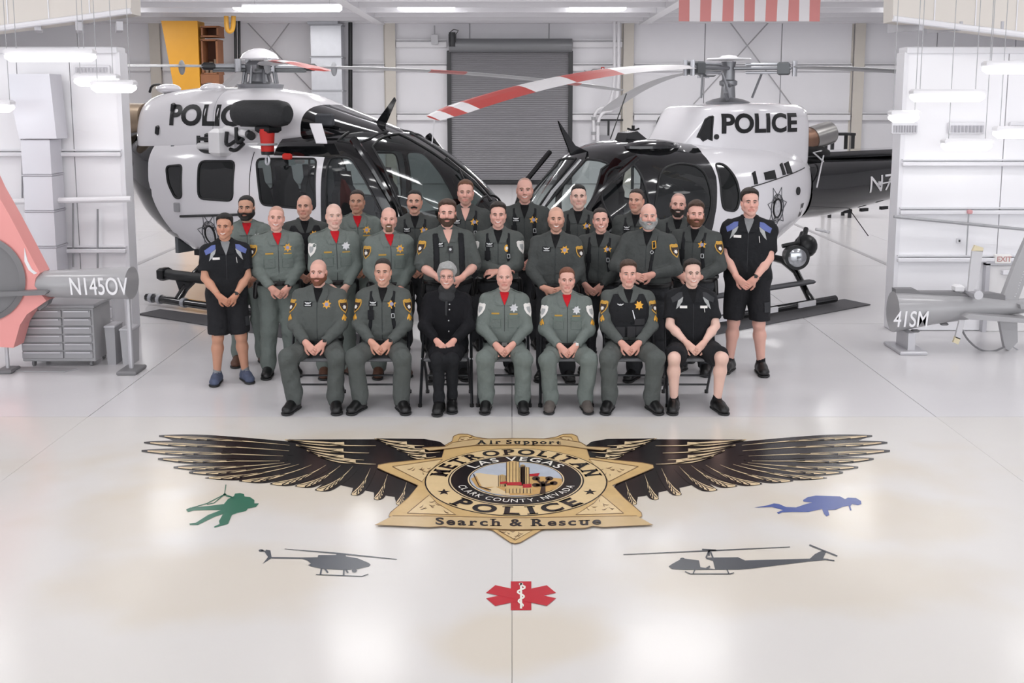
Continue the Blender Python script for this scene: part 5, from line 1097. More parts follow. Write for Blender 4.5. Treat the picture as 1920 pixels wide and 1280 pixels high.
# ------------------------------------------------------------------ people: smooth signed-distance bodies turned into meshes
class SDF:
    def __init__(s): s.p = []
    def cone(s, a, b, ra, rb=None, k=.02, cut=False, neg=False, ys=1.0):
        a = np.array(a, float); b = np.array(b, float); rb = ra if rb is None else rb; m = max(ra, rb) + k + .03
        lo = np.minimum(a, b) - m; hi = np.maximum(a, b) + m
        s.p.append(('c', a, b, ra, rb, k, cut, neg, lo, hi)); return s
    def ell(s, c, r, k=.02, neg=False, M=None):
        c = np.array(c, float); r = np.array(r, float); m = r.max() + k + .03; s.p.append(('e', c, r, M, 0, k, 0, neg, c - m, c + m)); return s
    @staticmethod
    def d(q, X, Y, Z):
        if q[0] == 'c':
            a, b = q[1], q[2]; ba = b - a; bb = float(ba @ ba) + 1e-12; x, y, z = X - a[0], Y - a[1], Z - a[2]
            t = (x * ba[0] + y * ba[1] + z * ba[2]) / bb; tc = np.clip(t, 0, 1)
            e = np.sqrt((x - tc * ba[0]) ** 2 + (y - tc * ba[1]) ** 2 + (z - tc * ba[2]) ** 2) - (q[3] + (q[4] - q[3]) * tc)
            if q[6]: e = np.maximum(e, (t - 1) * math.sqrt(bb))
            return e
        c, r, M = q[1], q[2], q[3]; x, y, z = X - c[0], Y - c[1], Z - c[2]
        if M is not None: x, y, z = M[0][0] * x + M[0][1] * y + M[0][2] * z, M[1][0] * x + M[1][1] * y + M[1][2] * z, M[2][0] * x + M[2][1] * y + M[2][2] * z
        x, y, z = x / r[0], y / r[1], z / r[2]; k0 = np.sqrt(x * x + y * y + z * z); k1 = np.sqrt((x / r[0]) ** 2 + (y / r[1]) ** 2 + (z / r[2]) ** 2) + 1e-9
        return np.where(k0 < .05, -r.min(), k0 * (k0 - 1) / k1)
    @staticmethod
    def mix(F, e, k, neg):
        if neg: h = np.maximum(k - np.abs(F + e), 0); return np.maximum(F, -e) + h * h / (4 * k)
        h = np.maximum(k - np.abs(F - e), 0); return np.minimum(F, e) - h * h / (4 * k)
    def pts(s, P):
        F = np.full(len(P), .4)
        for q in s.p: F = s.mix(F, s.d(q, P[:, 0], P[:, 1], P[:, 2]), q[5], q[7])
        return F
    def grid(s, h, pad=.03, box=None):
        if box is None:
            pos = [q for q in s.p if not q[7]]; lo = np.min([q[8] + q[5] + .03 for q in pos], 0) - pad; hi = np.max([q[9] - q[5] - .03 for q in pos], 0) + pad
        else: lo, hi = np.array(box[0], float), np.array(box[1], float)
        n = np.ceil((hi - lo) / h).astype(int) + 1; ax = [lo[i] + h * np.arange(n[i]) for i in range(3)]; F = np.full(n, .1, np.float32)
        for q in s.p:
            i0 = np.clip(np.floor((q[8] - lo) / h).astype(int), 0, n); i1 = np.clip(np.ceil((q[9] - lo) / h).astype(int) + 1, 0, n)
            if (i1 <= i0).any(): continue
            sl = tuple(slice(i0[i], i1[i]) for i in range(3)); X, Y, Z = ax[0][sl[0]][:, None, None], ax[1][sl[1]][None, :, None], ax[2][sl[2]][None, None, :]
            F[sl] = s.mix(F[sl], s.d(q, X, Y, Z), q[5], q[7])
        return F, lo, h, (ax[0][:, None, None], ax[1][None, :, None], ax[2][None, None, :])
def waves(ax, amp, fr, seed, n=5, an=(1, 1, 1)):
    rr = np.random.RandomState(seed); out = 0
    for _ in range(n):
        f = rr.normal(size=3) * fr * np.array(an); ph = rr.uniform(0, 6.28); out = out + np.real(np.exp(1j * (f[0] * ax[0] + ph)) * np.exp(1j * f[1] * ax[1]) * np.exp(1j * f[2] * ax[2]))
    return amp * out / n
_CO = np.array([(i, j, k) for i in (0, 1) for j in (0, 1) for k in (0, 1)])
_ED = [(a, b) for a in range(8) for b in range(a + 1, 8) if np.abs(_CO[a] - _CO[b]).sum() == 1]
def nets(F, lo, h):
    F = F.copy(); big = .05
    for ax_ in range(3):
        sl = [slice(None)] * 3; sl[ax_] = 0; F[tuple(sl)] = big; sl[ax_] = -1; F[tuple(sl)] = big
    N = F < 0; c = np.zeros(np.array(F.shape) - 1, np.int8)
    for o in _CO: c += N[o[0]:F.shape[0] - 1 + o[0], o[1]:F.shape[1] - 1 + o[1], o[2]:F.shape[2] - 1 + o[2]]
    act = (c > 0) & (c < 8); I = np.argwhere(act)
    if not len(I): return np.zeros((0, 3)), np.zeros((0, 4), int)
    V = np.stack([F[I[:, 0] + o[0], I[:, 1] + o[1], I[:, 2] + o[2]] for o in _CO], 1).astype(float); acc = np.zeros((len(I), 3)); cnt = np.zeros(len(I))
    for a, b in _ED:
        m = (V[:, a] < 0) != (V[:, b] < 0); t = np.where(m, V[:, a] / np.where(m, V[:, a] - V[:, b], 1), 0)
        acc += np.where(m[:, None], _CO[a] + t[:, None] * (_CO[b] - _CO[a]), 0); cnt += m
    P = lo + h * (I + acc / cnt[:, None]); vid = np.full(act.shape, -1, np.int32); vid[act] = np.arange(len(I)); Q = []
    for a in range(3):
        b, d = (a + 1) % 3, (a + 2) % 3; s0 = [slice(1, -1)] * 3; s1 = [slice(1, -1)] * 3; s0[a] = slice(0, -1); s1[a] = slice(1, None)
        A, B = N[tuple(s0)], N[tuple(s1)]; E = np.argwhere(A != B); fl_ = A[A != B]; E = E + 1; E[:, a] -= 1
        def cell(u, w): q = E.copy(); q[:, b] += u; q[:, d] += w; return vid[q[:, 0], q[:, 1], q[:, 2]]
        q = np.stack([cell(-1, -1), cell(0, -1), cell(0, 0), cell(-1, 0)], 1); q[~fl_] = q[~fl_][:, ::-1]; Q.append(q)
    return P, np.concatenate(Q)
def cast(S, O, D, n=45):                              # march rays to the surface
    t = np.zeros(len(O))
    for _ in range(n): t += np.clip(S.pts(O + D * t[:, None]), -.05, .2) * .8
    return O + D * t[:, None], t < 1.2
def sheet(S, poly, org, dr, off, dens_=.018, up=(0, 0, 1)):   # polygon (u, v) laid on the surface, seen along dr
    dr = np.array(dr, float); dr /= np.linalg.norm(dr); up = np.array(up, float); u = np.cross(dr, up); u /= np.linalg.norm(u); w = np.cross(u, dr); org = np.array(org, float)
    poly = [tuple(map(float, p)) for p in poly]; out = []
    for i in range(len(poly)):
        a, b = np.array(poly[i]), np.array(poly[(i + 1) % len(poly)]); k = max(1, int(np.linalg.norm(b - a) / dens_))
        for j in range(k): out.append(tuple(a + (b - a) * j / k))
    pa = np.array(out); lo, hi = pa.min(0), pa.max(0); inn = [(x, y) for x in np.arange(lo[0] + dens_ * .6, hi[0], dens_) for y in np.arange(lo[1] + dens_ * .6, hi[1], dens_)]
    inn = [p for p, k in zip(inn, inpoly(np.array(inn), out)) if k] if inn else []
    n = len(out); v, e, f, *_ = delaunay_2d_cdt([Vector(p) for p in out + inn], [(i, (i + 1) % n) for i in range(n)], [], 0, 1e-6)
    V = np.array([(p[0], p[1]) for p in v]); T = [q for q in f if len(q) == 3]; k = inpoly(np.array([V[list(q)].mean(0) for q in T]), out); T = [q for q, kk in zip(T, k) if kk]
    P, ok = cast(S, org - dr * .5 + V[:, :1] * u + V[:, 1:] * w, np.repeat(dr[None], len(V), 0)); P = P - dr * off
    return P, T
def sline(S, pts, org, dr, r, off=.0, n=14):
    dr = np.array(dr, float); dr /= np.linalg.norm(dr); u = np.cross(dr, (0, 0, 1.)); u /= np.linalg.norm(u); w = np.cross(u, dr)
    q = []; 
    for i in range(len(pts) - 1):
        for j in range(n // (len(pts) - 1)): q.append(np.array(pts[i]) + (np.array(pts[i + 1]) - np.array(pts[i])) * j / (n // (len(pts) - 1)))
    q.append(np.array(pts[-1])); V = np.array(q, float); P, ok = cast(S, np.array(org, float) - dr * .5 + V[:, :1] * u + V[:, 1:] * w, np.repeat(dr[None], len(V), 0)); return P - dr * off

def cloth(name, c, rough=.85): return mat(name, c, rough, noise=.1, nscale=11, bump=.5, bscale=22, spec=.25)
C_SAR = cloth('sage_green_uniform', '#6f7773'); C_FLT = cloth('dark_grey_green_flight_suit', '#575b59'); C_FLD = cloth('charcoal_flight_suit', '#4a4d4c'); C_BLK = cloth('black_cloth', '#202124'); C_PNT = cloth('charcoal_trousers', '#38393c')
C_RED = cloth('red_undershirt', '#c0202a'); C_TEE = cloth('black_undershirt', '#18181a'); C_GRY = cloth('grey_undershirt', '#8f9193'); C_VEST = cloth('black_webbing', '#1c1d20', .7); C_BLUE = cloth('blue_yoke_cloth', '#6470a8'); C_SLV = cloth('silver_yoke_cloth', '#a9abab')
C_DGR = cloth('dark_grey_yoke_cloth', '#3c3d40')
GOLD = mat('gold_badge', '#d8a03a', .35, .4); SILV = mat('silver_badge', '#c9cacc', .3, .5); BADGEC = mat('badge_centre', '#8f8fae', .4); PATCHG = mat('patch_gold_thread', '#c99a3f', .7); PATCHB = mat('patch_dark_ground', '#33241f', .7); PATCHW = mat('patch_white_thread', '#e6e3df', .7); TAGM = mat('name_tape_thread', '#b9923f', .7); WINGM = mat('silver_wing_thread', '#c9cacb', .6)
EYEW = mat('eye_white', '#e4dcd6', .2); IRIS = mat('eye_iris', '#2e241e', .15); TEETH = mat('teeth', '#efe9e2', .25); LEATH = mat('black_leather', '#171718', .35); BRNL = mat('brown_leather', '#5b3b2c', .5); SOLE = mat('dark_sole', '#2a2a2b', .7)
SKIN = vmat('skin', .45)
HAIRC = {'black': '#1c1917', 'dark': '#2d231d', 'brown': '#4b372b', 'auburn': '#6a4630', 'sandy': '#7d634b', 'grey': '#a6a7a6', 'red': '#7a4a35', 'salt': '#8a857f'}
def hairm(c): return mat('hair_' + c, HAIRC[c], .6, noise=.25, nscale=60, bump=.5, bscale=160)
TONE = {'fair': '#e6bfb0', 'pink': '#e3b1a2', 'mid': '#d9a894', 'tan': '#c9957c', 'olive': '#c2947d'}

def head_sdf(p):
    w = p.get('fw', 1.0); j = p.get('jaw', 1.0); S = SDF()
    S.ell((0, .015, .042), (.076 * w, .096, .083), .03).ell((0, -.033, .035), (.064 * w, .056, .062), .03).ell((0, -.03, -.035), (.063 * w, .06, .072), .03)
    for s in (-1, 1): S.cone((s * .047 * w * j, .0, -.055), (s * .008, -.055, -.1), .03, .024 * j, .03)
    S.ell((0, -.066, -.102), (.026 * j, .022, .019), .02)
    for s in (-1, 1):
        S.ell((s * .042 * w, -.06, -.03), (.024, .023, .022), .022); S.cone((s * .014, -.09, .017), (s * .046, -.073, .019), .0085, .008, .012)
        S.ell((s * .0315, -.102, -.003), (.02, .022, .0125), .012, True)
    S.cone((0, -.084, .01), (0, -.112, -.034), .0085, .0125, .014)
    for s in (-1, 1): S.ell((s * .0125, -.1, -.039), (.009, .012, .0085), .006)
    sm = p.get('smile', 0)
    up = .009 * sm; wd = .022 + .006 * sm
    S.cone((-wd, -.082, -.068 + up), (0, -.091, -.067), .007, .0085, .01).cone((wd, -.082, -.068 + up), (0, -.091, -.067), .007, .0085, .01)
    S.cone((-wd * .9, -.081, -.075 + up * .7), (0, -.089, -.081 - .004 * sm), .007, .0085, .01).cone((wd * .9, -.081, -.075 + up * .7), (0, -.089, -.081 - .004 * sm), .007, .0085, .01)
    S.cone((-wd, -.092, -.0715 + up), (0, -.103, -.0735), .0022 + .0018 * sm, .0035 + .003 * sm, .004, False, True).cone((wd, -.092, -.0715 + up), (0, -.103, -.0735), .0022 + .0018 * sm, .0035 + .003 * sm, .004, False, True)
    E = [(s, (s * .077 * w, .014, -.008)) for s in (-1, 1)]
    for s, c in E: S.ell(c, (.011, .021, .032), .008).ell((c[0] + s * .01, c[1] - .008, c[2] + .004), (.006, .011, .018), .006, True)
    return S
def joinm(parts):
    V = []; Fq = []; n = 0
    for v, f in parts: V.append(v); Fq.append(np.asarray(f) + n); n += len(v)
    return np.concatenate(V), np.concatenate(Fq)
def fast_mesh(name, V, Q, m, parent=None, col=None):
    me = bpy.data.meshes.new(name); nv, nq = len(V), len(Q); me.vertices.add(nv); me.vertices.foreach_set('co', np.asarray(V, np.float32).ravel())
    k = Q.shape[1]; me.loops.add(nq * k); me.loops.foreach_set('vertex_index', np.asarray(Q, np.int32).ravel()); me.polygons.add(nq); me.polygons.foreach_set('loop_start', np.arange(0, nq * k, k, dtype=np.int32))
    try: me.polygons.foreach_set('loop_total', np.full(nq, k, np.int32))
    except Exception: pass
    me.update(calc_edges=True); me.validate()
    if col is not None:
        a = me.color_attributes.new('Col', 'FLOAT_COLOR', 'POINT'); a.data.foreach_set('color', np.concatenate([col, np.ones((len(col), 1))], 1).astype(np.float32).ravel())
    return link(name, me, m, parent, True)
def hand_sdf(W, d, n, side, curl=(.35, .55), sc=1.0):
    d = np.array(d, float); d /= np.linalg.norm(d); n = np.array(n, float); n -= d * (n @ d); n /= np.linalg.norm(n); u = np.cross(d, n) * side; W = np.array(W, float); S = SDF()
    for o, L in ((-.026, .082), (-.009, .088), (.009, .088), (.026, .082)): S.cone(W + u * o * .6 * sc, W + d * L * sc + u * o * sc, .0165 * sc, .0125 * sc, .012)
    S.cone(W - d * .03, W + d * .02, .026 * sc, .024 * sc, .02)
    for i, (o, L) in enumerate(((-.029, .062), (-.0098, .076), (.0098, .08), (.029, .072))):       # little finger to index
        b = W + d * .085 * sc + u * o * sc; c1 = curl[0] + .06 * (1 - i); c2 = c1 + curl[1]; c3 = c2 + curl[1] * .8
        d1 = d * math.cos(c1) + n * math.sin(c1) + u * o * 1.2; d2 = d * math.cos(c2) + n * math.sin(c2); d3 = d * math.cos(c3) + n * math.sin(c3)
        p1 = b + d1 * L * .45 * sc; p2 = p1 + d2 * L * .32 * sc; p3 = p2 + d3 * L * .25 * sc; r = .0088 * sc
        S.cone(b, p1, r * 1.05, r, .003).cone(p1, p2, r, r * .92, .003).cone(p2, p3, r * .92, r * .78, .003)
    t0 = W + d * .025 * sc + u * .026 * sc; t1 = t0 + (d * .7 + u * .75 + n * .25) * .036 * sc; t2 = t1 + (d * .9 + u * .3 + n * .35) * .03 * sc; t3 = t2 + (d * .9 + u * .05 + n * .4) * .022 * sc
    S.cone(t0, t1, .0145 * sc, .0115 * sc, .008).cone(t1, t2, .0112 * sc, .0105 * sc, .003).cone(t2, t3, .0105 * sc, .0085 * sc, .003)
    return S
def ik(S, Wp, l1, l2, pole):
    S = np.array(S, float); Wp = np.array(Wp, float); v = Wp - S; D = np.linalg.norm(v)
    if D > (l1 + l2) * .985: k = D / ((l1 + l2) * .985); l1 *= k; l2 *= k
    h = v / D; a = (l1 * l1 - l2 * l2 + D * D) / (2 * D); r = math.sqrt(max(1e-6, l1 * l1 - a * a)); p = np.array(pole, float); p -= h * (p @ h); p /= np.linalg.norm(p); return S + h * a + p * r
STARP = [((.046 if k % 2 == 0 else .027) * math.sin(PI * k / 7), (.046 if k % 2 == 0 else .027) * math.cos(PI * k / 7 + PI)) for k in range(14)]
SHIELD = [(a * 1.3, c * 1.35) for a, c in [(-.036, .042), (-.02, .05), (0, .046), (.02, .05), (.036, .042), (.038, .01), (.028, -.022), (0, -.052), (-.028, -.022), (-.038, .01)]]
WINGS = [(-.034, .012), (-.008, .006), (0, .01), (.008, .006), (.034, .012), (.026, .0), (.008, -.008), (0, -.006), (-.008, -.008), (-.026, 0)]
def person(p):
    sit = p['pose'] == 'sit'; Y = p['Y']; top = at(p['px'], p['top'], Y - (.03 if not sit else .0)).z
    w = p.get('w', 1.0) * (1.05 if p['outfit'] != 'coat' else 1.06); b = p.get('b', 0.0) + .006; dz = -.385 if sit else 0.0; s = top / (1.808 + dz); yaw = R(p.get('yaw', 0)); det = p.get('det', 1)
    loc = (at(p['px'], p['top'], Y).x - .02 * s * math.sin(-yaw) * 0, Y, 0)
    out = p['outfit']; mech = out == 'mech'; fem = out == 'coat'
    hs = {'sar': C_SAR, 'flt': C_FLT, 'fld': C_FLD, 'mech': C_BLK, 'coat': cloth('black_coat', '#16161a')}[out]; tr = p.get('tr') or {'sar': C_SAR, 'flt': C_FLT, 'fld': C_FLD, 'mech': cloth('black_shorts', '#252528'), 'coat': C_BLK}[out]
    V3 = lambda x, y, z: np.array((x, y, z + dz))
    # ---- arms
    st = p.get('arms', 'lap' if sit else 'low'); SH = {k: V3(k * .182 * w, .012, 1.42) for k in (-1, 1)}
    if st == 'low': WR = {-1: V3(-.085, -.215 - b, .975), 1: V3(.075, -.195 - b, .965)}; HD = {-1: (.72, -.12, -.66), 1: (-.72, -.04, -.66)}; HN = {-1: (.3, .9, -.1), 1: (-.3, .9, -.1)}
    elif st == 'mid': WR = {-1: V3(-.1, -.235 - b, 1.06), 1: V3(.095, -.215 - b, 1.055)}; HD = {-1: (.9, -.1, -.3), 1: (-.9, -.05, -.3)}; HN = {-1: (.2, .9, -.3), 1: (-.2, .9, -.3)}
    elif st == 'fold': WR = {-1: V3(.03, -.225 - b, 1.135), 1: V3(-.01, -.265 - b, 1.12)}; HD = {-1: (.95, .2, .1), 1: (-.95, .15, -.05)}; HN = {-1: (.1, .5, -.8), 1: (-.1, .6, -.8)}
    elif st == 'lap': WR = {-1: np.array((-.085, -.285 - b * .5, .645)), 1: np.array((.08, -.27 - b * .5, .64))}; HD = {-1: (.68, -.32, -.62), 1: (-.68, -.28, -.62)}; HN = {-1: (.35, .75, -.45), 1: (-.35, .75, -.45)}
    off = p.get('hoff', (0, 0, 0))
    for k in (-1, 1): WR[k] = WR[k] + np.array(off)
    EL = {k: ik(SH[k], WR[k], .285, .262, (k * .85, .4, -.25)) for k in (-1, 1)}
    # ---- legs
    lx = p.get('lx', (.125, .125)); HP = {k: np.array((k * .09 * w, 0 if not sit else -.02, .93 if not sit else .555)) for k in (-1, 1)}
    if sit: KN = {k: np.array((k * p.get('kx', .185), -.43, .53)) for k in (-1, 1)}; AN = {k: np.array((k * p.get('ax', .175), -.36 + p.get('fy', {}).get(k, 0), .10)) for k in (-1, 1)}
    else: KN = {k: np.array((k * (.09 + lx[0 if k < 0 else 1]) / 2, -.02, .50)) for k in (-1, 1)}; AN = {k: np.array((k * lx[0 if k < 0 else 1], .025, .10)) for k in (-1, 1)}
    # ---- torso field (clothed); skin is the same thing 12 mm inside
    def torso(S, e, k=.07):
        S.cone(V3(-.085 * w, 0, .95), V3(.085 * w, 0, .95), .112 + e + b * .4, None, k); S.cone(V3(-.065 * w, -.012 - b * .6, 1.08), V3(.065 * w, -.012 - b * .6, 1.08), .108 + b + e, None, k); S.cone(V3(-.085 * w, -.006 - b * .3, 1.22), V3(.085 * w, -.006 - b * .3, 1.22), .114 + b * .6 + e, None, k)
        S.cone(V3(-.095 * w, -.01, 1.335), V3(.095 * w, -.01, 1.335), .108 + e, None, k); S.cone(V3(-.16 * w, .012, 1.42), V3(.16 * w, .012, 1.42), .056 + e, None, k)
        for q in (-1, 1): S.cone(V3(0, .022, 1.515), V3(q * .15 * w, .014, 1.435), .045 + e * .6, .045 + e, .04)
        return S
    TS = torso(SDF(), .016)
    SHT = torso(SDF(), .016)
    slv = p.get('sleeve', .44 if mech else 1.0)
    for k in (-1, 1):
        a0, a1, a2 = SH[k], EL[k], WR[k]
        if slv < .8:
            c = a0 + (a1 - a0) * (slv + .32 if mech else 1.0); SHT.cone(a0, c, .068, .071, .025, True)
            if not mech: SHT.cone(a1, a1 + (a2 - a1) * .15, .058, .056, .02, True)
        else:
            SHT.cone(a0, a1, .076, .066, .028).cone(a1, a1 + (a2 - a1) * .93, .066, .047, .02, True)
    g = .0103 if det > 0 else .0125
    # ---- the body itself (skin): torso, neck, limbs, hands, head
    BD = torso(SDF(), -.012)
    BD.cone(V3(0, .02, 1.46), V3(0, .0, 1.6), .06 * p.get('nk', 1), .055 * p.get('nk', 1), .03)
    for k in (-1, 1):
        BD.cone(SH[k], EL[k], .05, .042, .03).cone(EL[k], EL[k] + (WR[k] - EL[k]) * .35, .042, .044, .02).cone(EL[k] + (WR[k] - EL[k]) * .35, WR[k], .044, .0275, .02)
        BD.cone(HP[k], KN[k], .086 if not fem else .07, .056 if not fem else .042, .03)
        if mech: BD.ell(KN[k] + np.array((0, -.012, 0)), (.052, .05, .055), .03); mid = KN[k] + (AN[k] - KN[k]) * .32 + np.array((0, .02, 0)); BD.cone(KN[k], mid, .052, .06, .03).cone(mid, AN[k], .06, .037, .03)
        else: BD.cone(KN[k], AN[k], .054 if not fem else .04, .04 if not fem else .03, .03)
        BD.cone(AN[k], AN[k] + np.array((0, -.06, -.06)), .034, .02, .02)
    parts = []; cols = []; base = np.array(lin(TONE[p.get('tone', 'fair')])[:3])
    F, lo, h, ax = BD.grid(.0115 if mech else .023); v, q = nets(F, lo, h); parts.append((v, q)); cols.append(np.repeat(base[None], len(v), 0))
    for k in (-1, 1):
        if p.get('nohands'): continue
        HS = hand_sdf(WR[k], HD[k], HN[k], k, p.get('curl', (.4, .6)), 1.0 if not fem else .9); F, lo, h, ax = HS.grid(.0048 if det > 0 else .0062, .01); v, q = nets(F, lo, h); parts.append((v, q)); cols.append(np.repeat((base * np.array((.97, .88, .85)))[None], len(v), 0))
    # head
    HSD = head_sdf(p); F, lo, h, ax = HSD.grid(.0047 if det > 0 else .005, .012); v, q = nets(F, lo, h)
    hc = np.repeat(base[None], len(v), 0); X, Yy, Z = v[:, 0], v[:, 1], v[:, 2]; front = Yy < -.05
    ch = np.exp(-(((np.abs(X) - .04) / .022) ** 2 + ((Z + .035) / .022) ** 2)) * front; hc = hc * (1 - ch[:, None] * np.array((.03, .16, .16))); no = np.exp(-((X / .016) ** 2 + ((Z + .035) / .018) ** 2)) * front; hc = hc * (1 - no[:, None] * np.array((.02, .12, .12)))
    ear = (np.abs(X) > .074); hc[ear] *= np.array((1., .87, .84))
    lip = (np.abs(X) < .03) & (np.abs(Z + .073) < .0125) & front; hc[lip] = hc[lip] * np.array((.82, .62, .62))
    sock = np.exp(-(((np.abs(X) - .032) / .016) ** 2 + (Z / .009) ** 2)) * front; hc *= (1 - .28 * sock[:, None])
    bs = p.get('beard', ''); hcol = p.get('hair', 'dark'); stc = np.array(lin(HAIRC[p.get('bcol', hcol)])[:3])
    stc0 = np.array(lin(HAIRC[hcol])[:3])
    yl = np.interp(Yy, [-.1, -.08, -.05, -.01, .015], [-.047, -.05, -.043, -.012, .0])
    if bs in ('stubble', 'full', 'heavy', 'goatee'):
        m = ((Z < yl) & (Yy < .02) & (Z > -.128) & ~lip); a = {'stubble': .35, 'full': .6, 'heavy': .6, 'goatee': .2}[bs]; hc[m] = hc[m] * (1 - a) + stc * a
    ht = p.get('style', 'short')
    zl = np.interp(Yy, [-.11, -.07, -.045, -.02, .0, .03, .08, .11], np.array([.094, .084, .064, .04, -.008, -.02, -.06, -.075]) + p.get('rec', 0) * np.array([1, 1, 1, .6, 0, 0, 0, 0]))
    if ht in ('short', 'thick', 'side', 'crew'): m = (Z > zl + .004) & (np.abs(X) < .08); hc[m] = hc[m] * .35 + stc0 * .65
    if ht in ('bald', 'buzz'): m = (Z > zl) & (np.abs(X) < .082); a = .10 if ht == 'bald' else .42; hc[m] = hc[m] * (1 - a) + stc * a
    hy, hp, hr = (R(a) for a in p.get('head', (0, 0, 0))); HM = np.array(Matrix.Rotation(hy - yaw * .85, 3, 'Z') @ Matrix.Rotation(R(-5) + hp, 3, 'X') @ Matrix.Rotation(hr, 3, 'Y')); fs = p.get('hs', 1.0); HO = V3(p.get('hx', 0), -.022, 1.672)
    hx = lambda P: (np.asarray(P, float) * fs) @ HM.T + HO
    parts.append((hx(v), q)); cols.append(hc)
    V, Q = joinm(parts); P = fast_mesh('person', V * s, Q, SKIN, None, np.clip(np.concatenate(cols), 0, 1)); P.location = loc; P.rotation_euler = (0, 0, yaw); tag(P, p['label'], 'person', 'people in the team photo')
    def part(name, V, Q, m, par=None): V = np.asarray(V, float) * s; o = fast_mesh(name, V, np.asarray(Q), m, par or P); return o
    def tubep(name, pts, r, m, par=None, n=6): return MB().tube([tuple(np.asarray(a) * s) for a in pts], [x * s for x in r] if isinstance(r, list) else r * s, n).build(name, m, par or P, True, False)
    def csg(name, S, e, reg, m, h, par=None, wv=None, seed=0, box=None):
        F, lo, h, ax = S.grid(h, .04, box); F = F - e
        if wv: F = F + waves(ax, wv[0], wv[1], seed) * (1 - .85 * np.exp(-(ax[0] / (.17 * w)) ** 4) * (ax[2] > 1.14 + dz) * (ax[1] < .03) * (name != 'trousers'))
        if reg is not None: F = np.maximum(F, reg(*ax))
        v, q = nets(F, lo, h)
        return part(name, v, q, m, par) if len(v) else None
    # ---- clothes
    rs = int(p['px'])
    hem = .93 if mech and not sit else .98
    if fem: hem = .80
    if sit and not fem: hem = 1.0 if not mech else .96
    hz = hem + dz
    if fem:
        for k in (-1, 1): SHT.cone(HP[k] + np.array((0, 0, .02)), KN[k] + np.array((0, .1, .02)), .115, .1, .05)
        hz = .44 / s
    shirt = csg('coat' if fem else 'work_shirt' if mech else 'uniform_shirt', SHT, 0, lambda x, y, z: (hz - z) + 0 * x + 0 * y, hs, g, None, (.011, 32), rs)
    TR = SDF(); short = mech
    TR.cone(np.array((-.085 * w, 0, HP[1][2] + .03)), np.array((.085 * w, 0, HP[1][2] + .03)), .126 + b * .4, None, .05)
    for k in (-1, 1):
        if short:
            e = HP[k] + (KN[k] - HP[k]) * (.93 if not sit else .9); TR.cone(HP[k], e, .112, .104, .03, True)
        else:
            TR.cone(HP[k], KN[k], .106 if not fem else .09, .09 if not fem else .07, .04).cone(KN[k], AN[k] + np.array((0, 0, .05)), .088 if not fem else .064, .078 if not fem else .052, .03).cone(AN[k] + np.array((0, -.0, .06)), AN[k] + np.array((0, -.012, -.045)), .078 if not fem else .05, .068 if not fem else .047, .03, True)
    tro = csg('shorts' if short else 'trousers', TR, 0, None if sit or fem or not (hem > .94) else (lambda x, y, z: (z - (hz + .03)) + 0 * x + 0 * y), tr, g * 1.55, None, (.012, 26), rs + 5)
    # shoes
    for k in (-1, 1):
        a = AN[k]; ya = R(p.get('toe', 14)) * k; ca, sa = math.cos(ya), math.sin(ya); D = lambda x, y, z: np.array((a[0] + x * ca - y * sa, a[1] + x * sa + y * ca, z)); S = SDF(); lf = p.get('shoe', 1.0)
        S.cone(D(0, .04, .05), D(0, -.07, .05), .049, .046, .02).ell(D(0, -.145, .046), (.054, .07, .044), .03).ell(D(0, -.07, .07), (.049, .08, .05), .03).cone(D(0, .015, .05), D(0, .01, .125 if mech else .16), .05, .048 if not mech else .043, .03, True)
        F, lo, h, ax = S.grid(.011, .025); F = np.maximum(F, (.002 - ax[2]) + 0 * ax[0] + 0 * ax[1]); v, q = nets(F, lo, h)
        so = part('shoe', v, q, {'brown': BRNL, 'hike': mat('grey_hiking_shoe', '#5c5551', .75, noise=.3, nscale=30), 'blue': mat('blue_grey_sneaker', '#4d566e', .7, noise=.5, nscale=22), 'blk': LEATH}[p.get('shoes', 'blk')])
        S2 = SDF().cone(D(0, .045, .012), D(0, -.07, .012), .054, .052, .02).ell(D(0, -.145, .012), (.059, .074, .05), .03); F, lo, h, ax = S2.grid(.0105, .025); F = np.maximum(F, np.abs(ax[2] - .011) - .010 + 0 * ax[0] + 0 * ax[1]); v, q = nets(F, lo, h); part('sole', v, q, SOLE, so)
        if det > 0:
            for j in range(4): tubep('lace', [D(-.02, -.06 - .022 * j, .117 - .009 * j), D(0, -.066 - .022 * j, .124 - .010 * j), D(.02, -.06 - .022 * j, .117 - .009 * j)], .004, mat('pale_lace', '#b9babd', .7) if p.get('shoes') == 'blue' else SOLE, so, 5)
        if mech:
            v, q = nets(*SDF().cone(a + np.array((0, 0, -.01)), a + np.array((0, 0, .05)), .043, .041, .01, True).grid(.008, .02)[:3]); part('sock', v, q, C_GRY if p.get('shoes') == 'blue' else C_BLK)
    # ---- neckline: undershirt and collar
    und = {'red': C_RED, 'black': C_TEE, 'grey': C_GRY, 'none': None}[p.get('und', 'black')]
    FD = (0, 1, 0)
    def lay(name, poly, x, z, off, m, par=None, dr=FD, S=None, dens_=.02, org=None):
        v, t = sheet(S or SHT, poly, org if org is not None else (x, 0, z), dr, off, dens_)
        return part(name, v, np.array(t), m, par or shirt) if len(t) else None
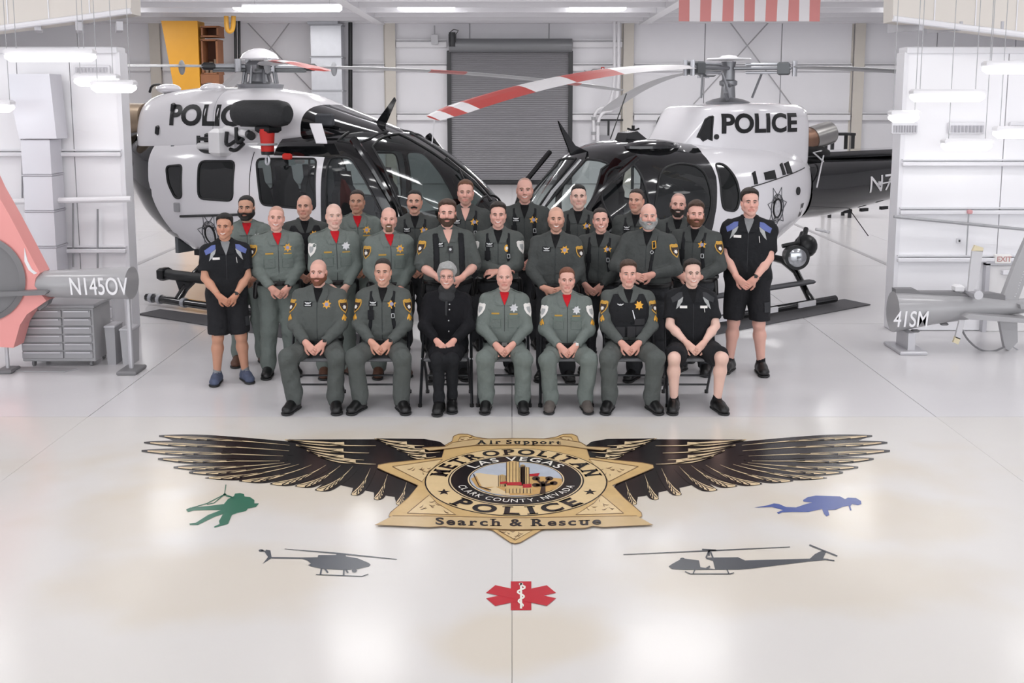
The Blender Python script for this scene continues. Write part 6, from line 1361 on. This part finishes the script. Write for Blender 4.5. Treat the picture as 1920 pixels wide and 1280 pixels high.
    if not fem:
        if und:
            csg('undershirt', SDF().cone(V3(0, .02, 1.44), V3(0, .004, 1.53), .074, .064, .02, True), 0, None, und, .013)
            lay('undershirt_front', [(-.046, .05), (.046, .05), (.036, .01), (.0, -.065 if p.get('und') == 'red' else -.08), (-.036, .01)], 0, 1.465 + dz, .007, und)
        else: lay('open_neck', [(-.055, .05), (.055, .05), (.0, -.08)], 0, 1.465 + dz, .006, mat('skin_neck_' + p.get('tone', 'fair'), TONE[p.get('tone', 'fair')], .5))
        rows = []; N = 17
        for i in range(N):
            a = R(-140 + 280 * i / (N - 1)); fr = max(0, (abs(math.degrees(a)) - 88) / 52); ca, sa = math.cos(a), math.sin(a); dx, dy = sa, ca     # a = 0 is the nape
            r0 = .068; bk = np.array((dx * r0, .02 + dy * r0, 1.535 - .03 * fr)); tp_ = np.array((dx * (r0 + .011), .02 + dy * (r0 + .011), 1.54 - .032 * fr)); bt = np.array((dx * (r0 + .034 + .012 * fr), .02 + dy * (r0 + .03 + .02 * fr), 1.478 - .045 * fr ** 2)); rows.append((bk - np.array((0, 0, .05)), bk, tp_, (tp_ + bt) / 2 + np.array((dx * .006, dy * .006, .004)), bt))
        vv = np.array([q_ + np.array((0, 0, dz)) for r_ in rows for q_ in r_]); qq = [(i * 5 + j, i * 5 + j + 1, (i + 1) * 5 + j + 1, (i + 1) * 5 + j) for i in range(N - 1) for j in range(4)]
        cm = C_BLK if mech else hs
        co = part('collar', vv, np.array(qq), cm, shirt); md = co.modifiers.new('thick', 'SOLIDIFY'); md.thickness = .007 * s
        for k in (-1, 1):
            lay('collar_point', [(k * .05, .052), (k * .1, .04), (k * .1, -.025), (k * .076, -.075), (k * .01, -.075), (k * .036, .0)][::k], 0, 1.475 + dz, .011, cm)
        sl = sline(SHT, [(0, -.02), (0, -.40)], (0, 0, 1.42 + dz), FD, .004); tubep('placket', sl, .0035, mat('seam_dark', '#34383a', .8) if not mech else C_DGR, shirt, 5)
    # ---- badges, patches and gear
    c0 = 1.345 + dz
    def star(x, z, m, par=None):
        o = lay('badge_star', STARP, x, z, .007, m, shirt)
        if det >= 0: lay('badge_centre', [(.018 * math.cos(k * PI / 5), .018 * math.sin(k * PI / 5)) for k in range(10)], x, z, .0095, BADGEC if m is GOLD else SILV, o)
    bd = p.get('badge')
    if bd == 'gold': star(.095, c0 + .03, GOLD)
    elif bd == 'silver': star(.095, c0 + .03, SILV)
    elif bd == 'oval':
        o = lay('badge_oval', [(.026 * math.cos(k * PI / 8), .036 * math.sin(k * PI / 8)) for k in range(16)], .09, c0 + .0, .007, GOLD); lay('badge_centre', [(.014 * math.cos(k * PI / 5), .018 * math.sin(k * PI / 5)) for k in range(10)], .09, c0, .0095, PATCHW, o)
    if p.get('wings'):
        o = lay('wing_patch', [(-.042, .024), (.042, .024), (.042, -.026), (-.042, -.026)], -.088, c0 + .035, .0055, C_VEST); lay('wing_emblem', WINGS, -.088, c0 + .04, .008, WINGM, o, dens_=.01); lay('wing_caption', [(-.03, .004), (.03, .004), (.03, -.004), (-.03, -.004)], -.088, c0 + .021, .008, WINGM, o)
    if out == 'sar':
        for k in (-1, 1): lay('pocket_flap', [(-.058, .018), (.058, .018), (.055, -.022), (0, -.03), (-.055, -.022)], k * .092, c0 - .055, .006, mat('sage_green_pocket', '#69756f', .85)); tubep('pocket_seam', sline(SHT, [(-.055, -.03), (-.055, -.12), (.055, -.12), (.055, -.03)], (k * .092, 0, c0 - .055), FD, .003), .003, mat('sage_seam', '#59645f', .85), shirt, 4)
        lay('name_tape', [(-.04, .0085), (.04, .0085), (.04, -.0085), (-.04, -.0085)], -.092, c0 - .025, .0085, TAGM)
        if bd: lay('title_tape', [(-.04, .006), (.04, .006), (.04, -.006), (-.04, -.006)], .093, c0 - .03, .0085, TAGM)
        for k in (-1, 1): v, t = sheet(SHT, [(-.045, -.018), (.045, -.014), (.045, .014), (-.045, .018)], V3(k * .125 * w, .012, 1.45), (0, 0, -1), .006, .02, (0, -1, 0)); part('epaulette', v, np.array(t), mat('sage_green_pocket', '#69756f', .85), shirt)
    pat = p.get('patch')
    if pat:
        for k in p.get('pk', (-1, 1)):
            cpt = SH[k] + (EL[k] - SH[k]) * .3; dr = (-k * .62, .78, -.05); par_ = shirt
            m1, m2 = (PATCHG, PATCHB) if pat == 'gold' else (PATCHW, PATCHW); o = lay('shoulder_patch', SHIELD, 0, 0, .005, m1, None, dr, SHT, .016, cpt)
            if o and pat == 'gold': lay('patch_field', [(a[0] * .78, a[1] * .74 - .002) for a in SHIELD], 0, 0, .0075, m2, o, dr, SHT, .016, cpt); lay('patch_star', [(a[0] * .5, a[1] * .5 - .008) for a in STARP], 0, 0, .01, PATCHW, o, dr, SHT, .012, cpt); lay('patch_title', [(-.034, .046), (.034, .046), (.031, .033), (-.031, .033)], 0, 0, .0095, PATCHG, o, dr, SHT, .012, cpt)
            elif o: lay('patch_field', [(a[0] * .5, a[1] * .5) for a in SHIELD], 0, 0, .0075, C_SLV, o, dr, SHT, .016, cpt)
            if p.get('chev'):
                c2 = SH[k] + (EL[k] - SH[k]) * .68; lay('chevron', [(-.03, -.01), (0, .03), (.03, -.01), (.03, -.03), (.012, -.012), (.012, -.035), (-.012, -.035), (-.012, -.012), (-.03, -.03)], 0, 0, .006, GOLD, None, dr, SHT, .014, c2)
    gear = p.get('gear', '')
    if gear == 'straps':
        csg('harness_straps', TS, .007, lambda x, y, z: np.maximum(np.maximum(np.abs(np.abs(x) - (.098 + .03 * np.clip((1.25 + dz - z) / .25, 0, 1)) * w) - .02, (1.02 + dz) - z) + 0 * y, 0 * x + 0 * y + z - (1.49 + dz)), C_VEST, .0115, shirt)
        lay('strap_pouch', [(-.03, .045), (.03, .045), (.03, -.05), (-.03, -.05)], -.1 * w, c0 - .07, .018, C_VEST); tubep('clip_ring', [np.array(q_) for q_ in sline(SHT, [(-.012, .02), (.012, .02), (.016, -.02), (-.012, -.02), (-.012, .02)], (.1 * w, 0, c0 - .08), FD, .004, .02)], .004, SILV, shirt, 5)
    elif gear == 'vest':
        csg('tactical_vest', TS, .018, lambda x, y, z: np.maximum(np.maximum(np.maximum(np.abs(x) - (.185 - .4 * np.clip(z - (1.36 + dz), 0, .2)) * w + 0 * y + 0 * z, (1.06 + dz) - z), z - (1.475 + dz)), .098 - np.sqrt(x ** 2 + (y + .06) ** 2 + ((z - (1.475 + dz)) * .85) ** 2)), C_VEST, g, shirt, (.004, 30), rs)
        TV = SDF(); TV.p = [q[:3] + (q[3] + .018, q[4] + .018) + q[5:] for q in TS.p]
        for (x, z, a, c) in [(-.09, 1.12, .045, .05), (.02, 1.12, .04, .055), (.11, 1.13, .045, .045), (.1, 1.22, .05, .03)]: lay('vest_pouch', [(-a, c), (a, c), (a, -c), (-a, -c)], x, z + dz, .022, mat('dark_pouch', '#29292c', .75), None, FD, TV)
        star(.095, c0 + .03, GOLD) if 0 else None
        lay('badge_star', STARP, .095, c0 + .035, .012, GOLD, None, FD, TV); lay('wing_emblem', WINGS, -.088, c0 + .04, .012, WINGM, None, FD, TV, .01); lay('vest_zip_cord', [(-.004, .05), (.004, .05), (.03, -.04), (.02, -.05)], .03, c0 - .06, .014, SILV, None, FD, TV)
    elif gear == 'cam':
        csg('harness_straps', TS, .009, lambda x, y, z: np.maximum(np.maximum(np.abs(np.abs(x) - .11 * w) - .03, (1.03 + dz) - z) + 0 * y, z - (1.48 + dz) + 0 * x), C_VEST, .0115, shirt)
        o = lay('body_camera', [(-.025, .03), (.025, .03), (.025, -.035), (-.025, -.035)], .01, c0 - .01, .022, LEATH); lay('camera_lens', [(.013 * math.cos(k * PI / 5), .013 * math.sin(k * PI / 5)) for k in range(10)], .01, c0 - .01, .026, SILV, o)
    elif gear == 'ring':
        csg('sling_strap', TS, .007, lambda x, y, z: np.maximum(np.maximum(np.abs(x - (.075 - .12 * ((1.45 + dz) - z)) * w) - .018 + 0 * y, (1.08 + dz) - z), z - (1.49 + dz)), C_VEST, .0115, shirt)
        tubep('carabiner', sline(SHT, [(-.016, .032), (.016, .04), (.026, -.02), (-.004, -.034), (-.016, .032)], (.07, 0, c0 + .055), FD, .004, .02, 20), .0055, GOLD, shirt, 6); tubep('key_ring', [np.array(a) for a in sline(SHT, [(-.018, 0), (0, .018), (.018, 0), (0, -.018), (-.018, 0)], (.06, 0, c0 - .01), FD, .004, .016, 16)], .0035, SILV, shirt, 5)
    if not mech and not fem:
        csg('duty_belt', TS, .012 if st != 'lap' else .01, lambda x, y, z: np.abs(z - (1.005 + dz)) - .024 + 0 * x + 0 * y, LEATH, .0135, None)
        lay('belt_buckle', [(-.026, .018), (.026, .018), (.026, -.018), (-.026, -.018)], 0, 1.005 + dz, .02, SILV if p.get('bigbuckle') else mat('dark_buckle', '#3a3a3c', .4, .4))
        if not sit:
            for k in (-1, 1):
                q_ = SDF().cone(V3(k * .2 * w, -.02, .99), V3(k * .215 * w, -.02, .86), .035, .028, .02); v, q = nets(*q_.grid(.011, .02)[:3]); part('belt_holster' if k < 0 else 'belt_pouch', v, q, LEATH)
    if mech:
        ym = p.get('yoke', C_BLUE)
        for k in (-1, 1):
            lay('shoulder_yoke', [(k * .07, .06), (k * .14, .05), (k * .215, .0), (k * .2, -.045), (k * .15, -.02), (k * .095, .02)][::k], 0, 1.435 + dz, .005, ym)
            lay('yoke_stripe', [(k * .092, .02), (k * .15, -.022), (k * .172, -.105), (k * .15, -.085), (k * .11, -.03)][::k], 0, 1.435 + dz, .0065, C_SLV)
        for k in ((-1,) if not sit else (-1, 1)): lay('name_patch', [(-.036, .012), (.036, .012), (.036, -.012), (-.036, -.012)], k * .1, c0 + .012, .008, PATCHW)
        tubep('pen', sline(SHT, [(-.004, .04), (.004, -.02)], (.105, 0, c0 - .02), FD, .003, .006), .0035, PATCHW, shirt, 5)
        if not sit: lay('shorts_pocket', [(-.04, .05), (.04, .05), (.04, -.05), (-.04, -.05)], 0, 0, .005, C_DGR, tro, (-.8, .6, 0), TR, .025, HP[1] + (KN[1] - HP[1]) * .6)
    if fem:
        F, lo, h, ax = SDF().cone(V3(0, .015, 1.44), V3(0, .002, 1.53), .098, .086, .03).ell(V3(0, -.05, 1.45), (.085, .06, .05), .04).grid(g); F = F + waves(ax, .008, 60, 3); v, q = nets(F, lo, h); part('scarf', v, q, cloth('dark_grey_scarf', '#37383a'))
        lay('scarf_tail', [(-.014, .08), (.012, .08), (.006, -.07), (-.012, -.06)], .0, 1.36 + dz, .012, cloth('dark_grey_scarf', '#37383a'))
        for j, z in enumerate((1.4, 1.35, 1.24, 1.13, 1.02)):
            v, ok = cast(SHT, np.array([(.03 - .008 * (j > 1), -.6, z + dz)]), np.array([(0, 1., 0)])); MB().ell(v[0] * s, (.008 * s, .005 * s, .008 * s), 10).build('button', SILV, shirt, True)
    for k in p.get('watch', ()):
        a = WR[k] + (EL[k] - WR[k]) * .1; dv = (EL[k] - WR[k]); dv /= np.linalg.norm(dv); u = np.cross(dv, (0, 1., 0)); u /= np.linalg.norm(u); v_ = np.cross(dv, u)
        o = tubep('wristwatch', [a + (u * math.cos(t) + v_ * math.sin(t)) * .034 for t in np.linspace(0, 2 * PI, 15)], .009, LEATH if p.get('wcol') != 'silver' else SILV); c = a + np.array((0, -.036, 0.01)); MB().box(c * s, (.03 * s, .012 * s, .03 * s), bev=.004).build('watch_face', LEATH if p.get('wcol') != 'silver' else PATCHW, o)
    if fem: tubep('ring', [WR[-1] + np.array((.05, -.03, -.07)) + .009 * np.array((math.cos(t), 0, math.sin(t))) for t in np.linspace(0, 2 * PI, 9)], .002, SILV)
    # ---- hair, beard, eyes, teeth
    hm = hairm(hcol); SB = SDF(); SB.p = [q for q in HSD.p if not (q[0] == 'e' and abs(q[1][0]) > .07)]
    bm_ = hairm(p.get('bcol', hcol)); hb = .0052
    bx = ((-.115, -.155, -.165), (.115, .145, .165))
    def hcsg(name, fn, m, h_=hb):
        F, lo, h, ax = SB.grid(h_, 0, bx); F = fn(F, *ax) + waves(ax, .002, 330, rs, 6, (1, .5, .5)); v, q = nets(F, lo, h)
        return part(name, hx(v), q, m) if len(v) else None
    ZL = lambda y: np.interp(y, [-.11, -.07, -.045, -.02, .0, .03, .08, .11], np.array([.097, .087, .068, .044, -.004, -.02, -.06, -.075]) + p.get('rec', 0) * np.array([1, 1, 1, .6, 0, 0, 0, 0]))
    if ht in ('short', 'thick', 'side', 'crew'):
        tt, ts = {'short': (.013, .006), 'thick': (.024, .008), 'side': (.026, .010), 'crew': (.010, .003)}[ht]
        def fn(F, x, y, z):
            t = ts + (tt - ts) * np.clip((z - .035 - .02 * (np.abs(x) > .06)) / .05, 0, 1); t = t + (.006 * np.sin(x * 30 + .8) if ht == 'side' else 0); fade = ZL(y) + (.45 * np.clip(np.abs(x) - .032, 0, .026) * np.clip((-.02 - y) / .03, 0, 1) if ht != 'side' else .3 * np.clip(-x - .03, 0, .03)) + waves((x, y, z), .010, 130, rs + 9)
            t = t * np.clip((z - fade) / .022 + .25, .12, 1); return np.maximum(F - t, np.minimum((fade - z), .03))
        hcsg('hair', fn, hm)
    elif ht == 'bob':
        def fn(F, x, y, z):
            zz = np.interp(y, [-.12, -.085, -.06, -.03, .0, .05, .12], [.092, .08, .06, .012, -.045, -.075, -.085]); return np.maximum(F - (.018 + .012 * np.clip((z + .02) / .1, 0, 1) + .005 * np.sin(x * 55 + z * 40) + .003 * np.sin(y * 90 + x * 60)), np.minimum(zz - z, .03))
        hcsg('hair', fn, hm)
    elif ht == 'ring': hcsg('hair', lambda F, x, y, z: np.maximum(np.maximum(F - .004, np.minimum(ZL(y) - z, .03)), z - .045 + 0 * x + 0 * y), hm)
    if bs in ('full', 'heavy', 'goatee'):
        t = {'full': .0065, 'heavy': .013, 'goatee': .006}[bs]
        def fn(F, x, y, z):
            zb = np.interp(y, [-.1, -.08, -.05, -.01, .015], [-.05, -.05, -.044, -.014, -.002]); F = np.minimum(F, SDF.d(('e', np.array((0, -.07, -.108)), np.array((.03, .026, .026)), None), x, y, z) ) if bs == 'heavy' else F
            e = np.maximum(F - t, z - zb + 0 * x); e = np.maximum(e, np.maximum(y - .016, -.13 - z) + 0 * x); e = np.maximum(e, -SDF.d(('e', np.array((0, -.1, -.0735 + .004 * p.get('smile', 0))), np.array((.027, .04, .0095)), None), x, y, z))
            if bs == 'goatee': e = np.maximum(e, np.abs(x) - .034 + 0 * y + 0 * z)
            return e
        hcsg('beard', fn, bm_)
    if bs in ('mustache', 'goatee', 'full', 'heavy'):
        tb_ = .011 if bs == 'mustache' else .008; hcsg('mustache', lambda F, x, y, z: np.maximum(np.maximum(F - tb_, np.abs(z + .056 + .25 * np.abs(x)) - (.0085 if bs == 'mustache' else .006)), np.maximum(np.abs(x) - .036, y + .05)), bm_)
    for k in (-1, 1):
        bl = sline(HSD, [(k * .012, .0165), (k * .03, .0215), (k * .049, .0155)], (0, 0, 0), FD, .003, .0, 8); br = p.get('brow', 1.0); nb = len(bl)
        tubep('eyebrow', [hx(a) for a in bl], [.0036 * br * (.7 + .6 * math.sin(PI * min(1, (i + 1) / nb) * .8)) for i in range(nb)], hairm(p.get('bcol', hcol) if p.get('bcol', hcol) != 'grey' else 'salt'), None, 6)
        ec = np.array((k * .0315, -.0735, -.003)); m = MB(); m.ell(hx(ec) * s, (.0115 * s, .0115 * s, .0072 * s * (1 - .2 * p.get('smile', 0))), 12); eo = m.build('eye', EYEW, P, True)
        MB().ell(hx(ec + np.array((0, -.0072, 0))) * s, (.006 * s, .0055 * s, .0056 * s), 10).build('iris', IRIS, eo, True)
        lid = sline(HSD, [(k * .018, .002), (k * .031, .0075), (k * .045, .002)], (0, 0, 0), FD, .002, .0, 6); tubep('eyelid', [hx(np.array((a[0], min(a[1], -.073), a[2]))) for a in lid], .0022, mat('lash_brown', '#5b3d33', .6), eo, 5)  # dark lash line along the upper lid
    if p.get('smile', 0) > .5:
        wd = .023; pts = [hx(np.array((x, -.0958 + 14 * x * x, -.0715 + .009 * (x / wd) ** 2 * p['smile']))) for x in np.linspace(-wd, wd, 9)]; tubep('teeth', pts, [.003, .0045, .005, .005, .005, .005, .005, .0045, .003], TEETH, None, 6)
    if fem:
        for k in (-1, 1): tubep('glasses_rim', [hx((k * .033 + .022 * math.cos(t), -.094, -.004 + .015 * math.sin(t))) for t in np.linspace(0, 2 * PI, 17)], .0014, BLACKM); tubep('glasses_temple', [hx((k * .055, -.092, .0)), hx((k * .078, -.05, .0)), hx((k * .08, .0, -.002))], .0016, BLACKM); tubep('earring', [hx((k * .083, .005, -.04)), hx((k * .084, .004, -.05))], .003, SILV)
        tubep('glasses_bridge', [hx((-.012, -.095, -.0)), hx((0, -.1, .002)), hx((.012, -.095, 0))], .0014, BLACKM)
    return P
# ------------------------------------------------------------------ the team
FR, MR = 9.17, 10.0
PEOPLE = [
 # seated front row, left to right
 dict(px=597, top=484, Y=FR, pose='sit', outfit='flt', label='person seated at left end, bald with ginger beard, dark grey flight suit', style='bald', hair='sandy', bcol='red', beard='full', smile=.4, und='black', badge='gold', wings=1, patch='gold', chev=1, gear='', watch=(1,), kx=.235, ax=.2, tone='pink', w=1.04, b=.01),
 dict(px=718, top=483, Y=FR, pose='sit', outfit='flt', label='person seated second from left, short dark hair, broad smile, shoulder harness', style='crew', hair='dark', smile=1, und='black', badge='gold', wings=1, patch='gold', chev=1, gear='straps', watch=(1,), kx=.22, ax=.2, tone='mid', toe=22, w=1.02),
 dict(px=838, top=492, Y=FR, pose='sit', outfit='coat', label='seated woman in black coat and scarf, short grey hair and glasses', style='bob', hair='grey', smile=.8, kx=.07, ax=.06, tone='pink', w=.9, toe=4, fw=.95, jaw=.9, brow=.6, hs=.97, fy={-1: -.05, 1: .03}, shoes='blk', hoff=(0, -.06, .05)),
 dict(px=946, top=494, Y=FR, pose='sit', outfit='sar', label='person seated in the middle, bald, sage uniform, red undershirt, silver star badge', style='bald', hair='salt', smile=.1, und='red', badge='silver', patch='white', kx=.19, ax=.18, tone='pink', bigbuckle=1, w=.97, fw=.95, toe=5, brow=.7),
 dict(px=1063, top=500, Y=FR, pose='sit', outfit='sar', label='person seated fifth from left, short reddish hair, sage uniform, grey hiking shoes', style='short', hair='red', smile=0, und='red', badge='silver', patch='white', chev=1, watch=(1,), wcol='silver', kx=.21, ax=.18, tone='pink', shoes='hike', toe=8),
 dict(px=1178, top=487, Y=FR, pose='sit', outfit='flt', label='person seated second from right, brown hair, black tactical vest with gold star', style='thick', hair='brown', smile=.1, und='black', patch='gold', chev=1, gear='vest', kx=.23, ax=.21, tone='pink', toe=18, w=1.03),
 dict(px=1298, top=486, Y=FR, pose='sit', outfit='mech', label='person seated at right end in black work shirt and black shorts', style='thick', hair='dark', smile=.9, und='black', yoke=C_DGR, kx=.23, ax=.21, tone='fair', toe=14, rec=.01),
 # standing middle row
 dict(px=420, top=401, Y=9.75, pose='stand', outfit='mech', label='person standing at far left in black work shirt, blue yoke, shorts, blue sneakers', style='thick', hair='black', smile=1, und='grey', yoke=C_BLUE, yaw=18, tone='tan', shoes='blue', lx=(.13, .16), watch=(1,)),
 dict(px=517, top=384, Y=MR, pose='stand', outfit='sar', label='person standing second from left, cropped hair, smiling, sage uniform, gold shoulder patch', style='buzz', hair='sandy', smile=1, und='red', badge='gold', patch='gold', pk=(-1,), yaw=18, tone='pink', watch=(1,), w=1.05, head=(8, 0, 4)),
 dict(px=625, top=380, Y=MR, pose='stand', outfit='sar', label='person standing, bald and clean shaven, sage uniform, white patch, silver badge', style='bald', hair='sandy', smile=0, und='red', badge='silver', patch='white', pk=(-1,), yaw=20, tone='fair', shoes='brown', head=(14, 0, 0), brow=.7),
 dict(px=728, top=387, Y=MR, pose='stand', outfit='sar', label='person standing, bald with greying goatee, sage uniform, gold badge', style='bald', hair='salt', bcol='sandy', beard='goatee', smile=.6, und='red', badge='gold', patch='gold', pk=(-1,), yaw=16, tone='pink', shoes='brown', brow=.7, head=(4, 0, 0)),
 dict(px=838, top=374, Y=9.88, pose='stand', outfit='flt', label='person standing with rolled sleeves and body camera, short brown beard', style='thick', hair='brown', beard='full', smile=.3, und='none', wings=1, patch='gold', pk=(-1,), gear='cam', arms='mid', sleeve=.7, tr=C_PNT, yaw=10, tone='pink', w=1.08, b=.03, fw=1.05, jaw=1.1),
 dict(px=934, top=379, Y=10.12, pose='stand', outfit='flt', label='person standing at centre with folded arms, dark hair, gold oval badge', style='thick', hair='dark', smile=1, und='black', badge='oval', wings=1, patch='white', gear='straps', arms='fold', tr=C_PNT, yaw=0, tone='pink', w=1.02),
 dict(px=1043, top=386, Y=9.85, pose='stand', outfit='fld', label='person standing, bald and smiling with white wings on chest, star badge', style='bald', hair='dark', beard='stubble', smile=1, und='black', badge='gold', wings=1, patch='gold', pk=(1,), arms='mid', hoff=(0, 0, -.06), tr=C_PNT, yaw=-6, tone='mid'),
 dict(px=1127, top=389, Y=10.14, pose='stand', outfit='fld', label='person standing with cropped dark hair, laughing, harness straps, gold shoulder patch', style='crew', hair='dark', smile=1, und='black', badge='gold', patch='gold', pk=(1,), gear='straps', arms='low', tr=C_PNT, yaw=-14, tone='pink', watch=(1,), hoff=(-.04, 0, .02), head=(0, 0, -4)),
 dict(px=1217, top=380, Y=9.82, pose='stand', outfit='fld', label='person standing, bald with white beard, yellow ring clipped on sling', style='bald', hair='salt', bcol='grey', beard='heavy', smile=.7, und='black', patch='gold', pk=(1,), gear='ring', arms='mid', hoff=(-.02, 0, .07), tr=C_PNT, yaw=-16, tone='pink', w=1.08, b=.03),
 dict(px=1306, top=377, Y=10.12, pose='stand', outfit='fld', label='person standing second from right, swept brown hair and full reddish beard', style='side', hair='brown', bcol='auburn', beard='heavy', smile=.2, und='black', badge='gold', patch='gold', pk=(1,), gear='straps', arms='mid', tr=C_PNT, yaw=-22, tone='pink', w=1.0, b=.01, fw=1.03),
 dict(px=1407, top=353, Y=10.12, pose='stand', outfit='mech', label='tall person standing at far right in black work shirt, shorts and black shoes', style='thick', hair='dark', smile=.3, und='grey', yoke=C_BLUE, yaw=-16, tone='pink', w=1.06, b=.02, lx=(.15, .15), watch=(1,), jaw=1.05),
 # back row
 dict(px=461, top=366, Y=10.45, pose='stand', outfit='sar', label='person in back row at left, black hair and thick black beard', style='short', hair='black', beard='heavy', smile=.5, und='red', badge='silver', yaw=14, tone='olive', shoes='brown', det=0, brow=1.4, tr=C_SAR),
 dict(px=570, top=364, Y=10.75, pose='stand', outfit='fld', label='person in back row, shaved head, stern face, dark shirt with star badge', style='bald', hair='black', smile=0, und='black', badge='gold', yaw=12, tone='mid', det=0, brow=1.3, tr=C_PNT, gear='vest'),
 dict(px=669, top=355, Y=11.0, pose='stand', outfit='sar', label='person in back row with short dark hair, unsmiling, red undershirt, gold badge', style='crew', hair='dark', smile=0, und='red', badge='gold', yaw=10, tone='olive', det=0, tr=C_SAR),
 dict(px=777, top=355, Y=11.0, pose='stand', outfit='fld', label='person in back row with a heavy dark mustache', style='crew', hair='black', beard='mustache', smile=0, und='black', badge='gold', wings=1, yaw=6, tone='mid', det=0, brow=1.3, tr=C_PNT, gear='straps'),
 dict(px=873, top=337, Y=11.15, pose='stand', outfit='fld', label='person in back row with short ginger brown hair, open collar, gold star', style='short', hair='auburn', bcol='sandy', beard='stubble', smile=.4, und='none', badge='gold', wings=1, yaw=0, tone='pink', det=0, tr=C_PNT, gear='straps', hs=1.04),
 dict(px=984, top=332, Y=11.2, pose='stand', outfit='fld', label='tallest person in back row at centre, balding, laughing', style='buzz', hair='sandy', beard='stubble', smile=1, und='black', badge='gold', wings=1, yaw=-2, tone='pink', det=0, tr=C_PNT, gear='straps', rec=.03, hs=1.04),
 dict(px=1085, top=345, Y=11.05, pose='stand', outfit='fld', label='person in back row with dark hair and square clean shaven face', style='crew', hair='black', smile=0, und='black', badge='gold', yaw=-6, tone='fair', det=0, tr=C_PNT, gear='straps', fw=1.04, jaw=1.12, brow=1.3),
 dict(px=1194, top=353, Y=11.1, pose='stand', outfit='fld', label='person in back row at right with short dark hair, head turned left', style='crew', hair='dark', smile=0, und='black', badge='gold', wings=1, yaw=-14, tone='mid', det=0, tr=C_PNT, gear='straps', head=(-22, 0, 0), jaw=1.08),
 dict(px=1272, top=360, Y=10.65, pose='stand', outfit='fld', label='person in back row at far right, receding hair, dark chin beard', style='buzz', hair='dark', beard='full', smile=.6, und='black', badge='gold', yaw=-10, tone='pink', det=0, tr=C_PNT, gear='straps', rec=.02, head=(-6, 0, 3)),
]
for p in PEOPLE: person(p)
